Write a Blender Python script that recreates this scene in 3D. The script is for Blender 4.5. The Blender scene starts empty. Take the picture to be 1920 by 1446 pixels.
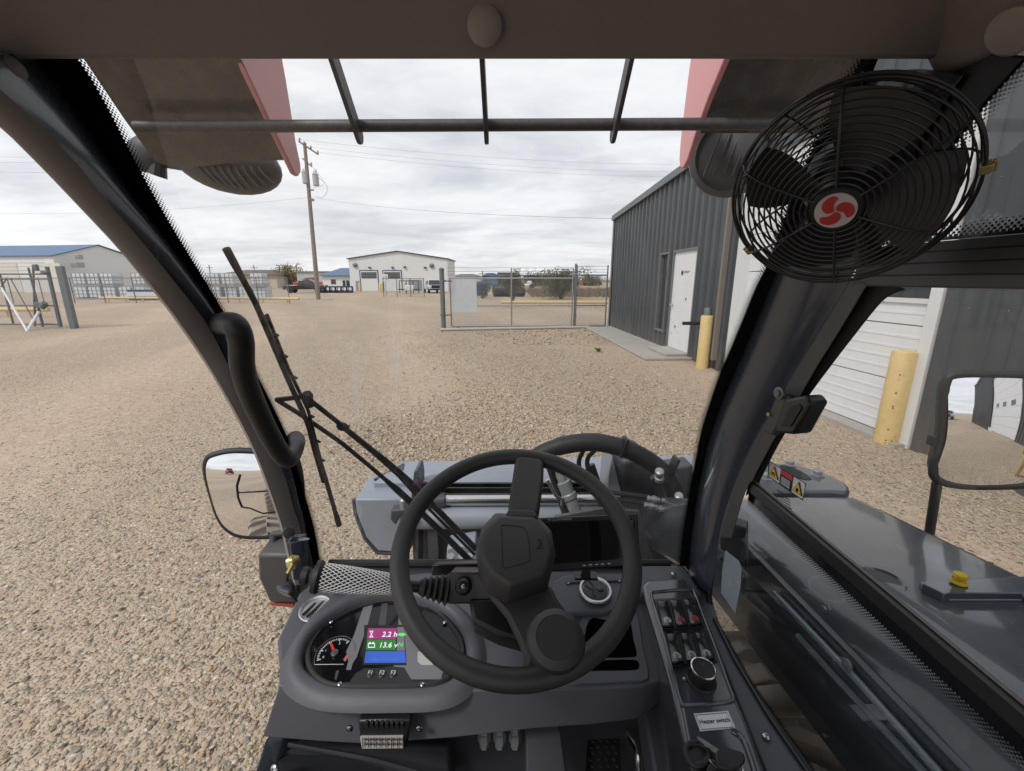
import bpy, bmesh, math, random
import numpy as np
from mathutils import Vector, Matrix
R = math.radians
random.seed(7); rng = np.random.default_rng(7)
S = bpy.context.scene; COL = S.collection
# ------------------------------------------------------------------ camera, sky, sun, exposure
EYE = Vector((0, 0, 1.70)); PITCH = R(13.8); FPX = 805.0
cam = bpy.data.cameras.new("camera"); camo = bpy.data.objects.new("camera", cam); COL.objects.link(camo)
cam.sensor_width = 36; cam.lens = FPX / 1920 * 36; cam.clip_start = .02; cam.clip_end = 6000
camo.location = EYE; camo.rotation_euler = (math.pi / 2 - PITCH, 0, 0); S.camera = camo
S.view_settings.view_transform = 'Standard'; S.view_settings.look = 'None'
S.view_settings.exposure = 0.50; S.view_settings.gamma = 1
S.cycles.max_bounces = 8; S.cycles.transparent_max_bounces = 24; S.cycles.diffuse_bounces = 4; S.cycles.glossy_bounces = 4
S.cycles.caustics_reflective = False; S.cycles.caustics_refractive = False
SUN_EL, SUN_AZ = R(50), R(-135)      # azimuth measured from +Y towards +X
W = bpy.data.worlds.new("World"); S.world = W; W.use_nodes = True
def world():
    nt = W.node_tree; N = nt.nodes; L = nt.links; N.clear()
    out = N.new('ShaderNodeOutputWorld'); bg = N.new('ShaderNodeBackground'); L.new(bg.outputs[0], out.inputs[0])
    sky = N.new('ShaderNodeTexSky'); sky.sky_type = 'NISHITA'; sky.sun_disc = False
    sky.sun_elevation = SUN_EL; sky.sun_rotation = SUN_AZ; sky.air_density = 1.2
    tc = N.new('ShaderNodeTexCoord'); sp = N.new('ShaderNodeSeparateXYZ'); L.new(tc.outputs['Generated'], sp.inputs[0])
    def m(op, a, b=None, c=None):
        n = N.new('ShaderNodeMath'); n.operation = op
        for i, v in enumerate((a, b, c)):
            if v is None: continue
            if isinstance(v, (int, float)): n.inputs[i].default_value = v
            else: L.new(v, n.inputs[i])
        return n.outputs[0]
    zz = m('ADD', m('MAXIMUM', sp.outputs[2], 0.0), .13)
    cv = N.new('ShaderNodeCombineXYZ'); L.new(m('DIVIDE', sp.outputs[0], zz), cv.inputs[0]); L.new(m('DIVIDE', sp.outputs[1], zz), cv.inputs[1])
    def noise(scale, detail, rough, dist, off=0):
        mp = N.new('ShaderNodeMapping'); L.new(cv.outputs[0], mp.inputs[0]); mp.inputs['Location'].default_value = (off, off * .7, off * .3)
        mp.inputs['Scale'].default_value = (.85, 1.3, 1)
        n = N.new('ShaderNodeTexNoise'); n.inputs['Scale'].default_value = scale; n.inputs['Detail'].default_value = detail
        n.inputs['Roughness'].default_value = rough; n.inputs['Distortion'].default_value = dist; L.new(mp.outputs[0], n.inputs['Vector']); return n.outputs[0]
    a = noise(.75, 9, .56, .5, 3.1); b = noise(2.6, 8, .6, .35, 9.7); c = noise(.3, 3, .5, 0, 1.3)
    s = m('ADD', m('ADD', m('MULTIPLY', a, .55), m('MULTIPLY', b, .25)), m('MULTIPLY', c, .2))
    cr = N.new('ShaderNodeValToRGB'); L.new(s, cr.inputs[0]); e = cr.color_ramp.elements
    e[0].position = .37; e[0].color = (.42, .44, .475, 1); e[1].position = .62; e[1].color = (.76, .77, .79, 1)
    for p, col in ((.44, (.50, .52, .555, 1)), (.49, (.59, .605, .635, 1)), (.55, (.68, .69, .715, 1))):
        k = e.new(p); k.color = col
    # brighter, slightly warmer band low over the horizon
    hz = m('POWER', m('SUBTRACT', 1.0, m('MINIMUM', m('MULTIPLY', m('MAXIMUM', sp.outputs[2], 0.0), 2.6), 1.0)), 2.0)
    mx = N.new('ShaderNodeMixRGB'); mx.blend_type = 'MIX'; L.new(m('MULTIPLY', hz, .38), mx.inputs[0]); L.new(cr.outputs[0], mx.inputs[1]); mx.inputs[2].default_value = (.76, .77, .78, 1)
    sc = N.new('ShaderNodeMixRGB'); sc.blend_type = 'MULTIPLY'; sc.inputs[0].default_value = 1; L.new(sky.outputs[0], sc.inputs[1]); sc.inputs[2].default_value = (.08, .08, .08, 1)
    fin = N.new('ShaderNodeMixRGB'); fin.inputs[0].default_value = .94; L.new(sc.outputs[0], fin.inputs[1]); L.new(mx.outputs[0], fin.inputs[2])
    L.new(fin.outputs[0], bg.inputs[0]); bg.inputs[1].default_value = 1.0
world()
sun = bpy.data.lights.new("sun", 'SUN'); sun.energy = 1.5; sun.angle = R(11); sun.color = (1, .965, .92)
suno = bpy.data.objects.new("sun", sun); COL.objects.link(suno)
_d = Vector((math.sin(SUN_AZ) * math.cos(SUN_EL), math.cos(SUN_AZ) * math.cos(SUN_EL), math.sin(SUN_EL)))
suno.rotation_euler = (-_d).to_track_quat('-Z', 'Y').to_euler()

# ------------------------------------------------------------------ projection helpers (pixel of the 1920x1446 photo -> point in the world)
_cp, _sp = math.cos(PITCH), math.sin(PITCH)
def ray(px, py):
    u = (px - 960) / FPX; v = (py - 723) / FPX
    return Vector((u, _cp - v * _sp, -(_sp + v * _cp)))
def aC(px, py, d): return EYE + ray(px, py) * d
def aY(px, py, Y): r = ray(px, py); return EYE + r * (Y / r.y)
def aX(px, py, X): r = ray(px, py); return EYE + r * (X / r.x)
def aZ(px, py, Z): r = ray(px, py); return EYE + r * ((Z - EYE.z) / r.z)   # world Z
def aP(px, py, p0, n): r = ray(px, py); return EYE + r * ((Vector(p0) - EYE).dot(n) / r.dot(n))
def G(px, py): return aZ(px, py, 0.0)
def E(x, y, z): return Vector((x, y, z + EYE.z))            # eye-relative height -> world

# ------------------------------------------------------------------ mesh builder
def wloc(o):
    v = Vector((0, 0, 0))
    while o is not None: v += o.location; o = o.parent
    return v
def smooth_path(pts, n=6, closed=False):
    P = [Vector(p) for p in pts]; m = len(P); out = []
    rngi = range(m if closed else m - 1)
    for i in rngi:
        if closed: a, b, c, d = P[(i - 1) % m], P[i], P[(i + 1) % m], P[(i + 2) % m]
        else: a, b, c, d = P[max(i - 1, 0)], P[i], P[i + 1], P[min(i + 2, m - 1)]
        for k in range(n):
            t = k / n
            out.append(.5 * ((2 * b) + (c - a) * t + (2 * a - 5 * b + 4 * c - d) * t * t + (3 * b - a - 3 * c + d) * t ** 3))
    if not closed: out.append(P[-1])
    return out
class MB:
    def __init__(s): s.v = []; s.f = []; s.uv = {}
    def add(s, vs, fs):
        o = len(s.v); s.v += [Vector(p) for p in vs]; s.f += [tuple(i + o for i in f) for f in fs]; return s
    def box(s, c, size, M=None):
        c = Vector(c); h = Vector(size) / 2; vs = []
        for z in (-1, 1):
            for x, y in ((-1, -1), (1, -1), (1, 1), (-1, 1)):
                p = Vector((x * h.x, y * h.y, z * h.z)); vs.append(c + (M @ p if M is not None else p))
        return s.add(vs, [(3, 2, 1, 0), (4, 5, 6, 7), (0, 1, 5, 4), (1, 2, 6, 5), (2, 3, 7, 6), (3, 0, 4, 7)])
    def prism(s, pts, vec):
        pts = [Vector(p) for p in pts]; vec = Vector(vec); n = len(pts)
        # orientation: make the first cap face away from vec
        nrm = Vector((0, 0, 0))
        for i in range(n): nrm += (pts[i] - pts[0]).cross(pts[(i + 1) % n] - pts[0])
        if nrm.dot(vec) > 0: pts = pts[::-1]
        vs = pts + [p + vec for p in pts]
        fs = [tuple(range(n)), tuple(range(2 * n - 1, n - 1, -1))]
        fs += [((i + 1) % n, i, i + n, (i + 1) % n + n) for i in range(n)]
        return s.add(vs, fs)
    def loft(s, rings, closed=True, caps=True, loop=False):
        n = len(rings[0]); vs = [p for r in rings for p in r]; fs = []
        m = len(rings)
        for j in range(m if loop else m - 1):
            for i in range(n if closed else n - 1):
                a, b = j * n + i, j * n + (i + 1) % n; k = (j + 1) % m
                fs.append((a, b, k * n + (i + 1) % n, k * n + i))
        if caps and closed and not loop:
            fs.append(tuple(range(n - 1, -1, -1))); fs.append(tuple((m - 1) * n + i for i in range(n)))
        return s.add(vs, fs)
    def tube(s, pts, r, seg=12, closed=False, caps=True, flat=None):
        P = [Vector(p) for p in pts]; m = len(P); rings = []; up = None
        for i in range(m):
            if closed: t = P[(i + 1) % m] - P[(i - 1) % m]
            else: t = P[min(i + 1, m - 1)] - P[max(i - 1, 0)]
            if t.length < 1e-9: t = Vector((0, 0, 1))
            t.normalize()
            if up is None:
                up = Vector((0, 0, 1)) if abs(t.z) < .9 else Vector((1, 0, 0))
            up = (up - t * up.dot(t)); up.normalize(); sd = t.cross(up)
            rr = r[i] if isinstance(r, (list, tuple)) else r
            fx = flat or 1
            rings.append([P[i] + (up * math.cos(a) * rr + sd * math.sin(a) * rr * fx) for a in (2 * math.pi * k / seg for k in range(seg))])
        return s.loft(rings, True, caps, closed)
    def lathe(s, o, ax, prof, seg=32, ref=None):
        o = Vector(o); ax = Vector(ax).normalized()
        u = Vector(ref) if ref else (Vector((0, 0, 1)) if abs(ax.z) < .9 else Vector((1, 0, 0)))
        u = (u - ax * u.dot(ax)).normalized(); w = ax.cross(u)
        rings = [[o + ax * h + (u * math.cos(a) + w * math.sin(a)) * max(r, 1e-5) for a in (2 * math.pi * k / seg for k in range(seg))] for r, h in prof]
        return s.loft(rings, True, True)
    def ball(s, c, r, seg=16, sc=(1, 1, 1), M=None):
        c = Vector(c); n = seg // 2; rings = []
        for j in range(1, n):
            th = math.pi * j / n; ring = []
            for k in range(seg):
                a = 2 * math.pi * k / seg
                p = Vector((math.sin(th) * math.cos(a) * sc[0], math.sin(th) * math.sin(a) * sc[1], math.cos(th) * sc[2])) * r
                ring.append(c + (M @ p if M is not None else p))
            rings.append(ring)
        return s.loft(rings, True, True)
    def quad(s, a, b, c, d): return s.add([a, b, c, d], [(0, 1, 2, 3)])
    def build(s, name, mat, parent=None, smooth=True, bevel=0, seg=2, ang=35, sub=0, fix=False):
        me = bpy.data.meshes.new(name); off = wloc(parent)
        me.from_pydata([tuple(p - off) for p in s.v], [], s.f)
        if fix:
            bm = bmesh.new(); bm.from_mesh(me); bmesh.ops.remove_doubles(bm, verts=bm.verts, dist=1e-6)
            bmesh.ops.recalc_face_normals(bm, faces=bm.faces); bm.to_mesh(me); bm.free()
        if mat: me.materials.append(mat)
        if smooth:
            me.polygons.foreach_set('use_smooth', [True] * len(me.polygons))
            me.set_sharp_from_angle(angle=R(ang))
        me.update(); o = bpy.data.objects.new(name, me); COL.objects.link(o)
        if parent is not None: o.parent = parent
        if bevel:
            b = o.modifiers.new('b', 'BEVEL'); b.width = bevel; b.segments = seg; b.limit_method = 'ANGLE'; b.angle_limit = R(30); b.harden_normals = False
        if sub:
            b = o.modifiers.new('s', 'SUBSURF'); b.levels = sub; b.render_levels = sub
        return o
def tag(o, label=None, cat=None, group=None, kind=None):
    if label: o['label'] = label
    if cat: o['category'] = cat
    if group: o['group'] = group
    if kind: o['kind'] = kind
    return o
def thing(name, loc, label, cat, group=None):
    o = bpy.data.objects.new(name, None); COL.objects.link(o); o.location = loc; o.empty_display_size = .1
    return tag(o, label, cat, group)
def copy_tree(o, parent=None):
    c = o.copy(); COL.objects.link(c); c.parent = parent
    for ch in list(o.children): copy_tree(ch, c)
    return c
def text(name, body, loc, right, up, size, mat, parent, ext=.0004, align='CENTER', lift=0, sx=1.0):
    cu = bpy.data.curves.new(name, 'FONT'); cu.body = body; cu.size = size; cu.extrude = ext; cu.align_x = align; cu.align_y = 'CENTER'; cu.resolution_u = 3
    tmp = bpy.data.objects.new('tmp', cu); COL.objects.link(tmp); bpy.context.view_layer.update()
    me = bpy.data.meshes.new_from_object(tmp.evaluated_get(bpy.context.evaluated_depsgraph_get())); bpy.data.objects.remove(tmp); me.name = name
    r = Vector(right).normalized(); u = Vector(up); u = (u - r * u.dot(r)).normalized(); n = r.cross(u)
    M = Matrix((r * sx, u, n)).transposed().to_4x4(); M.translation = Vector(loc) + n * lift - wloc(parent)
    me.transform(M); me.materials.clear(); me.materials.append(mat)
    o = bpy.data.objects.new(name, me); COL.objects.link(o); o.parent = parent; return o

# ------------------------------------------------------------------ materials
def newmat(name):
    m = bpy.data.materials.new(name); m.use_nodes = True; nt = m.node_tree; nt.nodes.clear(); return m, nt.nodes, nt.links
def principled(N, L, rough=.5, metal=0, spec=.5, coat=0):
    b = N.new('ShaderNodeBsdfPrincipled'); b.inputs['Roughness'].default_value = rough; b.inputs['Metallic'].default_value = metal
    b.inputs['Specular IOR Level'].default_value = spec; b.inputs['Coat Weight'].default_value = coat; b.inputs['Coat Roughness'].default_value = .08
    o = N.new('ShaderNodeOutputMaterial'); L.new(b.outputs[0], o.inputs[0]); return b, o
def nz(N, L, vec, scale, detail=4, rough=.5, dist=0):
    n = N.new('ShaderNodeTexNoise'); n.inputs['Scale'].default_value = scale; n.inputs['Detail'].default_value = detail
    n.inputs['Roughness'].default_value = rough; n.inputs['Distortion'].default_value = dist; L.new(vec, n.inputs['Vector']); return n.outputs[0]
def ramp(N, L, fac, stops):
    c = N.new('ShaderNodeValToRGB'); L.new(fac, c.inputs[0]); e = c.color_ramp.elements
    while len(e) > 1: e.remove(e[0])
    e[0].position = stops[0][0]; e[0].color = (*stops[0][1], 1) if not isinstance(stops[0][1], (int, float)) else (stops[0][1],) * 3 + (1,)
    for p, col in stops[1:]:
        k = e.new(p); k.color = (*col, 1) if not isinstance(col, (int, float)) else (col, col, col, 1)
    return c.outputs[0]
def mth(N, L, op, a, b=None, clamp=False):
    n = N.new('ShaderNodeMath'); n.operation = op; n.use_clamp = clamp
    for i, v in enumerate((a, b)):
        if v is None: continue
        if isinstance(v, (int, float)): n.inputs[i].default_value = v
        else: L.new(v, n.inputs[i])
    return n.outputs[0]
def mixc(N, L, fac, a, b, mode='MIX'):
    n = N.new('ShaderNodeMixRGB'); n.blend_type = mode
    for i, v in enumerate((fac, a, b)):
        if isinstance(v, (int, float)): n.inputs[i].default_value = v if i == 0 else (v, v, v, 1)
        elif isinstance(v, tuple): n.inputs[i].default_value = (*v, 1)
        else: L.new(v, n.inputs[i])
    return n.outputs[0]
def bump(N, L, h, strength, dist, b):
    n = N.new('ShaderNodeBump'); n.inputs['Strength'].default_value = strength; n.inputs['Distance'].default_value = dist
    L.new(h, n.inputs['Height']); L.new(n.outputs[0], b.inputs['Normal'])
def geo(N): return N.new('ShaderNodeNewGeometry').outputs['Position']
def mat(name, col, rough=.5, metal=0, var=.12, vs=6, grain=0, gs=900, spec=.5, coat=0, dust=0, dustc=(.30, .25, .20), rv=.1):
    m, N, L = newmat(name); b, o = principled(N, L, rough, metal, spec, coat); g = geo(N)
    n1 = nz(N, L, g, vs, 5, .6)
    c = mixc(N, L, n1, tuple(x * (1 - var) for x in col), tuple(min(1, x * (1 + var)) for x in col))
    if dust:
        d = ramp(N, L, nz(N, L, g, vs * 2.3, 8, .7, .5), [(.42, 0), (.75, 1)])
        c = mixc(N, L, mth(N, L, 'MULTIPLY', d, dust), c, dustc)
    L.new(c, b.inputs['Base Color'])
    rr = mth(N, L, 'ADD', mth(N, L, 'MULTIPLY', mth(N, L, 'SUBTRACT', nz(N, L, g, vs * 3, 5, .6), .5), rv * 2), rough, True); L.new(rr, b.inputs['Roughness'])
    if grain: bump(N, L, nz(N, L, g, gs, 3, .5), grain, .0006, b)
    return m
def emis(name, col, st=1.0):
    m, N, L = newmat(name); b, o = principled(N, L, .25); b.inputs['Base Color'].default_value = (.01, .01, .01, 1)
    b.inputs['Emission Color'].default_value = (*col, 1); b.inputs['Emission Strength'].default_value = st; return m
M = {}
M['galv'] = mat('galvanised', (.33, .35, .36), .45, .6, .2, 9, dust=.25)
M['galvdark'] = mat('galv_weathered', (.17, .19, .20), .5, .5, .25, 6, dust=.2)
M['wood'] = mat('pole_wood', (.23, .19, .16), .85, 0, .3, 5)
M['white'] = mat('white_cladding', (.66, .67, .67), .55, 0, .04, 1.5, dust=.15, dustc=(.5, .47, .42))
M['whitedoor'] = mat('white_door_paint', (.72, .73, .74), .45, 0, .05, 2, dust=.14, dustc=(.45, .40, .34))
M['blueroof'] = mat('blue_roof_sheet', (.08, .15, .27), .5, 0, .1, .5)
M['navy'] = mat('navy_trim', (.05, .07, .11), .5)
M['brownroof'] = mat('brown_roof', (.14, .11, .09), .8, 0, .15, .8)
M['beige'] = mat('beige_wall', (.52, .46, .38), .8, 0, .08, 1)
M['concrete'] = mat('concrete', (.36, .34, .31), .9, 0, .18, 3, grain=.3, gs=120, dust=.3, dustc=(.38, .31, .24))
M['yellow'] = mat('pale_yellow_paint', (.62, .46, .20), .5, 0, .16, 9, dust=.35, dustc=(.42, .33, .2))
M['blackrub'] = mat('black_rubber', (.018, .018, .019), .55, 0, .15, 20, grain=.25, gs=700)
M['blackpl'] = mat('black_plastic', (.014, .014, .015), .38, 0, .1, 20)
M['steel'] = mat('bright_steel', (.62, .62, .60), .22, 1, .1, 30)
M['darkwin'] = mat('dark_window', (.03, .035, .04), .08, 0, .3, 1, spec=.8)
M['red'] = mat('red_paint', (.48, .035, .035), .4)
M['bluepl'] = mat('blue_plastic', (.03, .12, .38), .4)
M['tote'] = mat('tote_white', (.62, .65, .68), .5, 0, .1, 2)
M['cagegrey'] = mat('tote_cage', (.26, .29, .31), .5, .3)
M['leaf'] = mat('leaf_olive', (.11, .105, .055), .8, 0, .45, 2)
M['leafg'] = mat('leaf_green', (.055, .075, .035), .8, 0, .45, 2)
M['leafy'] = mat('leaf_yellow', (.22, .16, .07), .8, 0, .4, 2)
M['bark'] = mat('bark', (.12, .09, .07), .9)
M['drygrass'] = mat('dry_grass', (.34, .26, .16), .95, 0, .35, .35)

def gravel_mat():
    m, N, L = newmat('gravel_ground'); b, o = principled(N, L, .93, 0, .25); g = geo(N)
    big = nz(N, L, g, .11, 4, .55, .6); mid = nz(N, L, g, .62, 6, .6, .4); fine = nz(N, L, g, 9, 6, .65)
    dirt = ramp(N, L, mixc(N, L, .5, mixc(N, L, .35, mid, nz(N, L, g, .25, 5, .6, .8)), fine), [(.30, (.28, .208, .147)), (.47, (.42, .322, .236)), (.58, (.50, .398, .30)), (.74, (.60, .50, .39))])
    stonecols = [(0, (0.163, 0.133, 0.101)), (.14, (0.365, 0.313, 0.244)), (.3, (0.499, 0.414, 0.311)), (.48, (0.576, 0.460, 0.328)), (.62, (0.442, 0.294, 0.185)), (.74, (0.691, 0.589, 0.445)), (.88, (0.278, 0.258, 0.223)), (1, (0.806, 0.727, 0.596))]
    def stones(scale, thr):
        wv = N.new('ShaderNodeVectorMath'); wv.operation = 'ADD'; nn = N.new('ShaderNodeTexNoise'); nn.inputs['Scale'].default_value = scale * .6
        L.new(g, nn.inputs['Vector']); s2 = N.new('ShaderNodeVectorMath'); s2.operation = 'SCALE'; s2.inputs['Scale'].default_value = .5 / scale
        L.new(nn.outputs['Color'], s2.inputs[0]); L.new(g, wv.inputs[0]); L.new(s2.outputs[0], wv.inputs[1])
        v = N.new('ShaderNodeTexVoronoi'); v.inputs['Scale'].default_value = scale; v.inputs['Randomness'].default_value = 1; L.new(wv.outputs[0], v.inputs['Vector'])
        sp = N.new('ShaderNodeSeparateColor'); L.new(v.outputs['Color'], sp.inputs[0])
        col = ramp(N, L, sp.outputs[0], stonecols)
        col = mixc(N, L, mth(N, L, 'MULTIPLY', nz(N, L, g, scale * 5, 3), .35), col, (.2, .16, .13))
        h = mth(N, L, 'SUBTRACT', thr, v.outputs['Distance'], True)
        return col, h, sp.outputs[1], v.outputs['Distance']
    c1, h1, r1, d1 = stones(34, .52); c2, h2, r2, d2 = stones(78, .56); c3, h3, r3, d3 = stones(17, .36)
    # how stony: loose gravel patches against packed track dirt
    sg = N.new('ShaderNodeSeparateXYZ'); L.new(g, sg.inputs[0]); MU = lambda x, y: mth(N, L, 'MULTIPLY', x, y); AD = lambda x, y: mth(N, L, 'ADD', x, y)
    ac = AD(MU(sg.outputs[0], .914), MU(sg.outputs[1], .407)); al = AD(MU(sg.outputs[0], -.407), MU(sg.outputs[1], .914))
    ph = AD(AD(MU(ac, 1.25), MU(mth(N, L, 'SINE', MU(al, .22)), 1.1)), MU(big, 3.0))
    track = AD(MU(mth(N, L, 'SINE', ph), .5), .5)      # lanes worn smooth by wheels
    cvt = N.new('ShaderNodeCombineXYZ'); L.new(AD(MU(ac, 2.6), MU(mid, 1.6)), cvt.inputs[0]); L.new(MU(al, .30), cvt.inputs[1])
    rut = nz(N, L, cvt.outputs[0], 1.0, 5, .6, .3)
    dens = ramp(N, L, AD(AD(MU(mixc(N, L, .6, big, mid), .62), MU(track, .22)), MU(rut, .27)), [(.43, .10), (.52, .5), (.60, 1)])
    col = dirt
    on2 = mth(N, L, 'MULTIPLY', mth(N, L, 'GREATER_THAN', mth(N, L, 'ADD', mth(N, L, 'MULTIPLY', dens, .95), .12), r2), mth(N, L, 'MULTIPLY', h2, 9, True))
    col = mixc(N, L, on2, col, c2)
    on1 = mth(N, L, 'MULTIPLY', mth(N, L, 'GREATER_THAN', mth(N, L, 'MULTIPLY', dens, .95), r1), mth(N, L, 'MULTIPLY', h1, 9, True))
    col = mixc(N, L, on1, col, c1)
    on3 = mth(N, L, 'MULTIPLY', mth(N, L, 'GREATER_THAN', mth(N, L, 'MULTIPLY', dens, .22), r3), mth(N, L, 'MULTIPLY', h3, 9, True))
    col = mixc(N, L, on3, col, c3)
    L.new(col, b.inputs['Base Color'])
    hh = mth(N, L, 'ADD', mth(N, L, 'MULTIPLY', mth(N, L, 'MULTIPLY', on2, h2), .5), mth(N, L, 'MULTIPLY', on1, h1))
    hh = mth(N, L, 'ADD', hh, mth(N, L, 'MULTIPLY', mth(N, L, 'MULTIPLY', on3, h3), 2))
    hh = mth(N, L, 'ADD', hh, mth(N, L, 'MULTIPLY', fine, .25))
    bump(N, L, hh, 1.0, .030, b)
    return m
M['gravel'] = gravel_mat()
def pebble_mat():
    m, N, L = newmat('pebble'); b, o = principled(N, L, .8, 0, .3); gi = N.new('ShaderNodeNewGeometry')
    c = ramp(N, L, gi.outputs['Random Per Island'], [(0, (0.167, 0.133, 0.104)), (.12, (0.353, 0.292, 0.224)), (.35, (0.558, 0.443, 0.308)), (.52, (0.614, 0.469, 0.304)), (.64, (0.446, 0.292, 0.176)), (.76, (0.651, 0.549, 0.408)), (.9, (0.270, 0.248, 0.212)), (1, (0.818, 0.726, 0.576))])
    c = mixc(N, L, mth(N, L, 'MULTIPLY', nz(N, L, gi.outputs['Position'], 90, 4), .45), c, (.17, .14, .115))
    L.new(c, b.inputs['Base Color']); return m
M['pebble'] = pebble_mat()
def corr_mat(name, col):
    m, N, L = newmat(name); b, o = principled(N, L, .42, .15, .5); g = geo(N)
    mp = N.new('ShaderNodeMapping'); L.new(g, mp.inputs[0]); mp.inputs['Scale'].default_value = (1, 1, .12)
    st = nz(N, L, mp.outputs[0], 5, 6, .65); lo = nz(N, L, g, .8, 4)
    c = mixc(N, L, ramp(N, L, mixc(N, L, .5, st, lo), [(.35, 0), (.68, 1)]), tuple(x * .82 for x in col), tuple(x * 1.25 for x in col))
    sp = N.new('ShaderNodeSeparateXYZ'); L.new(g, sp.inputs[0])
    low = mth(N, L, 'MULTIPLY', mth(N, L, 'SUBTRACT', 1.0, mth(N, L, 'MULTIPLY', sp.outputs[2], 1.6), True), st)
    c = mixc(N, L, mth(N, L, 'MULTIPLY', low, .55), c, (.24, .19, .15)); L.new(c, b.inputs['Base Color']); return m
M['corr'] = corr_mat('dark_corrugated_sheet', (.058, .067, .074))
def chain_mat():
    m, N, L = newmat('chain_link'); b = N.new('ShaderNodeBsdfPrincipled'); b.inputs['Base Color'].default_value = (.36, .38, .39, 1); b.inputs['Metallic'].default_value = .5; b.inputs['Roughness'].default_value = .45
    t = N.new('ShaderNodeBsdfTransparent'); mx = N.new('ShaderNodeMixShader'); o = N.new('ShaderNodeOutputMaterial')
    sp = N.new('ShaderNodeSeparateXYZ'); L.new(geo(N), sp.inputs[0])
    h = mth(N, L, 'ADD', sp.outputs[0], mth(N, L, 'MULTIPLY', sp.outputs[1], .6))
    k = 1 / .075
    def w(sgn):
        a = mth(N, L, 'MULTIPLY', mth(N, L, 'ADD', h, mth(N, L, 'MULTIPLY', sp.outputs[2], sgn)), k)
        return mth(N, L, 'LESS_THAN', mth(N, L, 'ABSOLUTE', mth(N, L, 'SUBTRACT', mth(N, L, 'FRACT', a), .5)), .045)
    f = mth(N, L, 'MAXIMUM', w(1), w(-1)); L.new(f, mx.inputs[0]); L.new(t.outputs[0], mx.inputs[1]); L.new(b.outputs[0], mx.inputs[2]); L.new(mx.outputs[0], o.inputs[0]); return m
M['chain'] = chain_mat()

# ------------------------------------------------------------------ ground
MB().quad((-3000, -3000, 0), (3000, -3000, 0), (3000, 3000, 0), (-3000, 3000, 0)).build('ground', M['gravel'], smooth=False)
bpy.data.objects['ground']['kind'] = 'structure'
# far strip of dry prairie beyond the yard
def strip(name, pts, z, m, kind='structure'):
    o = MB().add([(x, y, z) for x, y in pts], [tuple(range(len(pts)))]).build(name, m, smooth=False); o['kind'] = kind; return o
strip('prairie_field', [(2, 34), (16, 36), (30, 34), (900, 60), (2900, 2900), (-2900, 2900), (-900, 110), (-60, 84), (0, 78), (1.5, 50)], .004, M['drygrass'])
def pebbles(name, N, area, rmin, rmax, seed, pw=2.7):
    r = np.random.default_rng(seed)
    bm = bmesh.new(); bmesh.ops.create_icosphere(bm, subdivisions=1, radius=1); base = np.array([v.co[:] for v in bm.verts]); fc = np.array([[v.index for v in f.verts] for f in bm.faces]); bm.free()
    x, y = area(r, N); n = len(x)
    rad = rmin + (rmax - rmin) * r.random(n) ** pw
    sc = np.stack([rad * r.uniform(.8, 1.6, n), rad * r.uniform(.6, 1.1, n), rad * r.uniform(.2, .48, n)], 1)
    a = r.random(n) * 6.283; ca, sa = np.cos(a), np.sin(a)
    P = base[None] * (1 + .22 * r.standard_normal((n, len(base), 1))) * sc[:, None, :]
    tilt = r.normal(0, .35, n); P[:, :, 2] += P[:, :, 0] * tilt[:, None]
    X = P[:, :, 0] * ca[:, None] - P[:, :, 1] * sa[:, None] + x[:, None]; Y = P[:, :, 0] * sa[:, None] + P[:, :, 1] * ca[:, None] + y[:, None]
    Z = P[:, :, 2] + (sc[:, 2] * .35)[:, None]
    V = np.stack([X, Y, Z], 2).reshape(-1, 3).astype(np.float32); F = (fc[None] + (np.arange(n) * len(base))[:, None, None]).reshape(-1)
    me = bpy.data.meshes.new(name); me.vertices.add(len(V)); me.vertices.foreach_set('co', V.ravel())
    me.loops.add(len(F)); me.loops.foreach_set('vertex_index', F.astype(np.int32))
    nf = len(F) // 3; me.polygons.add(nf); me.polygons.foreach_set('loop_start', np.arange(0, len(F), 3, dtype=np.int32)); me.polygons.foreach_set('loop_total', np.full(nf, 3, np.int32))
    me.materials.append(M['pebble']); me.update(calc_edges=True); me.validate()
    me.polygons.foreach_set('use_smooth', [True] * nf)
    o = bpy.data.objects.new(name, me); COL.objects.link(o); return o
def clump(x, y):   # gravel is thicker in drifts
    return .5 + .5 * np.sin(x * 1.3 + 1.7 * np.sin(y * .7)) * np.sin(y * 1.1 + 1.3 * np.sin(x * .9 + 2))
def near(r, N):
    d = .95 + 11.5 * r.random(N) ** 1.75; th = r.uniform(-1.02, .95, N); x, y = d * np.sin(th), d * np.cos(th)
    tk = .5 + .5 * np.sin(1.25 * (.914 * x + .407 * y) + 1.1 * np.sin(.22 * (-.407 * x + .914 * y)) + 1.5); k = (r.random(N) < (.4 + .6 * clump(x, y)) * (.18 + .82 * tk)) & (x < 3.9); return x[k], y[k]
tag(pebbles('gravel', 120000, near, .0022, .0145, 3, 4.0), 'loose tan and grey gravel stones over the packed yard', 'gravel', kind='stuff')
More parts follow.
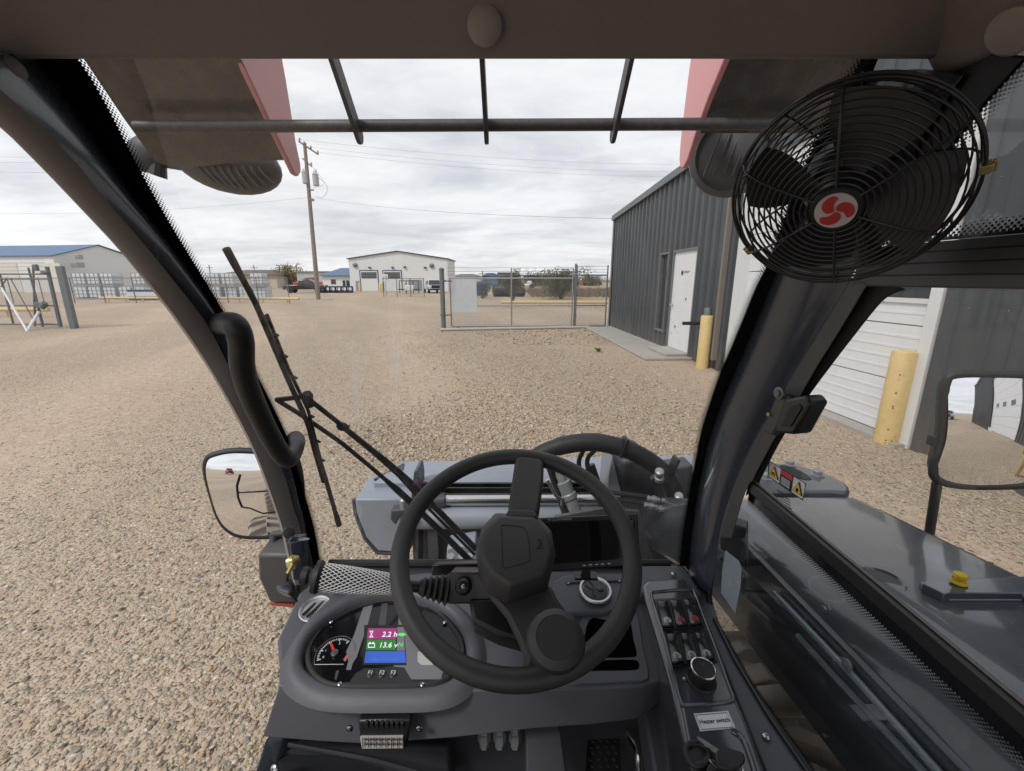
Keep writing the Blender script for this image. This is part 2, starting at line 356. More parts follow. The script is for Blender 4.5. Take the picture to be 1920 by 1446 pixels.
def drift(r, N):   # windrow of coarser stones between the drive and the dirt lane by the wall
    poly = [(835, 608), (1080, 622), (1175, 672), (1290, 742), (1345, 800), (1345, 872), (690, 872), (640, 830), (760, 770), (880, 722), (800, 668), (722, 642), (760, 612)]
    px = r.uniform(630, 1350, N) + r.normal(0, 14, N); py = 606 + 270 * r.random(N); ins = np.zeros(N, bool); j = len(poly) - 1
    for i in range(len(poly)):
        (xi, yi), (xj, yj) = poly[i], poly[j]; c = ((yi > py) != (yj > py)) & (px < (xj - xi) * (py - yi) / (yj - yi + 1e-9) + xi); ins ^= c; j = i
    px = px[ins] + r.normal(0, 1, ins.sum()) * (14 + 60 * r.random(ins.sum()) ** 3); py = py[ins] + r.normal(0, 7, ins.sum()); u = (px - 960) / FPX; v = (py - 723) / FPX
    t = EYE.z / (_sp + v * _cp); x, y = u * t, (_cp - v * _sp) * t; q = np.sin(x * 2.1 + 1.3 * np.sin(y * .9)) * np.sin(y * .8 + x * .7)
    k = (r.random(len(x)) < .45 + .55 * np.clip(.5 + q, 0, 1)) & (x < 3.6); return x[k], y[k]
tag(pebbles('gravel', 80000, drift, .005, .024, 9, 2.8), 'windrow of coarser pale stones running down from the gate', 'gravel', kind='stuff')
def ring(r, N):   # coarse loose stones in front of the fence
    x = r.uniform(-3.2, 4, N); y = r.uniform(11.5, 16.6, N); k = (r.random(N) < .3 + .7 * clump(x * 1.3, y * 1.6)) & ((x > -2.4 + (16.5 - y) * .5)); return x[k], y[k]
tag(pebbles('gravel', 9000, ring, .012, .045, 5), 'coarser pale gravel drifted before the chain link gate', 'gravel', kind='stuff')
ORD = ['first', 'second', 'third', 'fourth', 'fifth', 'sixth', 'seventh', 'eighth', 'ninth', 'tenth', 'eleventh', 'twelfth', 'thirteenth', 'fourteenth', 'fifteenth', 'sixteenth', 'seventeenth', 'eighteenth', 'nineteenth', 'twentieth']
# ------------------------------------------------------------------ dark corrugated building on the right
P0 = G(1143, 613); _w = Vector((-.0414, 1, 0)).normalized()        # wall runs along _w
WD = -_w; WN = Vector((-_w.y, _w.x, 0)); 
if WN.x > 0: WN = -WN                                              # outward normal points to the yard (-x)
def wall(px, py):  return aP(px, py, P0, WN)
def wt(px, py): return (wall(px, py) - P0).dot(WD)                   # distance along the wall from the far corner
def WP(t, z, off=0): return P0 + WD * t + Vector((0, 0, z)) + WN * off
def roofz(t): return 3.84 + .052 * t
bld = thing('metal_building', P0, 'tall dark slate corrugated metal building standing at the edge of the yard', 'building')
T_END = 36.0
doorL, doorR = wt(1261, 560), wt(1303, 560)
doorTop = wall(1285, 472).z; winL, winR = wt(1238, 545), wt(1252, 545); winT, winB = wall(1245, 478).z, wall(1240, 617).z
ohL, ohR = wt(1392, 560), wt(1742, 600)
PRINTW = (doorL, doorR, doorTop, winL, winR, winT, winB, ohL, ohR)
ohTop = 3.6
def corr_strip(mb, t0, t1, zb, zt, pitch=.31):
    n0 = int(math.floor(t0 / pitch)); pts = []
    k = n0
    ts = []
    while k * pitch < t1:
        for f, d in ((0, 0), (.56, 0), (.66, .042), (.90, .042)):
            ts.append((k * pitch + f * pitch, d))
        k += 1
    prof = [(t, d) for t, d in ts if t0 < t < t1]
    def dd(t):
        f = (t / pitch) % 1
        return 0 if f < .56 else (.042 * (f - .56) / .1 if f < .66 else (.042 if f < .9 else .042 * (1 - f) / .1))
    prof = [(t0, dd(t0))] + prof + [(t1, dd(t1))]
    for (a, da), (b, db) in zip(prof, prof[1:]):
        za0 = zb; zt_a = zt(a) if callable(zt) else zt; zt_b = zt(b) if callable(zt) else zt
        mb.add([WP(a, zb, da), WP(b, zb, db), WP(b, zt_b, db), WP(a, zt_a, da)], [(0, 1, 2, 3)])
w = MB(); F = .0
for t0, t1, zb, zt in ((0, winL, F, roofz), (winL, winR, F, winB), (winL, winR, winT, roofz), (winR, doorL, F, roofz), (doorL, doorR, doorTop, roofz),
                       (doorR, ohL - .25, F, roofz), (ohL - .25, ohR + .12, ohTop, roofz), (ohR + .12, 21.4, F, roofz), (21.4, 26.6, 4.2, roofz), (26.6, T_END, F, roofz)):
    corr_strip(w, t0, t1, zb, zt)
w.build('wall', M['corr'], bld, smooth=False)
# body behind the sheet (far end wall, roof)
b2 = MB(); D = 14
a0, a1 = WP(0, 0, -.002), WP(T_END, 0, -.002)
b2.prism([WP(0, 0, -.16), WP(0, 0, -D), WP(0, roofz(0), -D), WP(0, roofz(0), -.16)], WD * .05)
b2.prism([WP(T_END, 0, -.05), WP(T_END, 0, -D), WP(T_END, roofz(T_END), -D), WP(T_END, roofz(T_END), -.05)], WD * .05)
b2.build('end_wall', M['corr'], bld, smooth=False)
MB().add([WP(-.05, roofz(0) + .05, .03), WP(T_END, roofz(T_END) + .05, .03), WP(T_END, roofz(T_END) + .05, -D), WP(-.05, roofz(0) + .05, -D)], [(0, 1, 2, 3)]).build('roof', M['galvdark'], bld, smooth=False)
tr = MB(); tr.prism([WP(-.08, roofz(0) - .10, .045), WP(-.08, roofz(0) + .06, .045), WP(T_END, roofz(T_END) + .06, .045), WP(T_END, roofz(T_END) - .10, .045)], WN * .07)
tr.build('eave_trim', M['galvdark'], bld, smooth=False)
ct = MB(); ct.prism([WP(-.05, 0, .045), WP(.10, 0, .045), WP(.10, roofz(0), .045), WP(-.05, roofz(0), .045)], WN * .02)
ct.prism([WP(-.05, 0, .045), WP(-.05, 0, -.12), WP(-.05, roofz(0), -.12), WP(-.05, roofz(0), .045)], WD * .02)
ct.build('corner_trim', M['galvdark'], bld, smooth=False)
# personnel door
MB().prism([WP(doorL, .12, -.03), WP(doorR, .12, -.03), WP(doorR, doorTop, -.03), WP(doorL, doorTop, -.03)], WN * .05).build('door_frame_fill', M['whitedoor'], bld, smooth=False).name = 'door_leaf'
door = bpy.data.objects['door_leaf']
fr = MB()
for a, b, c, d in ((doorL - .05, doorL, 0, doorTop), (doorR, doorR + .05, 0, doorTop), (doorL - .05, doorR + .05, doorTop, doorTop + .06)):
    fr.prism([WP(a, c, -.02), WP(b, c, -.02), WP(b, d, -.02), WP(a, d, -.02)], WN * .075)
fr.build('door_frame', M['galvdark'], bld, smooth=False)
th = WP(doorR - .0, 1.1)
hn = WP(doorL + .10, 1.12, .02); MB().lathe(hn, WN, [(.028, 0), (.028, .012), (.014, .014), (.014, .04), (.026, .05), (.028, .065), (.016, .075)], 14).build('door_handle', M['steel'], door)
dm = MB()
for t, z, r_ in ((doorL + .33, .62, .06), (doorL + .15, .45, .03), (doorL + .78, 1.28, .055), (doorL + .2, .72, .025), (doorL + .5, .5, .02)):
    c = WP(t, z, .021); dm.add([c + WD * (r_ * (.7 + .4 * math.sin(k * 2.1)) * math.cos(k * .7)) + Vector((0, 0, r_ * 1.1 * (.75 + .3 * math.cos(k * 1.3)) * math.sin(k * .7))) for k in range(9)], [tuple(range(9))])
dm.build('scuff_mark', M['galvdark'], door, smooth=False)
_s = WP((doorL + doorR) / 2 - .12, 1.86, .022)
MB().lathe(_s, WN, [(.055, 0), (.055, .001), (.043, .001), (.043, 0)], 20).build('emblem', M['blackpl'], door)
text('emblem_letter', 'T', _s + WN * .002, WD, (0, 0, 1), .07, M['blackpl'], door)
for k_, (w_, z_) in enumerate(((.32, .022), (.26, -.006))): MB().prism([_s + WD * .08 + Vector((0, 0, z_)) + WN * .001, _s + WD * (.08 + w_) + Vector((0, 0, z_)) + WN * .001, _s + WD * (.08 + w_) + Vector((0, 0, z_ + .018)) + WN * .001, _s + WD * .08 + Vector((0, 0, z_ + .018)) + WN * .001], WN * .001).build('faint_lettering', M['galv'], door, smooth=False)
# tall narrow window
MB().prism([WP(winL, winB, -.05), WP(winR, winB, -.05), WP(winR, winT, -.05), WP(winL, winT, -.05)], WN * .02).build('window', M['darkwin'], bld, smooth=False)
wf = MB()
for a, b, c, d in ((winL - .05, winL, winB, winT), (winR, winR + .05, winB, winT), (winL - .05, winR + .05, winT, winT + .05), (winL - .08, winR + .08, winB - .06, winB)):
    wf.prism([WP(a, c, -.03), WP(b, c, -.03), WP(b, d, -.03), WP(a, d, -.03)], WN * .085)
wf.build('window_frame', M['galvdark'], bpy.data.objects['window'], smooth=False)
# big sectional overhead door
od = MB(); nsec = 6; hs = ohTop / nsec
for i in range(nsec):
    z0, z1 = .04 + i * hs + .006, .04 + (i + 1) * hs - .006
    od.prism([WP(ohL, z0, -.10), WP(ohR - .0, z0, -.10), WP(ohR, z1, -.10), WP(ohL, z1, -.10)], WN * .05)
    for j in range(1, 5):
        z = z0 + (z1 - z0) * j / 5
        od.prism([WP(ohL, z - .012, -.052), WP(ohR, z - .012, -.052), WP(ohR, z + .012, -.052), WP(ohL, z + .012, -.052)], WN * .006)
odo = od.build('overhead_door', M['whitedoor'], bld, smooth=False)
od = MB()
for i in range(7): od.prism([WP(21.4, .02 + i * .6, -.10), WP(26.6, .02 + i * .6, -.10), WP(26.6, .61 + i * .6, -.10), WP(21.4, .61 + i * .6, -.10)], WN * .05)
od2 = od.build('overhead_door', M['whitedoor'], bld, smooth=False)
od = MB()
for tt in (22.6, 24, 25.4): od.prism([WP(tt - .3, 1.9, -.045), WP(tt + .3, 1.9, -.045), WP(tt + .3, 2.2, -.045), WP(tt - .3, 2.2, -.045)], WN * .008)
od.build('door_window', M['darkwin'], od2, smooth=False)
ow = MB(); ofr = MB()
zc = wall(1700, 548).z
for tc in (wt(1702, 550), wt(1702, 550) - 1.35):
    ow.prism([WP(tc - .29, zc - .06, -.045), WP(tc + .29, zc - .06, -.045), WP(tc + .29, zc + .22, -.045), WP(tc - .29, zc + .22, -.045)], WN * .008)
    for a, b, c, d in ((-.34, -.29, -.11, .27), (.29, .34, -.11, .27), (-.34, .34, -.11, -.06), (-.34, .34, .22, .27)):
        ofr.prism([WP(tc + a, zc + c, -.05), WP(tc + b, zc + c, -.05), WP(tc + b, zc + d, -.05), WP(tc + a, zc + d, -.05)], WN * .022)
ow.build('door_window', M['darkwin'], odo, smooth=False); ofr.build('door_window_frame', M['white'], odo, smooth=False)
jm = MB()
for a, b in ((ohL - .25, ohL), (ohR, ohR + .12)):
    jm.prism([WP(a, 0, -.12), WP(b, 0, -.12), WP(b, ohTop, -.12), WP(a, ohTop, -.12)], WN * .17)
jm.build('door_jamb', M['white'], bld, smooth=False)
MB().prism([WP(ohL - .1, 0, -.12), WP(ohR + .1, 0, -.12), WP(ohR + .1, .035, -.12), WP(ohL - .1, .035, -.12)], WN * .28).build('door_threshold', M['concrete'], bld, smooth=False)
ds = MB(); tds = wt(1368, 480); ds.box(WP(tds, 2.0, .085), (.09, .07, 3.6)); ds.build('downspout', mat('brown_grey_downspout', (.20, .17, .145), .6), bld, smooth=False)
pp = MB(); pp.tube([WP(wt(1330, 632), .86, .05), WP(wt(1330, 632) - .05, .86, .55)], .035, 12); pp.build('dark_pipe', M['blackpl'], bld)  # short dark pipe standing out from the wall
# concrete walk along the wall
wk = [G(1086, 617), G(1143, 613), G(1300, 690), G(1178, 684)]
a_, b_ = WP(-.1, 0), WP(wt(1300, 660), 0)
wkq = [a_ + WN * 0, b_, b_ + WN * 1.05, a_ + WN * 1.02]
wo = MB().prism([Vector((p.x, p.y, .004)) for p in wkq], (0, 0, .05)).build('pavement', M['concrete'], bevel=.01); wo['kind'] = 'structure'
st = MB().box(WP((doorL + doorR) / 2, .085, .25), (.55, 1.15, .06), Matrix.Rotation(math.atan2(WD.x, -WD.y), 3, 'Z')).build('door_step', M['concrete'], bld, bevel=.01)

sp_w = G(1122, 660); wd = thing('weed_tuft', sp_w, 'small green weed tuft growing in the gravel beside the concrete walk', 'weed')
wm = MB()
for k in range(26):
    a = k * 2.4; l_ = .06 + .05 * ((k * 7) % 5) / 5; d_ = Vector((math.cos(a), math.sin(a), 0)); s_ = Vector((-d_.y, d_.x, 0)) * .012; b_ = sp_w + d_ * .01
    wm.add([b_ - s_ * .4, b_ + s_ * .4, b_ + d_ * l_ * .5 + s_ + Vector((0, 0, l_ * .8)), b_ + d_ * l_ + Vector((0, 0, l_)), b_ + d_ * l_ * .5 - s_ + Vector((0, 0, l_ * .8))], [(0, 1, 2, 3, 4)])
wm.build('leaves', mat('weed_green', (.07, .13, .03), .7), wd, smooth=False)
# screw rows and sheet laps of the cladding
scw = MB()
for zrow in (.35, 1.45, 2.55, 3.6):
    t = .62
    while t < T_END:
        if zrow < roofz(t) - .15 and not (doorL - .1 < t < doorR + .1 and zrow < doorTop + .1) and not (winL - .1 < t < winR + .1) and not (ohL - .3 < t < ohR + .15 and zrow < ohTop + .1) and not (21.3 < t < 26.7):
            scw.lathe(WP(round(t / .31) * .31 + .09, zrow, 0), WN, [(.009, 0), (.009, .004), (.004, .007), (0, .007)], 6)
        t += .31
scw.build('cladding_screws', M['galvdark'], bld); bpy.data.objects['cladding_screws']['kind'] = 'stuff'
# ------------------------------------------------------------------ bollards
rust = mat('rust_chip', (.09, .035, .02), .9)
def bollard(base, h, r, label, chips, pipe=0):
    t = thing('bollard', base, label, 'bollard', 'pale yellow bollards by the dark building')
    post = MB().lathe(base + Vector((0, 0, -.02)), (0, 0, 1), [(r, 0), (r, h - .015), (r * .93, h), (r * .5, h + .012), (0, h + .016)], 28).build('post', M['yellow'], t)
    if pipe: MB().lathe(base + Vector((0, 0, h - .05)), (0, 0, 1), [(r * .62, 0), (r * .62, pipe), (r * .58, pipe + .01), (0, pipe + .01)], 20).build('pipe_top', M['galvdark'], t)
    cm = MB()
    for ang, z, s in chips:
        c = base + Vector((math.sin(ang) * (r + .0015), -math.cos(ang) * (r + .0015), z)); tx = Vector((math.cos(ang), math.sin(ang), 0))
        ks = 8; cm.add([c + tx * s * (.7 + .35 * math.sin(k * 2.3 + z * 9)) * math.cos(k * .785) + Vector((0, 0, s * (.7 + .35 * math.cos(k * 1.7 + z * 5)) * math.sin(k * .785))) for k in range(ks)], [tuple(range(ks))])
    if chips: cm.build('rust_chip', rust, post, smooth=False)
    return t
bb = G(1316, 690); hb = aY(1322, 590, bb.y).z
bollard(bb, hb, .115, 'yellow bollard with bare grey pipe sticking out of its top', [], .17)
bc = G(1660, 829); hb2 = aY(1700, 655, bc.y).z
bollard(bc, hb2, .108, 'rust chipped pale yellow bollard in front of the white overhead door', [(-.75, hb2 * f, s) for f, s in ((.75, .010), (.7, .006), (.56, .011), (.42, .010), (.40, .009), (.17, .012), (.05, .012), (.02, .01))] + [(-.5, hb2 * .745, .006), (-.3, .05, .012), (0, .03, .014), (.2, .05, .01), (-.1, .1, .008)])

# ------------------------------------------------------------------ utility pole and wires
pb = G(597, 562); pole = thing('utility_pole', pb, 'tall weathered wooden utility pole with transformers and crossarm', 'utility pole')
PY = pb.y; pt = aY(571, 268, PY); ptop = Vector((pt.x, PY, pt.z)); 
def onpole(py): f = (py - 562) / (268 - 562); return pb + (ptop - pb) * f
MB().tube([pb, pb.lerp(ptop, .5), ptop], [.20, .165, .13], 14).build('trunk_post', M['wood'], pole).name = 'shaft'
def PYp(px, py, dy=0): return aY(px, py, PY + dy)
arm = MB(); arm.tube([PYp(560, 265, -.14), PYp(597, 290, -.14)], .065, 4); arm.tube([PYp(567, 297, .0), PYp(585, 313, 0)], .05, 4)
arm.build('crossarm', M['wood'], pole, smooth=False)
ins = MB()
for x, y in ((562, 264), (571, 271), (583, 279), (596, 288), (584, 310)):
    ins.lathe(PYp(x, y, -.14), (0, 0, 1), [(.035, 0), (.09, .04), (.05, .10), (.08, .14), (.05, .22), (0, .25)], 10)
ins.build('insulator', mat('porcelain', (.30, .28, .27), .3), pole)
for i, (x, y) in enumerate(((572, 333), (592, 337))):
    tm = MB(); c = PYp(x, y, -.1); tm.lathe(c - Vector((0, 0, .48)), (0, 0, 1), [(.20, 0), (.24, .04), (.24, .82), (.255, .84), (.255, .9), (.10, .98), (0, 1.0)], 18)
    tm.lathe(c + Vector((.08, 0, .5)), (0, 0, 1), [(.03, 0), (.07, .05), (.04, .1), (.07, .15), (.04, .2), (.06, .26), (0, .3)], 10)
    tm.lathe(c + Vector((-.1, 0, .5)), (0, 0, 1), [(.03, 0), (.06, .05), (.035, .1), (.06, .15), (0, .2)], 10)
    tm.build('transformer', mat('transformer_grey', (.40, .41, .41), .5) if i == 0 else bpy.data.materials['transformer_grey'], pole)
brk = MB(); brk.box(onpole(352) + Vector((.2, -.1, 0)), (.5, .12, .1)); brk.box(onpole(370) + Vector((.25, -.1, 0)), (.3, .2, .18)); brk.build('bracket', M['galvdark'], pole, smooth=False)
lp = MB()
lp.tube(smooth_path([PYp(596, 333, -.2), PYp(611, 345, -.2), PYp(613, 360, -.2), PYp(603, 371, -.2), PYp(592, 368, -.2)], 6), .012, 5)
lp.tube(smooth_path([PYp(583, 310, -.2), PYp(600, 330, -.3), PYp(607, 345, -.2), PYp(590, 352, -.2)], 6), .010, 5)
lp.build('jumper_cable', M['blackpl'], pole)
def wire(a, b, sag, label, n=24, r=.006):
    pts = []
    for i in range(n + 1):
        t = i / n; p = a.lerp(b, t); p = p - Vector((0, 0, sag * 4 * t * (1 - t))); pts.append(p)
    tag(MB().tube(pts, r, 5).build('power_line', M['blackpl']), label, 'power line', 'power lines from the utility pole')
for (x, y), (x2, y2), lab in (((562, 262), (1290, 308), 'uppermost power line running right from the pole crossarm'), ((583, 276), (1290, 322), 'middle power line running right from the pole crossarm'),
                              ((597, 286), (1290, 331), 'lowest power line running right from the pole crossarm end')):
    wire(PYp(x, y, -.1), aY(x2, y2, PY + 12), .5, lab)
wire(PYp(584, 370), aY(1150, 410, 18), .3, 'thin service wire from the pole to the dark building corner')
for x, y, yl, lab in ((562, 262, 286, 'uppermost power line running left from the pole crossarm'), (571, 270, 297, 'second power line running left from the pole crossarm'), (567, 297, 312, 'third power line running left from below the crossarm'), (582, 370, 392, 'lowest power line running left from under the transformers')):
    wire(PYp(x, y, -.1), aY(-200, yl, PY + 6), .8, lab)

# ------------------------------------------------------------------ chain link gate and fence (right of the drive)
def post(mb, px, pyb, pyt, r, Y=None):
    b = G(px, pyb) if Y is None else None
    t = aY(px, pyt, b.y); mb.tube([b, Vector((b.x, b.y, t.z))], r, 12); mb.lathe(Vector((b.x, b.y, t.z)), (0, 0, 1), [(r * 1.15, -.03), (r * 1.15, .01), (r * .6, .05), (0, .06)], 12); return b, t.z
FY = G(836, 615).y
def FP(px, py): return aY(px, py, FY)
def Fx(px): 
    return aY(px, 560, FY).x
sg = thing('sliding_gate', (Fx(845), FY, 0), 'long chain link sliding gate with white mesh backed sign panel', 'gate')
x0, x1 = Fx(845), Fx(1524); zt = FP(1100, 522).z; zm = FP(1100, 573).z; zb = FP(1100, 611).z
x1 = Fx(1073)
f = MB()
for z in (zt, zm, zb): f.tube([(x0, FY, z), (x1, FY, z)], .027, 8)
for x in (x0, (x0 + x1) / 2 + .0, x1): f.tube([(x, FY, zb), (x, FY, zt + (.35 if x != x0 else .0))], .027, 8)
f.build('gate_frame', M['galv'], sg)
MB().quad((x0, FY + .01, zb), (x1, FY + .01, zb), (x1, FY + .01, zt), (x0, FY + .01, zt)).build('mesh_infill', M['chain'], sg, smooth=False)
bw = MB()
for k in range(3):
    z = zt + .12 + k * .12; bw.tube([(x0 - .1, FY, z), (x1, FY, z)], .006, 4)
bw.build('barbed_wire', M['galvdark'], sg)
MB().prism([(Fx(846), FY - .03, FP(850, 586).z), (Fx(894), FY - .03, FP(850, 586).z), (Fx(894), FY - .03, FP(850, 524).z), (Fx(846), FY - .03, FP(850, 524).z)], (0, .012, 0)).build('sign_panel', mat('sign_back', (.62, .64, .68), .5), sg, smooth=False)
MB().quad((Fx(846), FY - .034, FP(850, 586).z), (Fx(894), FY - .034, FP(850, 586).z), (Fx(894), FY - .034, FP(850, 524).z), (Fx(846), FY - .034, FP(850, 524).z)).build('mesh_cover', M['chain'], sg, smooth=False)
gp = thing('gate_post', G(832, 616), 'thick grey steel gate post at the open end of the sliding gate', 'post')
m_ = MB(); post(m_, 832, 616, 505, .085); m_.build('post_tube', M['galvdark'], gp)
m2 = MB()
for y in (527, 590): p_ = FP(832, y); m2.lathe(Vector((p_.x, G(832, 616).y, p_.z)), (0, 0, 1), [(.10, -.03), (.10, .03)], 12); m2.tube([p_ + Vector((.1, -.3, 0)), p_ + Vector((.3, -.1, 0))], .02, 6)
m2.build('roller_bracket', M['galvdark'], gp)
fp = thing('walk_gate', (Fx(1078), FY, 0), 'narrow chain link walk gate beside the dark building', 'gate')
f = MB(); xa, xb = Fx(1080), Fx(1137)
for z in (FP(1100, 516).z, zm, FP(1100, 611).z): f.tube([(xa, FY, z), (xb, FY, z)], .024, 8)
for x in (xa, xb): f.tube([(x, FY, .02), (x, FY, FP(1100, 497).z)], .026, 8)
f.build('gate_frame', M['galvdark'], fp)
MB().quad((xa, FY + .01, .05), (xb, FY + .01, .05), (xb, FY + .01, FP(1100, 516).z), (xa, FY + .01, FP(1100, 516).z)).build('mesh_infill', M['chain'], fp, smooth=False)
f = MB()
for k in range(3): z = FP(1100, 516).z + .1 + k * .1; f.tube([(xa, FY, z), (xb, FY, z)], .006, 4)
f.build('barbed_wire', M['galvdark'], fp)
for px, rr, lab in ((1076, .036, 'grey hinge post between sliding gate and walk gate'), (1147, .036, 'grey end post right against the dark building corner')):
    t = thing('fence_post', G(px, 613), lab, 'post'); m_ = MB(); post(m_, px, 613, 497, rr); m_.build('post_tube', M['galvdark'], t)
sl = MB(); a = G(826, 621); b = G(1105, 616); sl.tube([a + Vector((0, 0, .05)), b + Vector((0, 0, .05))], .05, 8)
tag(sl.build('gate_track', mat('weathered_board', (.45, .42, .38), .8)), 'pale weathered track rail lying under the sliding gate', 'rail')

# ------------------------------------------------------------------ left gate
LY = G(137, 616).y
def LP(px, py, dy=0): return aY(px, py, LY + dy)
t = thing('gate_post', G(138, 616), 'wide flat grey steel gate post left of the drive', 'post')
pz = LP(120, 499).z; c0 = G(140, 616); MB().box((c0.x, c0.y, pz / 2), (.22, .14, pz)).build('post_tube', M['galvdark'], t, bevel=.01)
lg = thing('cantilever_gate', (LP(40, 600).x, LY, 0), 'chain link cantilever gate with white X bracing and motor', 'gate')
f = MB()
xl, xr = LP(-260, 560).x, LP(101, 560).x
for py in (514, 523, 573, 608): z = LP(60, py).z; f.tube([(xl, LY, z), (xr, LY, z)], .028, 8)
for px in (-160, -60, 12, 68, 101):
    x = LP(px, 560).x; f.tube([(x, LY, LP(60, 608).z), (x, LY, LP(60, 502 if px > 60 else 514).z)], .032, 8)
f.build('gate_frame', M['galvdark'], lg)
f = MB(); f.tube([LP(88, 500), LP(114, 613)], .06, 8); f.tube([LP(62, 497), LP(66, 612)], .03, 8); f.build('roller_post', M['galvdark'], lg)
f = MB(); f.tube([LP(3, 540, -.1), LP(52, 622, -.9)], .035, 8); f.tube([LP(73, 585, -.1), LP(50, 622, -.9)], .045, 8); f.build('brace', M['white'], lg)
f = MB(); f.box(LP(77, 572, -.1), (.26, .2, .20)); f.box(LP(75, 592, -.1), (.06, .06, .8)); f.tube([LP(84, 567, -.2), LP(79, 578, -.2)], .09, 10); f.box(LP(85, 510, -.05), (.26, .12, .10)); f.box(LP(68, 502, -.05), (.10, .12, .22)); f.tube([LP(20, 523), LP(66, 606)], .018, 6); f.tube([LP(-40, 606), LP(12, 523)], .018, 6); f.build('gate_motor', M['galvdark'], lg, smooth=False, bevel=.02)
MB().quad((xl, LY + .01, .08), (xr, LY + .01, .08), (xr, LY + .01, LP(60, 523).z), (xl, LY + .01, LP(60, 523).z)).build('mesh_infill', M['chain'], lg, smooth=False)
f = MB()
for k in range(4): z = LP(60, 514).z + .12 + k * .13; f.tube([(xl, LY, z - .06), (xr, LY, z)], .006, 4)
f.build('barbed_wire', M['galvdark'], lg)
bs = thing('fence_line', G(147, 566), 'chain link fence of thin posts along the far storage yard', 'fence')
f = MB(); YF = 33.0; xs = [aY(px, 540, YF).x for px in range(-40, 560, 58)]
for x in xs: f.tube([(x, YF, 0), (x, YF, 1.9)], .035, 6)
f.tube([(xs[0], YF, 1.85), (xs[-1], YF, 1.85)], .025, 6); f.build('fence_posts', M['galvdark'], bs).name = 'fence_frame'
MB().quad((xs[0], YF + .01, .05), (xs[-1], YF + .01, .05), (xs[-1], YF + .01, 1.85), (xs[0], YF + .01, 1.85)).build('mesh_infill', M['chain'], bs, smooth=False)

# ------------------------------------------------------------------ yellow pipe rails on the ground
def rail(pa, pb, label, h=.34, n=4):
    a, b = G(*pa), G(*pb); a.z = b.z = h; d = b - a
    t = thing('pipe_rail', (a.x, a.y, 0), label, 'guard rail', 'low yellow pipe rails round the yard')
    MB().tube([a, b], .095, 10).build('pipe', M['yellow'], t)
    f = MB()
    for i in range(n): p = a + d * ((i + .5) / n); f.tube([(p.x, p.y, 0), (p.x, p.y, h)], .06, 8)
    f.build('rail_stand', M['yellow'], t) if n == 1 else f.build('stands', M['yellow'], t)
rail((188, 567), (318, 567), 'low yellow pipe rail left of the cab pillar, before the white totes')
rail((384, 567), (562, 569), 'low yellow pipe rail ending beside the utility pole')
rail((940, 577), (1140, 577), 'low yellow pipe rail seen through the chain link gate')
rail((-120, 594), (95, 594), 'low yellow pipe rail behind the cantilever gate')

# ------------------------------------------------------------------ far buildings
def gable_house(name, base, along, depth_dir, wdt, dep, eh, ah, label, wallm, roofm):
    t = thing(name, base, label, 'building'); a = Vector(along).normalized(); d = Vector(depth_dir).normalized(); z = Vector((0, 0, 1)); b = Vector(base)
    MB().prism([b, b + a * wdt, b + a * wdt + z * eh, b + a * wdt / 2 + z * ah, b + z * eh], d * dep).build('wall', wallm, t, smooth=False)
    r = MB(); o = .25; s = (ah - eh) / (wdt / 2); k = .12
    for sgn, p in ((-1, b), (1, b + a * wdt)):
        e = p + a * sgn * o + z * (eh - o * s + .03); tp = b + a * wdt / 2 + z * (ah + .03)
        q = [e - d * o, tp - d * o, tp - d * o + z * k, e - d * o + z * k]; r.prism(q, d * (dep + 2 * o))
    r.build('roof', roofm, t, smooth=False); return t
BY = 70.0
def BP(px, py, dy=0): return aY(px, py, BY + dy)
wx0, wx1 = BP(657, 530).x, BP(840, 530).x; eh = BP(700, 486).z; ah = BP(737, 472).z
whb = gable_house('gabled_shop', (wx0, BY, 0), (1, 0, 0), (0, 1, 0), wx1 - wx0, 9, eh, ah, 'white gabled workshop with two large garage doors straight ahead', M['white'], M['navy'])
for pa, pb_, lab in ((677, 709, None), (720, 753, None)):
    a, b, zt_ = BP(pa, 530).x, BP(pb_, 530).x, BP(700, 508).z
    g_ = MB().prism([(a, BY - .05, .02), (b, BY - .05, .02), (b, BY - .05, zt_), (a, BY - .05, zt_)], (0, .04, 0)).build('garage_door', M['white'], whb, smooth=False)
    wn = MB(); zw0, zw1 = BP(700, 522).z, BP(700, 510).z
    for k in range(4): z_ = zw0 + (zw1 - zw0) * k / 4; wn.prism([(a + .15, BY - .09, z_), (b - .15, BY - .09, z_), (b - .15, BY - .09, z_ + (zw1 - zw0) * .2), (a + .15, BY - .09, z_ + (zw1 - zw0) * .2)], (0, .03, 0))
    wn.build('pane_row', M['darkwin'], g_, smooth=False)
    fr = MB()
    for q in ((a - .12, a, 0, zt_), (b, b + .12, 0, zt_), (a - .12, b + .12, zt_, zt_ + .12)): fr.prism([(q[0], BY - .08, q[2]), (q[1], BY - .08, q[2]), (q[1], BY - .08, q[3]), (q[0], BY - .08, q[3])], (0, .07, 0))
    fr.build('door_frame', M['navy'], g_, smooth=False)
a, b = BP(766, 530).x, BP(791, 530).x; MB().prism([(a, BY - .06, 0), (b, BY - .06, 0), (b, BY - .06, BP(0, 525).z), (a, BY - .06, BP(0, 525).z)], (0, .05, 0)).build('side_door', M['cagegrey'], whb, smooth=False)
a, b = BP(667, 530).x, BP(674, 530).x; MB().prism([(a, BY - .06, 0), (b, BY - .06, 0), (b, BY - .06, BP(0, 527).z), (a, BY - .06, BP(0, 527).z)], (0, .05, 0)).build('entry_door', M['cagegrey'], whb, smooth=False)
for x, y in ((665, 497), (809, 498)):
    c = BP(x, y, -.3); MB().lathe(c + Vector((0, .3, 0)), (0, -1, 0), [(.34, 0), (.36, .2), (.22, .3), (.1, .34), (0, .34)], 16).build('vent_fan', M['galvdark'], whb)
lt = MB()
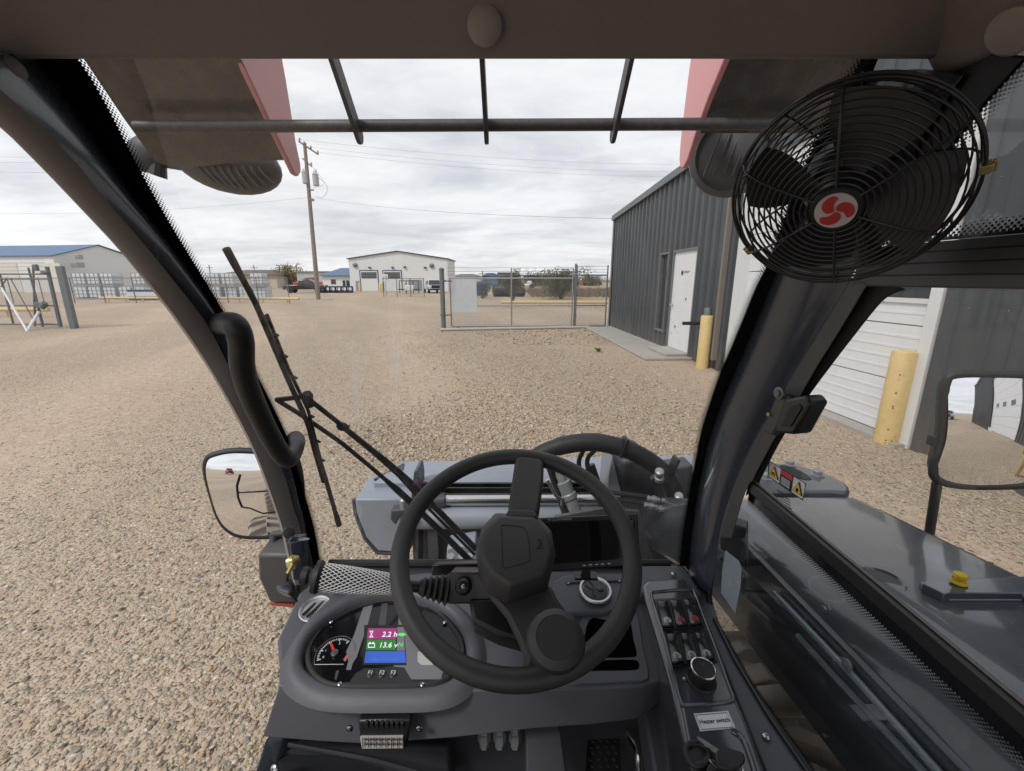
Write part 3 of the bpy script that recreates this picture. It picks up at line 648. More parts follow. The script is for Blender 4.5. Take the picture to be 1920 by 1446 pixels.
for x, y in ((693, 502), (736, 502), (759, 501), (797, 502)): lt.box(BP(x, y, -.15), (.35, .25, .2))
lt.build('wall_lights', M['blackpl'], whb, smooth=False).name = 'flood_light'
lean = thing('lean_to_office', (BP(600, 530).x, BY, 0), 'low white office annex with blue roof beside the gabled workshop', 'building')
a, b = BP(600, 530).x, wx0 - .03; ze = BP(0, 516).z; zr = BP(0, 501).z
MB().prism([(a, BY + 1, 0), (b, BY + 1, 0), (b, BY + 1, ze), (a, BY + 1, ze)], (0, 9, 0)).build('wall', M['white'], lean, smooth=False)
MB().add([(a - .3, BY + .6, ze), (b, BY + .6, ze), (b, BY + 5, zr), (a + 1.6, BY + 5, zr), (a - .3, BY + .6, ze - .15), (b, BY + .6, ze - .15), (b, BY + 9.5, ze), (a - .3, BY + 9.5, ze)], [(0, 1, 2, 3), (4, 5, 1, 0), (3, 2, 6, 7), (0, 3, 7)]).build('roof', M['blueroof'], lean, smooth=False)
w_ = MB()
for q in ((616, 625, 524, 533),): w_.prism([(BP(q[0], 0).x, 0, 0)] * 0 or [(aY(q[0], 530, BY).x, BY + .95, aY(0, q[3], BY).z), (aY(q[1], 530, BY).x, BY + .95, aY(0, q[3], BY).z), (aY(q[1], 530, BY).x, BY + .95, aY(0, q[2], BY).z), (aY(q[0], 530, BY).x, BY + .95, aY(0, q[2], BY).z)], (0, .04, 0))
w_.build('window', M['darkwin'], lean, smooth=False)
w_ = MB()
for q in ((638, 643), (645, 651)): w_.prism([(aY(q[0], 530, BY).x, BY + .95, 0), (aY(q[1], 530, BY).x, BY + .95, 0), (aY(q[1], 530, BY).x, BY + .95, aY(0, 526, BY).z), (aY(q[0], 530, BY).x, BY + .95, aY(0, 526, BY).z)], (0, .04, 0))
w_.build('glass_door', M['darkwin'], lean, smooth=False)
# big blue roofed building at far left
A = aY(113, 540, 62); A.z = 0; gd = Vector((.15, 1, 0)).normalized(); sd = Vector((-1, .15, 0)).normalized()
eh = aY(113, 480, 62).z; ah = aY(200, 460, 67.5).z; wd_ = 12.4
lb = gable_house('blue_roof_warehouse', A, gd, sd, wd_, 60, eh, ah, 'large white warehouse with long blue metal roof at far left', M['white'], M['blueroof'])
mm = MB(); mm.box(aY(146, 497, 63.5), (.9, 1.2, .7)); mm.box(aY(148, 482, 63.8), (.5, .8, .6)); mm.build('wall_vent', M['galv'], lb, smooth=False, bevel=.05)
mm = MB(); 
for px_ in (20, 92, -80):
    c = aY(px_, 497, 64.4 if px_ < 60 else 62.7) ; mm.prism([Vector((c.x - 2.6, 0, 0)) + Vector((0, A.y + (A.x - c.x - 2.6) * .15 - .25 + .8, .02))] * 0 or [A + sd * ((A.x - c.x) + dx_) + gd * (-.06) + Vector((0, 0, z_)) for dx_, z_ in ((-2.4, .02), (2.4, .02), (2.4, 4.0), (-2.4, 4.0))], gd * .05)
mm.build('roller_door', mat('cream_door', (.60, .58, .53), .6), lb, smooth=False)
# brown hipped roof building
hy = 95.0; a, b = aY(403, 530, hy).x, aY(524, 530, hy).x; ze, zr = aY(0, 515, hy).z, aY(0, 505, hy).z
hb_ = thing('hip_roof_house', (a, hy, 0), 'beige low building with brown hipped roof behind the wiper', 'building')
MB().prism([(a + .5, hy, 0), (b - .5, hy, 0), (b - .5, hy, ze), (a + .5, hy, ze)], (0, 12, 0)).build('wall', M['beige'], hb_, smooth=False)
MB().add([(a, hy - .6, ze), (b, hy - .6, ze), (b, hy + 12.6, ze), (a, hy + 12.6, ze), (a + 3.5, hy + 6, zr), (b - 4.2, hy + 6, zr)], [(0, 1, 5, 4), (1, 2, 5), (2, 3, 4, 5), (3, 0, 4), (3, 2, 1, 0)]).build('roof', M['brownroof'], hb_, smooth=False)
gy = 88.0; a, b = aY(558, 530, gy).x, aY(596, 530, gy).x
ss = thing('storage_shed', (a, gy, 0), 'pale grey green metal shed between pole and hip roofed house', 'shed')
MB().prism([(a, gy, 0), (b + 2, gy, 0), (b + 2, gy, aY(0, 510, gy).z), (a, gy, aY(0, 510, gy).z)], (0, 8, 0)).build('wall', mat('pale_green_sheet', (.44, .48, .45), .6), ss, smooth=False)
MB().prism([(a - .2, gy - .3, aY(0, 510, gy).z + .01), (b + 2.2, gy - .3, aY(0, 510, gy).z + .01), (b + 2.2, gy - .3, aY(0, 508.5, gy).z), (a - .2, gy - .3, aY(0, 508.5, gy).z)], (0, 8.6, 0)).build('roof', M['galv'], ss, smooth=False)

# ------------------------------------------------------------------ liquid totes stacked beyond the fence
def tote_proto(loc, s=1.0):
    t = thing('liquid_tote', loc, 'x', 'tote'); l = Vector(loc)
    MB().box(l + Vector((0, 0, .62)), (1.08, .96, .94)).build('tank', M['tote'], t, bevel=.08)
    c = MB()
    for x in (-.58, -.2, .2, .58):
        for y in (-.5, .5): c.box(l + Vector((x, y, .64)), (.03, .03, 1.0))
    for z in (.2, .5, .8, 1.12):
        for y in (-.51, .51): c.box(l + Vector((0, y, z)), (1.18, .02, .03))
        for x in (-.59, .59): c.box(l + Vector((x, 0, z)), (.02, 1.0, .03))
    c.build('cage', M['cagegrey'], t, smooth=False)
    MB().box(l + Vector((0, 0, .06)), (1.2, 1.0, .12)).build('pallet', M['cagegrey'], t, smooth=False)
    return t
tp = None; TYt = 40.0
def totes(pxa, pxb, levels, grp, lab):
    global tp
    xa, xb = aY(pxa, 540, TYt).x, aY(pxb, 540, TYt).x; n = int((xb - xa) / 1.32)
    for i in range(n):
        for l in range(levels):
            if l and random.random() < .14: continue
            x = xa + i * 1.32
            if tp is None: o = tp = tote_proto((x, TYt, 0))
            else: o = copy_tree(tp)
            o.location = (x, TYt + random.uniform(-.15, .15) , l * 1.18); o['group'] = grp; o['label'] = ORD[i] + ' white tote from the left in the ' + ('bottom', 'top')[l] + ' row ' + lab
totes(160, 300, 2, 'white liquid totes left of the cab pillar', 'beyond the left gate')
totes(408, 535, 2, 'white liquid totes behind the wiper', 'behind the wiper')
# ------------------------------------------------------------------ drums
def drum(loc):
    t = thing('drum', loc, 'black drum with white label in the row before the blue roofed annex', 'drum', 'black drums before the office annex'); l = Vector(loc)
    MB().lathe(l, (0, 0, 1), [(.28, 0), (.29, .02), (.29, .29), (.305, .31), (.29, .33), (.29, .56), (.305, .58), (.29, .6), (.29, .88), (.27, .9), (0, .88)], 16).build('barrel', mat('navy_drum', (.02, .03, .07), .4) if 'navy_drum' not in bpy.data.materials else bpy.data.materials['navy_drum'], t)
    MB().prism([l + Vector((-.16, -.31, .35)), l + Vector((.16, -.31, .35)), l + Vector((.16, -.31, .72)), l + Vector((-.16, -.31, .72))], (0, .012, 0)).build('label', M['tote'], t, smooth=False)
    return t
dp = None; DY = 60.0
for i in range(16):
    x = aY(606 + i * 3.5, 545, DY).x
    if dp is None: o = dp = drum((x, DY, 0))
    else: o = copy_tree(dp)
    o.location = (x, DY + (i % 3) * .25, 0); o['label'] = ORD[i] + ' black drum from the left before the blue roofed annex'
tag(MB().lathe((aY(602, 545, DY).x, DY, 0), (0, 0, 1), [(.3, 0), (.3, .95), (0, .95)], 16).build('drum', M['bluepl']), 'bright blue drum at the left end of the black drums', 'drum')
dp2 = None
for i in range(9):
    x = aY(246 + i * 6.0, 545, 38).x; o = copy_tree(dp); o.location = (x, 38, 0); o['label'] = ORD[i] + ' black drum from the left before the left tote stacks'; o['group'] = 'black drums before the left totes'

# ------------------------------------------------------------------ vehicles
def wheel(parent, c, r, w=.25):
    wl = MB().lathe(Vector(c) - Vector((0, w / 2, 0)), (0, 1, 0), [(r * .62, 0), (r * .96, .01), (r, .05), (r, w - .05), (r * .96, w - .01), (r * .62, w)], 20).build('wheel', M['blackrub'], parent)
    MB().lathe(Vector(c) - Vector((0, w / 2 - .02, 0)), (0, 1, 0), [(0, 0), (r * .2, 0), (r * .6, .03), (r * .62, w - .05), (0, w - .05)], 16).build('rim', M['steel'], wl)
def pickup(loc, body, label, yaw, sc=1.0):
    t = thing('pickup_truck', (0, 0, 0), label, 'pickup truck')
    z = lambda p: [Vector((x, -.95, y)) for x, y in p]
    MB().prism(z([(-2.7, .45), (-2.7, 1.05), (-.3, 1.08), (.85, 1.08), (1.6, 1.12), (2.65, 1.0), (2.7, .5)]), (0, 1.9, 0)).build('body', body, t, bevel=.08)
    cb = MB(); rings = []
    for x0_, x1_, zz, hw in ((-.75, 1.55, 1.09, .9), (-.62, .85, 1.72, .74), (-.5, .7, 1.78, .68)):
        rings.append([Vector((x0_, -hw, zz)), Vector((x1_, -hw, zz)), Vector((x1_, hw, zz)), Vector((x0_, hw, zz))])
    cb.loft(rings).build('cab', body, t, bevel=.04)
    g_ = MB()
    for s in (-1, 1): g_.prism([Vector((-.6, s * .895, 1.15)), Vector((1.25, s * .895, 1.15)), Vector((.78, s * .80, 1.62)), Vector((-.5, s * .80, 1.62))], (0, s * .02, 0))
    g_.prism([Vector((1.52, -.8, 1.15)), Vector((1.52, .8, 1.15)), Vector((.98, .68, 1.66)), Vector((.98, -.68, 1.66))], (.03, 0, .02)); g_.build('window', M['darkwin'], t, smooth=False)
    MB().box((2.7, 0, .85), (.06, 1.3, .36)).box((2.72, 0, .5), (.14, 1.8, .18)).build('grille', M['blackpl'], t, bevel=.02)
    for s in (-1, 1): MB().box((2.69, s * .76, .86), (.05, .3, .2)).build('headlight', M['tote'], t, bevel=.02)
    for x in (-1.75, 1.75):
        for s in (-1, 1): wheel(t, (x, s * .86, .39), .39)
    t.location = loc; t.rotation_euler = (0, 0, yaw); return t
c = aY(812, 545, 60); pickup((c.x, 60, 0), mat('white_car_paint', (.50, .51, .52), .25, coat=.5), 'white pickup truck parked before the gabled workshop', R(-70))
c = aY(574, 545, 60); pickup((c.x, 60, 0), mat('charcoal_car_paint', (.02, .02, .022), .25, coat=.5), 'black pickup truck parked left of the utility pole', R(8))
c = aY(588, 540, 72); pickup((c.x, 72, .35), M['red'], 'red pickup truck standing behind the utility pole', R(190))
# flatbed skid steer at the white shop
c = G(744, 551); sk = thing('flatbed_trailer', (BP(775, 545).x, 58, 0), 'black lift frame parked in front of the workshop side door', 'lift frame')
xk = aY(768, 545, 58).x; f = MB(); 
for dx in (-1.3, -.4, .5, 1.2): f.box((xk + dx, 58, .8), (.1, .1, 1.6))
f.box((xk, 58, 1.6), (2.7, .12, .1)); f.box((xk, 58, .5), (2.7, 1.2, .14)); f.build('frame', M['blackpl'], sk, smooth=False); sk.name = 'lift_frame'
f = MB(); f.box((xk + .1, 57.6, .7), (1.2, .7, .7)); f.build('tank', M['tote'], sk, bevel=.1)
# entrance sign and little bollards by workshop
for px, lab in ((713, 'thin yellow bollard between the workshop garage doors'), (716.5, 'yellow bollard beside the speed sign by the workshop'), (760, 'yellow bollard right of the second workshop door'), (675, 'yellow bollard left of the first workshop door')):
    x = aY(px, 548, 60).x; MBt = MB().lathe((x, 60, 0), (0, 0, 1), [(.14, 0), (.14, 1.25), (.09, 1.32), (0, 1.34)], 14).build('bollard', M['yellow']); tag(MBt, lab, 'bollard', 'small yellow bollards at the white workshop')
sgn = thing('speed_sign', (aY(724, 545, 50).x, 50, 0), 'small white speed sign reading 15 before the garage doors', 'sign')
x = aY(724, 545, 50).x; MB().box((x, 50, .9), (.06, .06, 1.8)).build('post', M['galv'], sgn); MB().box((x, 49.95, 1.95), (.62, .03, .78)).build('panel', M['white'], sgn, bevel=.005)
text('lettering', '15', (x, 49.93, 1.92), (1, 0, 0), (0, 0, 1), .55, M['blackpl'], sgn)
# small mid fence before the shop
mf = thing('fence_section', (aY(720, 545, 46).x, 46, 0), 'short chain link gate section standing in front of the garage doors', 'fence')
xa, xb = aY(719, 545, 46).x, aY(795, 545, 46).x; f = MB()
for k in range(4): x = xa + (xb - xa) * k / 3; f.tube([(x, 46, 0), (x, 46, 1.9)], .04, 6)
f.tube([(xa, 46, 1.85), (xb, 46, 1.85)], .03, 6); f.build('fence_frame', M['galvdark'], mf)
MB().quad((xa, 46.01, 0), (xb, 46.01, 0), (xb, 46.01, 1.85), (xa, 46.01, 1.85)).build('mesh_infill', M['chain'], mf, smooth=False)

# ------------------------------------------------------------------ bushes and trees
def bush(loc, w, h, label, leafm, n=2600, trunk=True, name='bush', leaf=.10, seed=1):
    r = np.random.default_rng(seed); t = thing(name, loc, label, 'bush' if name == 'bush' else 'tree'); l = Vector(loc)
    st = MB()
    ends = []
    for k in range(9):
        a = r.uniform(0, 6.28); sp = r.uniform(.2, .8); e = l + Vector((math.cos(a) * w * .42 * sp, math.sin(a) * w * .3 * sp, h * r.uniform(.55, .92))); ends.append(e)
        mid = l.lerp(e, .5) + Vector((r.normal() * .05 * w, 0, 0)); st.tube([l + Vector((math.cos(a) * .05, 0, 0)), mid, e], [.05 * h / 2, .03 * h / 2, .01], 6)
    st.build('stem', M['bark'], t)
    cl = []
    for k in range(34):
        e = ends[k % 9]; f = r.uniform(.35, 1.05); c = l.lerp(e, f) + Vector((r.normal() * w * .13, r.normal() * w * .12, r.normal() * h * .06)); cl.append((c, r.uniform(.5, 1.2)))
    m = MB()
    for k in range(n):
        c, s = cl[int(r.integers(len(cl)))]; s *= w * .11
        p = c + Vector((max(-1.8, min(1.8, r.normal())) * s, r.normal() * s, max(-1.7, min(1.5, r.normal())) * s * .9))
        if p.z < .05: p.z = .05 + r.random() * .3
        u = Vector(r.normal(size=3)).normalized() * leaf * r.uniform(.5, 1.2); v = Vector(r.normal(size=3)).cross(u).normalized() * leaf * .45
        m.add([p - u * .5, p + v * .5, p + u * .5, p - v * .5], [(0, 1, 2, 3)])
    m.build('foliage', leafm, t, smooth=False); return t
bush((aY(1052, 545, 40).x, 40, 0), 4.4, 2.9, 'round olive green bush seen through the chain link gate', M['leaf'], 8000, leaf=.17, seed=2)
bush((aY(961, 545, 34).x, 34, 0), 1.7, 2.7, 'narrow upright olive bush behind the gate centre post', M['leaf'], 4500, leaf=.13, seed=3)
bush((aY(905, 545, 42).x, 42, 0), 2.6, 1.7, 'small dark evergreen bush next to the white sign panel', M['leafg'], 1500, leaf=.14, seed=4)
for px, Y, w, h, lm, lab, sd_ in ((552, 100, 7, 5.2, 'leafy', 'yellow autumn tree far behind the utility pole', 5), (536, 110, 9, 4.5, 'bark', 'bare brown tree left of the yellow autumn tree', 6), (1002, 120, 9, 4.0, 'leafg', 'distant dark green tree behind the upright bush', 7),
                               (1105, 130, 8, 3.4, 'leaf', 'distant low olive tree near the dark building', 8), (1020, 140, 10, 3.2, 'leaf', 'distant pale tree beside the dark green one', 12)):
    bush((aY(px, 545, Y).x, Y, 0), w, h, lab, M[lm], 1300, name='tree', leaf=.5, seed=sd_)
# brush strip of dry weeds beyond the fence
def weeds(name, x0, x1, y0, y1, n, h, label, mats, seed):
    r = np.random.default_rng(seed); m = MB()
    for k in range(n):
        x, y = r.uniform(x0, x1), r.uniform(y0, y1); hh = h * r.uniform(.4, 1.1); dx, dy = r.normal(0, .15, 2) ; w = r.uniform(.02, .06)
        a = r.uniform(0, 3.14); c, s = math.cos(a) * w, math.sin(a) * w
        m.add([(x - c, y - s, 0), (x + c, y + s, 0), (x + dx + c * .4, y + dy, hh), (x + dx - c * .4, y + dy, hh)], [(0, 1, 2, 3)])
    tag(m.build(name, mats, smooth=False), label, 'weeds', kind='stuff')
weeds('grass', 2, 24, 44, 64, 6000, .75, 'dry brown weeds standing beyond the fenced yard', mat('dry_weed', (.20, .15, .11), .9, 0, .4, 1), 11)
# culverts, tank and machines through the fence
cu = [(928, 46, .9), (944, 46, .9), (936, 47.5, .9), (952, 46, .9)]
for i, (px, Y, r_) in enumerate(cu):
    x = aY(px + 8, 545, Y).x; m = MB(); n = 22; pts = []
    n = 11
    for k in range(n * 2): pts.append((.62 + (.05 if k % 2 else 0), k * .09))
    m.lathe((x - .6, Y, .66 + (1.2 if i == 2 else 0)), (1, .25, 0), [(.5, 0)] + pts + [(.5, n * .18)], 20)
    tag(m.build('culvert_pipe', mat('black_culvert', (.02, .024, .035), .4) if i == 0 else bpy.data.materials['black_culvert']), ('leftmost', 'middle', 'topmost', 'rightmost')[i] + ' black ribbed culvert pipe in the pile beyond the gate', 'pipe', 'black culvert pipes beyond the gate')
tag(MB().lathe((aY(902, 540, 50).x, 50, 0), (0, 0, 1), [(.75, 0), (.75, 1.3), (.5, 1.5), (.2, 1.55), (0, 1.55)], 22).build('water_tank', M['bluepl']), 'dark blue plastic water tank right of the white sign panel', 'tank')
# distant things along the horizon at right
def farbox(px0, px1, pyt, Y, m, name, label, cat, roofm=None):
    a, b = aY(px0, 530, Y).x, aY(px1, 530, Y).x; z = aY(0, pyt, Y).z
    t = thing(name, (a, Y, 0), label, cat)
    MB().prism([(a, Y, 0), (b, Y, 0), (b, Y, z), (a, Y, z)], (0, 8, 0)).build('wall', m, t, smooth=False)
    MB().prism([(a - .4, Y - .4, z + .01), (b + .4, Y - .4, z + .01), ((b * .7 + a * .3), Y - .4, z + .9), ((a * .7 + b * .3), Y - .4, z + .9)], (0, 9, 0)).build('roof', roofm or M['brownroof'], t, smooth=False); return t
farbox(848, 905, 519, 150, M['white'], 'far_warehouse', 'distant low white warehouse right of the gabled workshop', 'building', M['galv'])
farbox(980, 1010, 521, 130, mat('rust_orange_wall', (.40, .22, .12), .8), 'far_shed', 'distant orange brown shed between the bushes', 'shed')
farbox(905, 935, 518, 130, mat('distant_blue_wall', (.10, .16, .28), .7), 'far_shop', 'distant blue shop above the culvert pipes', 'building', M['blueroof'])
for px, Y, m, lab in ((948, 95, 'red', 'small red truck parked beyond the culvert pipes'), (1088, 130, 'red', 'distant red farm implement near the walk gate'), (985, 85, 'tote', 'distant white vehicle beyond the orange shed'), (1118, 150, 'red', 'distant red frame machine behind the walk gate')):
    x = aY(px, 540, Y).x; t = thing('farm_machine', (x, Y, 0), lab, 'vehicle')
    MB().box((x, Y, .75), (3.0, 1.6, .5)).box((x + .8, Y, 1.25), (.9, 1.4, .6)).build('body', M[m], t, bevel=.15)
    for dx in (-1.2, 1.2): wheel(t, (x + dx, Y - .8, .5), .5)
hb3 = thing('drill_boom_rig', (aY(1035, 520, 90).x, 90, 0), 'distant long dark boom machine on the horizon right of the workshop', 'machine'); hb3.name = 'boom_rig'
x = aY(915, 520, 90).x; MB().tube([(x, 90, 2.2), (x + 8, 90, 2.6)], .12, 6).tube([(x + 1, 90, 0), (x + 3, 90, 2.4)], .09, 6).tube([(x + 6, 90, 0), (x + 4, 90, 2.4)], .09, 6).build('frame', M['galvdark'], hb3)
for i, px in enumerate((397, 480, 527, 548, 559, 905, 990)):
    Y = 170; x = aY(px, 530, Y).x; z = aY(0, 497 if px < 600 else 508, Y).z; t = MB().tube([(x, Y, 0), (x, Y, z)], .18, 6).tube([(x - 1.3, Y, z - 1), (x + 1.3, Y, z - 1)], .1, 6).build('utility_pole', M['wood'])
    tag(t, 'tiny distant utility pole ' + ('left of the brown hipped roof', 'over the middle of the brown hipped roof', 'at the right end of the brown hipped roof', 'over the yellow autumn tree', 'right of the yellow autumn tree', 'above the blue water tank', 'above the orange brown shed')[i], 'utility pole', 'distant utility poles on the horizon')
# treeline on the horizon
weeds('treeline', -200, 260, 330, 380, 9000, 4.5, 'thin dark line of scrub and trees on the horizon', mat('horizon_scrub', (.10, .10, .09), .95, 0, .3, .05), 13)
bpy.data.objects['treeline'].scale = (1, 1, 1)
# a pallet of dirt clods and debris near the pole
tag(MB().ball(pb + Vector((.9, -.6, .02)), .22, 10, (2.4, 1, .5)).ball(pb + Vector((-.8, -.4, .02)), .22, 10, (2.6, 1, .4)).build('dirt_mound', M['concrete']), 'small heap of broken concrete at the foot of the utility pole', 'rubble')
# ---- behind the camera: seen only in the mirrors
for i, (x, y, yaw, m, lab) in enumerate(((2.2, -26, R(95), bpy.data.materials['white_car_paint'], 'white pickup truck seen in the right mirror beside the dark building'), (-14, -32, R(60), M['red'], 'red pickup truck far behind, seen in the mirrors'))):
    pickup((x, y, 0), m, lab, yaw)
mr = thing('pipe_guard', WP(wt(1742, 600) + 5.6, 0, .6), 'pale yellow pipe guard rail seen in the right mirror beside the building', 'guard rail')
f = MB(); q0, q1 = WP(wt(1742, 600) + 5.6, 0, .55), WP(wt(1742, 600) + 7.4, 0, .55)
for q in (q0, q1, q0 + WN * .9): f.tube([q, q + Vector((0, 0, 1.1))], .06, 10)
for z in (.35, .75, 1.05): f.tube([q0 + Vector((0, 0, z)), q1 + Vector((0, 0, z))], .05, 8); f.tube([q0 + Vector((0, 0, z)), q0 + WN * .9 + Vector((0, 0, z))], .05, 8)
f.build('rail_frame', M['yellow'], mr)
# ================================================================== the telehandler, seen from its cab
def glass_mat(name, tint=.93, refl=.55, base=.035, dust_glare=.0):
    m, N, L = newmat(name); t = N.new('ShaderNodeBsdfTransparent'); t.inputs[0].default_value = (tint, tint, tint, 1)
    gl = N.new('ShaderNodeBsdfGlossy'); gl.inputs['Roughness'].default_value = .02; gl.inputs['Color'].default_value = (.9, .92, .95, 1)
    lw = N.new('ShaderNodeLayerWeight'); lw.inputs[0].default_value = .5
    f = mth(N, L, 'ADD', mth(N, L, 'MULTIPLY', mth(N, L, 'POWER', lw.outputs['Facing'], 4.0), refl), base)
    mx = N.new('ShaderNodeMixShader'); L.new(f, mx.inputs[0]); L.new(t.outputs[0], mx.inputs[1]); L.new(gl.outputs[0], mx.inputs[2]); last = mx.outputs[0]
    if dust_glare:   # film of dust on the pane
        d = N.new('ShaderNodeBsdfTranslucent'); d.inputs[0].default_value = (.80, .77, .72, 1); mp = N.new('ShaderNodeMapping'); L.new(geo(N), mp.inputs[0]); mp.inputs['Scale'].default_value = (1, .5, .25)
        k = ramp(N, L, nz(N, L, mp.outputs[0], 9, 8, .7, 1.5), [(.42, 0), (.8, 1)])
        m2 = N.new('ShaderNodeMixShader'); L.new(mth(N, L, 'ADD', mth(N, L, 'MULTIPLY', k, dust_glare), dust_glare * .25), m2.inputs[0]); L.new(last, m2.inputs[1]); L.new(d.outputs[0], m2.inputs[2]); last = m2.outputs[0]
    o = N.new('ShaderNodeOutputMaterial'); L.new(last, o.inputs[0]); return m
def frit_mat(name, wsolid, wdots, p=.0042):
    m, N, L = newmat(name); b = N.new('ShaderNodeBsdfPrincipled'); b.inputs['Base Color'].default_value = (.006, .007, .008, 1); b.inputs['Roughness'].default_value = .18
    t = N.new('ShaderNodeBsdfTransparent'); mx = N.new('ShaderNodeMixShader'); o = N.new('ShaderNodeOutputMaterial')
    uv = N.new('ShaderNodeUVMap'); sp = N.new('ShaderNodeSeparateXYZ'); L.new(uv.outputs[0], sp.inputs[0]); u, v = sp.outputs[0], sp.outputs[1]
    a = mth(N, L, 'DIVIDE', v, p * .5); row = mth(N, L, 'FLOOR', a); par = mth(N, L, 'MULTIPLY', mth(N, L, 'MODULO', row, 2.0), .5)
    fv = mth(N, L, 'MULTIPLY', mth(N, L, 'SUBTRACT', mth(N, L, 'FRACT', a), .5), .5)
    fu = mth(N, L, 'SUBTRACT', mth(N, L, 'FRACT', mth(N, L, 'ADD', mth(N, L, 'DIVIDE', u, p), par)), .5)
    dd = mth(N, L, 'SQRT', mth(N, L, 'ADD', mth(N, L, 'MULTIPLY', fu, fu), mth(N, L, 'MULTIPLY', fv, fv)))
    rr = mth(N, L, 'MULTIPLY', mth(N, L, 'SUBTRACT', 1.0, mth(N, L, 'DIVIDE', mth(N, L, 'SUBTRACT', v, wsolid), wdots)), .40)
    f = mth(N, L, 'MAXIMUM', mth(N, L, 'LESS_THAN', v, wsolid), mth(N, L, 'LESS_THAN', dd, rr))
    L.new(f, mx.inputs[0]); L.new(t.outputs[0], mx.inputs[1]); L.new(b.outputs[0], mx.inputs[2]); L.new(mx.outputs[0], o.inputs[0]); return m
M['glass'] = glass_mat('windscreen_glass', .975, .6, .045, dust_glare=.022); M['sideglass'] = glass_mat('side_glass', .95, .5, .04, dust_glare=.008); M['tintglass'] = glass_mat('tinted_side_glass', .86, .5, .04, dust_glare=.008)
M['paint'] = mat('slate_machine_paint', (.042, .051, .070), .26, .0, .1, 5, coat=.5, rv=.08)
M['boompaint'] = mat('slate_boom_paint', (.050, .060, .074), .30, .0, .14, 3, coat=.9, rv=.12, dust=.16, dustc=(.22, .20, .18))
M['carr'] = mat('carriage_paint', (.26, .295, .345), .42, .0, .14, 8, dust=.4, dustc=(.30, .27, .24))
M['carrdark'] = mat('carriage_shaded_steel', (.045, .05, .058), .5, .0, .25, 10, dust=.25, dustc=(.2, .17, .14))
M['liner'] = mat('headliner_plastic', (.27, .245, .243), .75, 0, .06, 3, grain=.3, gs=1200)
M['trim'] = mat('pillar_trim_plastic', (.25, .225, .215), .62, 0, .06, 4, grain=.3, gs=1400)
M['dash'] = mat('dash_plastic', (.078, .079, .094), .5, 0, .12, 9, grain=.35, gs=1500)
M['dashlow'] = mat('lower_dash_plastic', (.032, .034, .043), .6, 0, .08, 5, grain=.3, gs=1500)  # lower plastics darkened to carry the footwell shade in their colour
M['wheelrub'] = mat('wheel_urethane', (.040, .038, .037), .48, 0, .08, 20, grain=.55, gs=900)
M['gloss'] = mat('gloss_console', (.050, .052, .066), .13, 0, .1, 12, coat=.8, rv=.12)
M['frame'] = mat('side_frame_plastic', (.06, .057, .056), .5, 0, .06, 4, grain=.3, gs=1400)
M['seal'] = mat('black_seal', (.008, .008, .009), .6)
M['satin'] = mat('satin_black_metal', (.02, .021, .023), .35, 0, .1, 20)
M['silver'] = mat('silver_ring', (.60, .60, .62), .3, .7)
M['zinc'] = mat('yellow_zinc', (.50, .40, .18), .3, .9)
M['dirty'] = mat('dusty_underside', (.055, .047, .041), .28, 0, .35, 9, coat=.3, dust=.5, dustc=(.19, .15, .12))
M['pink'] = mat('red_visor_plate', (.74, .34, .34), .4, 0, .04, 4)
M['mirror'] = mat('mirror_glass', (.86, .88, .90), .015, 1, .01, 2, rv=.0)
M['tyre'] = mat('dusty_tyre', (.40, .34, .28), .85, 0, .25, 14, grain=.4, gs=200, dust=.6, dustc=(.26, .20, .16))
M['lampgrey'] = mat('work_lamp_plastic', (.055, .055, .06), .5, 0, .1, 10, dust=.3, dustc=(.15, .13, .11))

tele = thing('telehandler', (0, 0, 0), 'slate grey telehandler seen from its own cab, steering wheel and boom included', 'telehandler')
tele['category'] = 'vehicle'
def PX(l, X, dx=0): return [aX(x, y, X) for x, y in l]
def resample(pts, n):
    P = [Vector(p) for p in pts]; d = [0]
    for a, b in zip(P, P[1:]): d.append(d[-1] + (b - a).length)
    out = []
    for i in range(n):
        s = d[-1] * i / (n - 1); k = 0
        while k < len(P) - 2 and d[k + 1] < s: k += 1
        out.append(P[k].lerp(P[k + 1], (s - d[k]) / max(1e-9, d[k + 1] - d[k])))
    return out
NS = 40
def curve(pts): return resample(smooth_path(pts, 8), NS)
# ---- windscreen profile from the left glass edge
GXL, GXR = -.44, .367
FL = [(140, 95), (165, 130), (200, 190), (240, 268), (275, 335), (323, 420), (377, 510), (433, 610), (483, 705), (533, 810), (562, 890), (590, 985), (604, 1062)]
prof = [aX(x, y, GXL) for x, y in FL]
prof = [Vector((p.y, p.z)) for p in smooth_path([Vector((0, p.y, p.z)) for p in prof], 4)] if False else [Vector((p.y, p.z)) for p in smooth_path([Vector((0, q.y, q.z)) for q in prof], 4)]
prof = [Vector((prof[0].x - .06, prof[0].y + .04))] + prof
def onG(px, py, off=0):
    r = ray(px, py); best = None
    for a, b in zip(prof, prof[1:]):
        # EYE + r t : y = r.y t, z = 1.7 + r.z t
        e = b - a; den = r.y * e.y - r.z * e.x
        if abs(den) < 1e-12: continue
        t = (a.x * e.y - (a.y - EYE.z) * e.x) / den
        s = ((r.y * t) - a.x) / e.x if abs(e.x) > abs(e.y) else ((EYE.z + r.z * t) - a.y) / e.y
        if -.001 <= s <= 1.001 and t > 0:
            n = Vector((0, -e.y, e.x)).normalized()
            if n.y < 0: n = -n
            best = EYE + r * (t + off / r.dot(n)); break
    if best is None: best = aY(px, py, prof[-1].x + off)
    return best
ws = MB(); nx = 10
rows = [[Vector((GXL - .012 + (GXR + .018 - GXL + .012) * i / nx, p.x, p.y)) for i in range(nx + 1)] for p in prof]
for j in range(len(rows) - 1):
    pass
ws.loft(rows, closed=False, caps=False)
ws.build('windscreen', M['glass'], tele)
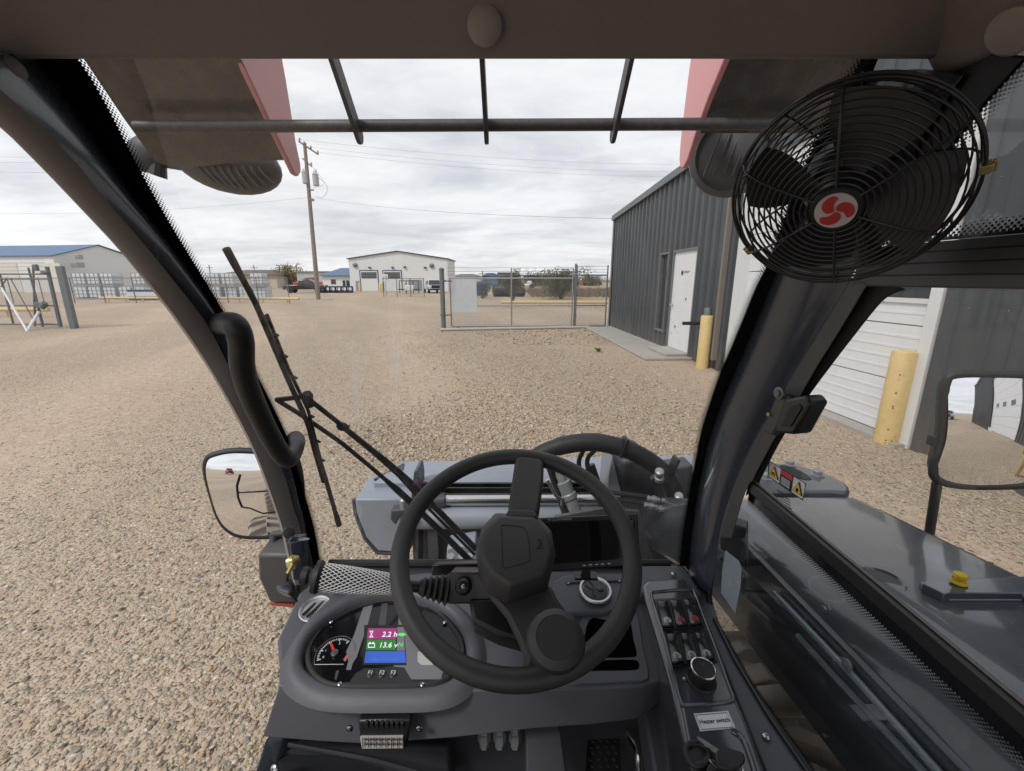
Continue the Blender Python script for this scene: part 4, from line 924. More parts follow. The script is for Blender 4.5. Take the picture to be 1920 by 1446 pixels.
def frit(name, edge, inward, width, matl, parent, off=-.0015):
    """edge: points on the glass, inward: function(point)->unit vector along the pane"""
    me = bpy.data.meshes.new(name); n = len(edge); vs = []; s = 0; uvs = []
    for i, p in enumerate(edge):
        if i: s += (p - edge[i - 1]).length
        t = (edge[min(i + 1, n - 1)] - edge[max(i - 1, 0)]).normalized(); w = inward(i, t)
        vs += [p, p + w * width]; uvs += [(s, 0), (s, width)]
    fs = [(2 * i, 2 * i + 1, 2 * i + 3, 2 * i + 2) for i in range(n - 1)]
    me.from_pydata([tuple(v - wloc(parent)) for v in vs], [], fs); ul = me.uv_layers.new(name='UVMap')
    for l in me.loops: ul.data[l.index].uv = uvs[l.vertex_index]
    me.materials.append(matl); o = bpy.data.objects.new(name, me); COL.objects.link(o); o.parent = parent; return o
FR = [(1625, 90), (1600, 130), (1550, 215), (1505, 310), (1468, 405), (1437, 493), (1413, 540), (1390, 597), (1367, 653), (1347, 700), (1330, 750), (1313, 805), (1302, 860), (1289, 930), (1277, 1010), (1272, 1062)]
PL = [(1634, 142), (1590, 215), (1540, 310), (1495, 420), (1460, 503), (1430, 575), (1400, 647), (1375, 705), (1352, 760), (1333, 815), (1320, 865), (1303, 950), (1290, 1070)]
mf_ = frit_mat('frit_windscreen', .016, .014)
wsc = bpy.data.objects['windscreen']
# left frit: starts at the pillar edge GB and runs inward
GB = [(60, 95), (95, 140), (140, 200), (185, 270), (240, 350), (293, 422), (350, 500), (410, 592), (458, 680), (500, 760), (533, 830), (556, 918), (575, 1000), (590, 1062)]
gl_ = [onG(x, y, -.0015) for x, y in GB]; frl = [onG(x, y, -.0015) for x, y in FL]
def frit2(name, A, B, extra, matl, parent):
    """solid from A to B then dots for `extra` beyond B"""
    A = curve(A); B = curve(B); me = bpy.data.meshes.new(name); vs = []; uvs = []; s = 0
    for i in range(NS):
        if i: s += (B[i] - B[i - 1]).length
        w = (B[i] - A[i]); t = (B[min(i + 1, NS - 1)] - B[max(i - 1, 0)]).normalized(); w = (w - t * w.dot(t)).normalized()
        vs += [A[i], B[i] - w * .016 if (B[i] - A[i]).length > .017 else A[i].lerp(B[i], .05), B[i] + w * extra]; uvs += [(s, -.05), (s, 0), (s, .016 + extra)]
    fs = []
    for i in range(NS - 1): fs += [(3 * i, 3 * i + 1, 3 * i + 4, 3 * i + 3), (3 * i + 1, 3 * i + 2, 3 * i + 5, 3 * i + 4)]
    me.from_pydata([tuple(v - wloc(parent)) for v in vs], [], fs); ul = me.uv_layers.new(name='UVMap')
    for l in me.loops: ul.data[l.index].uv = uvs[l.vertex_index]
    me.materials.append(matl); o = bpy.data.objects.new(name, me); COL.objects.link(o); o.parent = parent; return o
frit2('frit_band', gl_, frl, .010, frit_mat('frit_dots', .013, .013), wsc)
frit2('frit_band', [onG(x, y, -.0015) for x, y in PL], [onG(x, y, -.0015) for x, y in FR], .009, bpy.data.materials['frit_dots'], wsc)
# faint pale reflection streaks on the screen, painted as translucent strips
def glare_mat():
    m, N, L = newmat('screen_glare'); d = N.new('ShaderNodeBsdfTranslucent'); d.inputs[0].default_value = (.92, .88, .83, 1); t = N.new('ShaderNodeBsdfTransparent'); mx = N.new('ShaderNodeMixShader'); o = N.new('ShaderNodeOutputMaterial')
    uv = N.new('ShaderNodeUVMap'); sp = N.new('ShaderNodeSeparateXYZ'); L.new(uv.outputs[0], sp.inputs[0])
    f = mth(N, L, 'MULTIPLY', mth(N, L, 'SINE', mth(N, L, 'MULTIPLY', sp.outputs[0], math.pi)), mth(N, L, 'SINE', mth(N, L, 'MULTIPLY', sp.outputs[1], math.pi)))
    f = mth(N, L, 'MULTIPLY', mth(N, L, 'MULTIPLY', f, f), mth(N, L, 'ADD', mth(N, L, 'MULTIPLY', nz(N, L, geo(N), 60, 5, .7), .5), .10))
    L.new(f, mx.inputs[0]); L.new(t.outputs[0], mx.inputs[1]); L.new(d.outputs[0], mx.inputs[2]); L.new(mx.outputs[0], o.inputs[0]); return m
def dust_glare(l):
    me = bpy.data.meshes.new('dust_glare'); vs = []; uvs = []; n = len(l)
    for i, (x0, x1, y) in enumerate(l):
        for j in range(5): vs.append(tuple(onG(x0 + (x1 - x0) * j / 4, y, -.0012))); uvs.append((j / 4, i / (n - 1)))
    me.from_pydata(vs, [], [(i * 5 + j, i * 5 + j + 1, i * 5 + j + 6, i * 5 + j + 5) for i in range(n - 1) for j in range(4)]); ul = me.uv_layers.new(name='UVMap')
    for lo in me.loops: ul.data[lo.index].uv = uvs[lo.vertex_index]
    me.materials.append(smat); o = bpy.data.objects.new('dust_glare', me); COL.objects.link(o); o.parent = wsc
smat = glare_mat()
dust_glare([(726, 738, 530), (726, 742, 580), (728, 752, 640), (728, 758, 700), (728, 756, 760), (728, 756, 800)])
dust_glare([(655, 675, 600), (655, 678, 680), (655, 678, 760), (655, 678, 820)])
# ---- left pillar
OL = [(-90, 165), (0, 238), (83, 320), (147, 387), (200, 443), (233, 480), (300, 563), (333, 607), (383, 680), (417, 737), (450, 797), (477, 853), (495, 900), (515, 957), (526, 990), (533, 1020), (551, 1098)]
IL = [(-60, 110), (0, 168), (60, 222), (130, 290), (195, 372), (240, 424), (293, 487), (340, 545), (383, 600), (410, 650), (437, 703), (487, 780), (515, 849), (537, 904), (551, 957), (563, 990), (580, 1092)]
o_, i_, g_ = curve(PX(OL, -.475)), curve(PX(IL, -.452)), curve([onG(x, y, -.004) for x, y in GB])
out = Vector((-.07, .012, 0))
pl = MB(); rings = []
for k in range(NS):
    a, b = i_[k], g_[k]; c = [a.lerp(b, t) + Vector((.006 * math.sin(math.pi * t), 0, 0)) for t in (0, .12, .3, .5, .7, .88, 1)]
    rings.append(c + [b + (b - EYE) * .10, o_[k] + (o_[k] - EYE) * .14, o_[k] + (o_[k] - EYE) * .02])
pl.loft(rings).build('left_pillar', M['paint'], tele, ang=50).name = 'pillar'
tr = MB(); rings = []
for k in range(NS):
    a, b = o_[k], i_[k]; v = (b - a)
    rings.append([a + (a - EYE) * .015, a + v * .05 + Vector((.002, 0, 0))] + [a + v * t + Vector((.004 * math.sin(math.pi * t) + .003, 0, 0)) for t in (.3, .6, .9)] + [b - v * .01, b + (b - EYE) * .015])
tr.loft(rings).build('pillar_trim', M['trim'], tele, ang=50)
# ---- right pillar
RE = [(1806, 142), (1748, 225), (1700, 310), (1645, 420), (1597, 520), (1548, 603), (1500, 683), (1467, 742), (1430, 803), (1400, 862), (1372, 930), (1350, 1010), (1332, 1115)]
TE = [(1905, 90), (1850, 150), (1795, 225), (1740, 310), (1680, 420), (1632, 525), (1580, 612), (1530, 692), (1492, 758), (1450, 828), (1418, 888), (1396, 928), (1372, 1010), (1352, 1115)]
a_ = curve([onG(x, y, -.004) for x, y in PL]); b_ = curve(PX(RE, .405)); c_ = curve(PX(TE, .409))
rp = MB(); rings = []
for k in range(NS):
    a, b = a_[k], b_[k]; bulge = Vector((-.006, -.011, .001))
    c = [a.lerp(b, t) + bulge * math.sin(math.pi * min(1, t * 1.05)) ** .8 for t in (0, .08, .18, .3, .42, .55, .7, .85, .95)] + [b]
    rings.append(c + [b + (b - EYE) * .10, a + (a - EYE) * .10])
rp.loft(rings).build('pillar', M['paint'], tele, ang=55)
sf = thing('tmp', (0, 0, 0), 'x', 'x'); bpy.data.objects.remove(sf)
# ---- right side window frame (plane x = .41)
SX = .41
def SXP(l, X=SX): return [aX(x, y, X) for x, y in l]
def ribbon(A, B, thick, name, matl, parent, bev=.002):
    r = [[a, b, b + (b - EYE) * thick.x * 2, a + (a - EYE) * thick.x * 2] for a, b in zip(A, B)]
    return MB().loft(r).build(name, matl, parent, ang=40, bevel=bev)
swf = ribbon(curve(SXP([p for p in RE if p[1] > 470][:8], .402)), curve(SXP([p for p in TE if p[1] > 470][:8], .402)), Vector((.02, 0, 0)), 'side_window_frame', M['frame'], tele)
Ya, Yb = -.5, aX(1598, 527, .402).y
z0, z1 = aX(1760, 540, .402).z, aX(1760, 514, .402).z
MB().box((.412, (Ya + Yb) / 2, (z0 + z1) / 2), (.02, Yb - Ya, z1 - z0)).build('header_strip', M['frame'], swf, bevel=.002)
z2 = aX(1760, 452, .402).z
hm = MB(); Yc = aX(1600, 505, .402).y
zz = [z1, z1 + (z2 - z1) * .32, z1 + (z2 - z1) * .38, z1 + (z2 - z1) * .66, z1 + (z2 - z1) * .72, z2]
for q in ((0, 1, .0), (1, 2, .006), (2, 3, .0), (3, 4, .006), (4, 5, .002)):
    hm.prism([(.405 + q[2], Ya, zz[q[0]]), (.405 + q[2], Yc, zz[q[0]]), (.405 + q[2], Yc, zz[q[1]]), (.405 + q[2], Ya, zz[q[1]])], (.04, 0, 0))
hm.build('header_rail', M['satin'], swf, smooth=False)
GE = [(1700, 543), (1672, 552), (1648, 572), (1600, 632), (1560, 684), (1520, 738), (1490, 784), (1460, 834), (1436, 880), (1424, 905), (1424, 914)]
TE2 = [(1655, 527), (1640, 530), (1622, 540), (1580, 612), (1545, 665), (1500, 742), (1470, 792), (1440, 845), (1418, 888), (1402, 915), (1398, 930)]
ribbon(curve(SXP(TE2, .410)), curve(SXP(GE, .416)), Vector((.02, 0, 0)), 'window_seal', M['seal'], swf)
zr0, zr1 = -.355 + EYE.z, -.332 + EYE.z
Ym = aX(1396, 928, .40).y
rl = MB(); rl.prism([(.406, Ya, zr0), (.406, Ym + .01, zr0), (.406, Ym, zr1), (.406, Ya, zr1)], (.012, 0, 0)); rl.build('mid_rail', M['satin'], swf, bevel=.004)
MB().box((.4115, (Ya + Ym) / 2, zr1 + .0015), (.004, Ym - Ya, .002)).build('glass_channel', mat('warm_grey_edge', (.16, .145, .135), .45), swf, bevel=.001)
# panes
up = SXP([(1424, 914)], .418)[0]
MB().add([Vector((.418, Ya, zr1)), Vector((.418, up.y, zr1)), *SXP(GE[:-1][::-1], .418), Vector((.418, Ya, z0))], [tuple(range(3 + len(GE) - 1))]).build('side_pane', M['sideglass'], swf, smooth=False)
LG = [(1372, 936), (1357, 945), (1350, 975), (1343, 1020), (1336, 1080), (1334, 1125), (1345, 1165), (1372, 1215), (1410, 1282), (1455, 1348), (1500, 1411), (1560, 1492), (1700, 1660)]
lgc = SXP(LG, .414)
lp_ = MB().add([Vector((.414, .05, zr0))] + lgc + [Vector((.414, .05, lgc[-1].z))], [tuple(range(len(LG) + 2))]).build('lower_side_pane', M['tintglass'], swf, smooth=False)
sfm = frit_mat('frit_side', .004, .009, .0036)
fe = resample(smooth_path([p + Vector((-.001, 0, 0)) for p in lgc], 6), 70)
cen = Vector((.413, .45, -.5 + EYE.z))
def inw(i, t): 
    w = Vector((0, -t.z, t.y)); 
    return w if w.dot(cen - fe[i]) > 0 else -w
frit('frit_band', fe, inw, .013, sfm, lp_)
te_ = [Vector((.413, Ym + .01 - k * .01, zr0)) for k in range(60)]
frit('frit_band', te_, lambda i, t: Vector((0, 0, -1)), .036, frit_mat('frit_side_top', .018, .018, .004), lp_)
# seal round the lower pane
ls = MB(); ls.tube([p + Vector((-.004, 0, 0)) for p in fe], .006, 8); ls.build('window_seal', M['seal'], swf)
# upper side pane with its black surround
UG = [(1650, 462), (1690, 405), (1735, 340), (1780, 280), (1830, 215), (1870, 165), (1920, 112), (2000, 30)]
ugc = SXP(UG, .414)
ug = MB().add([Vector((.414, Ya, ugc[0].z))] + ugc + [Vector((.414, Ya, ugc[-1].z))], [tuple(range(len(UG) + 2))]).build('upper_side_pane', M['sideglass'], swf, smooth=False)
fe2 = resample(smooth_path([p + Vector((-.001, 0, 0)) for p in ugc], 5), 60)
frit('frit_band', fe2, lambda i, t: (Vector((0, t.z, -t.y)) if Vector((0, t.z, -t.y)).y < 0 else Vector((0, -t.z, t.y))), .018, frit_mat('frit_upper', .003, .017, .0050), ug)
fe3 = [Vector((.413, ugc[0].y - k * .01, ugc[0].z)) for k in range(70)]
frit('frit_band', fe3, lambda i, t: Vector((0, 0, 1)), .014, bpy.data.materials['frit_upper'], ug)
bk = [(1600, 506), (1640, 430), (1700, 318), (1748, 228), (1800, 152), (1770, 140), (1840, 112), (1930, 60)]
sb_ = ribbon(curve(SXP([(1585, 520), (1630, 420), (1682, 310), (1732, 222), (1780, 145), (1815, 95)], .409)), curve(SXP([(1640, 478), (1690, 405), (1735, 340), (1780, 280), (1840, 202), (1925, 105)], .411)), Vector((.03, 0, 0)), 'upper_trim', M['seal'], swf)

# ---- header and headliner
hz_ = EYE.z
hd = MB(); sec = [(.505, .2195), (.462, .2005), (.455, .206), (.405, .262), (.36, .285), (.36, .31), (.53, .31), (.53, .232)]
xs = [-.60, -.5, -.44, -.2, 0, .2, .37, .47]
hd.loft([[Vector((x, y, z + hz_)) for y, z in sec] for x in xs]).build('header_panel', M['liner'], tele, ang=40, bevel=.004)
sr = MB(); sec = [(.415, .186), (.405, .188), (.345, .262), (.33, .30), (.43, .30), (.43, .19)]
sr.loft([[Vector((x, y, z + hz_)) for x, z in sec] for y in (.47, .3, 0, -.9)]).build('side_rail', M['liner'], tele, ang=40, bevel=.004)
sr = MB(); sec = [(-.50, .186), (-.49, .188), (-.43, .262), (-.41, .30), (-.53, .30), (-.53, .19)]
sr.loft([[Vector((x, y, z + hz_)) for x, z in sec] for y in (.43, .3, 0, -.9)][::-1]).build('side_rail', M['liner'], tele, ang=40, bevel=.004)
MB().box((-.03, -.25, .305 + hz_), (.96, 1.4, .03)).build('roof', M['liner'], tele)
MB().box((-.03, -.20, .35 + hz_), (1.06, 1.5, .05)).build('roof_skin', M['red'], tele, bevel=.01)
bt = aP(909, 49, E(0, .43, .232), Vector((0, -.74, -.67)).normalized())
MB().lathe(bt, Vector((0, -.93, -.36)), [(.0125, 0), (.0150, .001), (.0152, .004), (.0125, .0065), (.006, .0075), (0, .0078)], 32).build('courtesy_button', mat('grey_pink_button', (.38, .34, .335), .5), tele)
bt2 = aX(1905, 55, .39)
MB().lathe(bt2, Vector((-.75, -.1, -.6)), [(.016, 0), (.0175, .001), (.0175, .004), (.014, .007), (0, .008)], 28).build('courtesy_button', bpy.data.materials['grey_pink_button'], tele)
gs = aX(2, 128, -.47); MB().ball(gs, .017, 16, (1, 1, .8)).build('corner_cap', M['trim'], tele)

# ---- roof visor outside: bars, crossbar, underside panels, red cheek plates, lamps
VN = Vector((0, .84, 1)).normalized(); V0 = E(0, 1.1, .238)
def V(px, py, off=0): return aP(px, py, V0 + VN * off, VN)
vis = bpy.data.objects.new('roof_visor', None); COL.objects.link(vis); vis.parent = tele
def plate(pxs, f, vec, name, matl, parent, bev=0): return MB().prism([f(x, y) for x, y in pxs], vec).build(name, matl, parent, smooth=False, bevel=bev)
plate([(120, 60), (425, 60), (456, 120), (507, 228), (540, 300), (480, 302), (425, 306), (380, 312), (322, 314), (290, 302), (232, 222), (160, 115)], V, VN * .02, 'visor_panel', M['dirty'], vis)
plate([(1385, 60), (1660, 60), (1640, 120), (1590, 200), (1560, 250), (1305, 250), (1326, 187), (1359, 110)], V, VN * .02, 'visor_panel', M['dirty'], vis)
chL = [(430, 60), (522, 60), (530, 112), (537, 150), (545, 200), (555, 265), (564, 308), (565, 322), (560, 331), (553, 326), (507, 228), (456, 120)]
plate(chL, lambda x, y: aX(x, y, -.5), (-.012, 0, 0), 'cheek_plate', M['pink'], vis, .003)
chR = [(1385, 60), (1303, 60), (1295, 108), (1289, 150), (1281, 217), (1275, 270), (1273, 300), (1275, 314), (1280, 316), (1288, 300), (1307, 240), (1326, 187), (1359, 108)]
plate(chR, lambda x, y: aX(x, y, .388), (.012, 0, 0), 'cheek_plate', M['pink'], vis, .003)
cbY = .97; a, b = aY(255, 238, cbY), aY(1500, 232, cbY)
MB().tube([a, b], .0115, 14).build('crossbar', mat('guard_bar', (.05, .046, .045), .5, 0, .2, 30, dust=.4, dustc=(.16, .13, .11)), vis)
for xt, xb in (((612, 80), (672, 250)), ((905, 80), (912, 250)), ((1194, 80), (1151, 248))):
    bp = aY(xb[0], xb[1], cbY); X = bp.x; w = MB(); dn = Vector((0, .766, -.643)); upn = Vector((0, .643, .766))
    th = .0085; q = []
    L_ = .5
    c = bp + Vector((0, .0, .0)); s = []
    for k in range(7):
        an = -math.pi / 2 + math.pi * k / 6; s.append(c + dn * (.004 + .017 * math.cos(an)) + upn * (.017 * math.sin(an)))
    s += [c - dn * L_ + upn * .017, c - dn * L_ - upn * .017]
    w.prism([p + Vector((-th / 2, 0, 0)) for p in s], (th, 0, 0)); w.build('guard_bar', bpy.data.materials['guard_bar'] if 'guard_bar' in bpy.data.materials else M['satin'], vis, smooth=False, bevel=.0015)
lamp = bpy.data.objects.new('work_lamp', None); COL.objects.link(lamp); lamp.parent = tele
Rl = Matrix.Rotation(R(12), 3, 'Y') @ Matrix.Rotation(R(8), 3, 'X')
lc = aY(427, 306, 1.16)
MB().ball(lc, .115, 28, (1.13, .62, .60), Rl).build('lamp_housing', M['lampgrey'], lamp)
fin = MB()
for k in range(9):
    x0 = 372 + k * 14; pts = []
    for t in range(7):
        f_ = t / 6; px = x0 + 24 * f_ ** 1.5 + 6 * f_; py = 312 + f_ * (44 - abs(k - 4.2) * 3.2)
        r_ = ray(px, py); dvec = r_; oc = EYE - lc; Mi = Rl.transposed(); sc = Vector((1.13, .62, .60)) * .117
        o1 = Mi @ oc; d1 = Mi @ dvec; o1 = Vector((o1.x / sc.x, o1.y / sc.y, o1.z / sc.z)); d1 = Vector((d1.x / sc.x, d1.y / sc.y, d1.z / sc.z))
        A_, B_, C_ = d1.dot(d1), 2 * o1.dot(d1), o1.dot(o1) - 1; disc = B_ * B_ - 4 * A_ * C_
        if disc > 0: pts.append(EYE + r_ * ((-B_ - math.sqrt(disc)) / (2 * A_)))
    if len(pts) > 2: fin.tube(pts, .0032, 6)
fin.build('cooling_rib', mat('rib_grey', (.13, .13, .14), .5), lamp)
MB().ball(aY(280, 288, 1.14), .06, 20, (.95, .5, .7), Matrix.Rotation(R(-14), 3, 'Y')).tube([aY(295, 330, 1.14), aY(300, 300, 1.14), aY(345, 305, 1.15)], .02, 10).build('lamp_bracket', M['lampgrey'], lamp)
lamp2 = bpy.data.objects.new('work_lamp', None); COL.objects.link(lamp2); lamp2.parent = tele
c = aY(1372, 290, 1.12); ax = (EYE - c).normalized()
MB().lathe(c, ax, [(.092, -.05), (.096, -.01), (.094, .0), (.08, .004), (.078, -.01), (.05, .002), (.0, .012)], 32).build('lamp_housing', mat('grey_lamp', (.10, .105, .115), .45, 0, .1, 20, dust=.3, dustc=(.2, .18, .16)), lamp2)
f_ = MB()
for k in range(5): f_.box(c + ax * .012 + Vector((-.045 + k * .022, 0, 0)), (.006, .008, .10), Matrix.Rotation(R(18), 3, 'Y'))
f_.build('cooling_rib', M['lampgrey'], lamp2, bevel=.002)

# ---- grab handle on the left pillar
gh = [aX(412, 612, -.455), aX(418, 607, -.43), aC(440, 610, .57), aC(452, 640, .575), aC(455, 690, .60), aC(472, 745, .64), aC(505, 815, .70), aC(530, 855, .745), aC(545, 858, .785), aX(556, 830, -.44), aX(553, 822, -.455)]
rr = []; ghp = smooth_path(gh, 8)
for i in range(len(ghp)):
    t = i / (len(ghp) - 1); rr.append(.0158 if .12 < t < .86 else .0165)
MB().tube(ghp, rr, 20).build('grab_handle', M['blackrub'], tele)

# ---- wiper on the windscreen
wp = bpy.data.objects.new('wiper', None); COL.objects.link(wp); wp.parent = tele
def gpath(l, off): return [onG(x, y, off) for x, y in l]
bl = MB(); bl.tube(resample(gpath([(424, 466), (480, 570), (535, 700), (575, 790), (605, 880), (636, 985)], .014), 30), [.0055] * 2 + [.0045] * 26 + [.006] * 2, 6); bl.build('blade', mat('dusty_wiper_rubber', (.045, .038, .032), .7, 0, .2, 40, dust=.5, dustc=(.15, .12, .10)), wp)
sp_ = MB(); sp_.tube(resample(gpath([(500, 590), (540, 690), (578, 770), (598, 850), (612, 905)], .024), 20), .0032, 6)
for x, y in ((513, 625), (530, 665), (548, 705), (563, 738), (580, 778), (592, 825), (600, 860)): sp_.tube([onG(x, y, .014), onG(x + 8, y + 4, .024)], .0028, 5)
sp_.tube(resample(gpath([(492, 592), (532, 692), (570, 772), (590, 852), (606, 905)], .018), 20), .0030, 6)
sp_.build('spine', M['blackpl'], wp)
am = MB(); am.tube(resample(gpath([(578, 748), (640, 797), (700, 845), (745, 880), (790, 925)], .034) + gpath([(893, 1030)], .045), 16), [.0048] * 8 + [.007] * 8, 8, flat=.6); am.build('arm', M['satin'], wp)
am = MB(); am.tube(resample(gpath([(522, 752), (560, 775), (640, 830), (700, 880), (760, 932)], .030) + gpath([(885, 1055)], .040), 16), [.0045] * 8 + [.0075] * 8, 8, flat=.6); am.build('arm', M['satin'], wp)
am = MB(); am.tube(resample(gpath([(645, 805), (700, 850), (745, 890), (790, 940)], .036) + gpath([(890, 1040)], .045), 12), .0035, 6); am.build('washer_hose', M['blackrub'], wp)
MB().tube(gpath([(518, 750), (585, 742)], .03), .005, 8).tube(gpath([(575, 738), (582, 760)], .03), .009, 8).build('linkage', M['satin'], wp)
MB().ball(onG(642, 800, .04), .011, 12, (1, 1, .8)).tube([onG(632, 795, .04), onG(655, 803, .04)], .006, 8).build('washer_jet', M['blackrub'], wp)

# ---- fan is a thing of its own (clamped to the pillar)
FC = E(.306, .431, .079); FA = Vector((-.531, -.675, -.513)).normalized(); FRr = .0912
FE = FA.cross(Vector((0, 0, 1))).normalized(); FF = FE.cross(FA)
fan = thing('cab_fan', FC, 'round black caged cab fan with red propeller badge, clamped at the right pillar', 'fan')
def fp_(r, a, h): return FC + FA * h + (FE * math.cos(a) + FF * math.sin(a)) * r
def circ(r, h, n=64): return [fp_(r, 2 * math.pi * k / n, h) for k in range(n)]
cg = MB(); wr = .0011
def hfront(r): q = r / FRr; return .035 * math.sqrt(max(0, 1 - q ** 3.2))
for k in range(14):
    r = .022 + (FRr - .022) * k / 14; cg.tube(circ(r, hfront(r)), wr * .85, 6, closed=True)
for h, r in ((.004, FRr * .995), (-.004, FRr * 1.004), (-.016, FRr * .985)): cg.tube(circ(r, h), wr * 1.25, 6, closed=True)
for k in range(6):
    a = k * math.pi / 3 + .45; cg.tube([fp_(r, a, hfront(r) + .0012) for r in [.018 + (FRr - .018) * j / 12 for j in range(13)]] + [fp_(FRr, a, -.016)], wr, 6)
cg.build('front_guard', M['satin'], fan)
cg = MB()
def hback(r): q = r / FRr; return -.016 - .040 * math.sqrt(max(0, 1 - q ** 2.6))
for k in range(1, 10):
    r = .03 + (FRr - .03) * k / 10; cg.tube(circ(r, hback(r)), wr * .9, 6, closed=True)
for k in range(9):
    a = k * math.pi / 4.5 + .2; cg.tube([fp_(r, a, hback(r)) for r in [.02 + (FRr - .02) * j / 10 for j in range(11)]], wr, 6)
cg.build('rear_guard', M['satin'], fan)
for k in range(4):   # broad scooped blades
    a0 = k * math.pi / 2 + 1.35 + .45; rows_ = []
    for j in range(9):
        r = .016 + .066 * j / 8; w = .42 + .14 * math.sin(math.pi * j / 8 * .9); rows_.append([fp_(r, a0 + (i / 8 - .5) * 2 * w + .05 * j / 8, -.004 + .013 * (i / 8 - .5) * 2 * (.5 + r / .08)) for i in range(9)])
    top = rows_; bot = [[p - FA * .0016 for p in rw] for rw in rows_]
    m_ = MB(); m_.loft([t + b[::-1] for t, b in zip(top, bot)]); m_.build('blade', M['blackpl'], fan, ang=50)
MB().lathe(FC, FA, [(.030, -.058), (.034, -.05), (.034, -.02), (.028, -.012), (.02, -.01), (.02, .008), (.0, .012)], 28).build('motor', M['blackpl'], fan)
hub = MB().lathe(FC, FA, [(.021, .024), (.0215, .034), (.019, .037), (.0, .0372)], 36).build('hub', M['blackpl'], fan)
MB().lathe(FC, FA, [(.0155, .0365), (.0155, .0385), (.0, .0386)], 36).build('badge', mat('badge_white', (.55, .52, .54), .4), hub)
pr = MB()
for k in range(3):
    a0 = k * 2 * math.pi / 3 + .5; Lc_, Rc_ = [], []; RB_ = .0128
    def cpt(q): an = a0 + 1.15 * q * q; return Vector((math.cos(an), math.sin(an))) * RB_ * (.08 + .80 * q)
    for t in range(13):
        q = t / 12; p = cpt(q); d = (cpt(min(1, q + .02)) - cpt(max(0, q - .02))).normalized(); nn = Vector((-d.y, d.x)); hw = RB_ * (.10 + .30 * math.sin(math.pi * min(1, q * .93)) ** .8) * (1 if q < .9 else (1 - ((q - .9) / .1) ** 2 * .7))
        Lc_.append(p + nn * hw * .55); Rc_.append(p - nn * hw * 1.15)
    pr.prism([FC + FA * .0390 + FE * v.x + FF * v.y for v in Lc_ + Rc_[::-1]], FA * .0004)
pr.build('propeller_mark', M['red'], hub, smooth=False)
for a in (math.pi * .97, -.62):
    c = fp_(FRr * 1.01, a, -.002); Mz = Matrix((FE, FF, FA)).transposed() @ Matrix.Rotation(a, 3, 'Z')
    MB().box(c, (.007, .006, .012), Mz).box(c + Mz @ Vector((.0045, 0, 0)), (.003, .009, .003), Mz).box(c + Mz @ Vector((-.002, 0, .007)), (.008, .007, .0012), Mz).build('brass_clip', M['zinc'], fan, bevel=.001)
MB().tube([FC - FA * .055, FC - FA * .075 + Vector((.01, 0, -.01)), E(.40, .50, .02)], [.014, .012, .012], 12).build('mount_arm', M['satin'], fan)
# ---- dashboard
DN = Vector((0, -.158, .987)).normalized(); D0 = E(0, .58, -.675); DU = Vector((0, .987, .158)).normalized(); XX = Vector((1, 0, 0))
def D(px, py, h=0): return aP(px, py, D0 + DN * h, DN)
def dpoly(l, h0, h1, name, matl, parent, bev=0, smooth=False, **k): return MB().prism([D(x, y, h1) for x, y in l], -DN * (h1 - h0)).build(name, matl, parent, bevel=bev, smooth=smooth, **k)
def arc_round(l, n=6): return [(p.x, p.y) for p in smooth_path([Vector((x, y, 0)) for x, y in l], n, True)]
T = [(524, 1286), (610, 1294), (700, 1296), (850, 1296), (1000, 1294), (1120, 1291), (1205, 1287), (1238, 1278), (1236, 1230), (1222, 1150), (1204, 1076), (1000, 1070), (800, 1074), (650, 1090), (570, 1170), (536, 1235)]
B = [(492, 1382), (600, 1391), (690, 1396), (850, 1384), (1000, 1367), (1110, 1359), (1190, 1350), (1236, 1318)]
t_ = [D(x, y) for x, y in T]; b1 = [aY(x, y, .565 if i < 6 else (.575 if i < 7 else .60)) for i, (x, y) in enumerate(B)] + [p - Vector((0, 0, .13)) for p in t_[8:]]
dashb = MB(); cen = sum(t_, Vector()) / len(t_)
dashb.loft([b1, [a.lerp(b, .80) for a, b in zip(b1, t_)], [a.lerp(b, .95) for a, b in zip(b1, t_)], t_])
dash = dashb.build('dashboard', M['dash'], tele, bevel=.018, seg=5, ang=70)
side = dpoly([(519, 1200), (560, 1113), (604, 1074), (720, 1070), (720, 1200), (600, 1290), (527, 1288)], -.13, -.012, 'side_block', M['dash'], dash, .006)
# left round vent in the side block
vc = D(592, 1144, -.010); MB().lathe(vc, DN, [(.0255, 0), (.030, .002), (.0315, .005), (.0295, .007), (.0265, .004), (.0255, .001)], 40).build('vent_ring', M['silver'], dash)
v_ = MB(); v_.lathe(vc, DN, [(.0258, .0005), (.0, .0006)], 30); vent1 = v_.build('vent_bowl', M['seal'], dash)
v_ = MB()
for k in (-1, 0, 1): v_.box(vc + DN * .003 + XX * .013 * k, (.003, .046 - abs(k) * .012, .004), Matrix.Rotation(-.35, 3, 'Z'))
v_.build('vent_slat', M['blackpl'], dash)
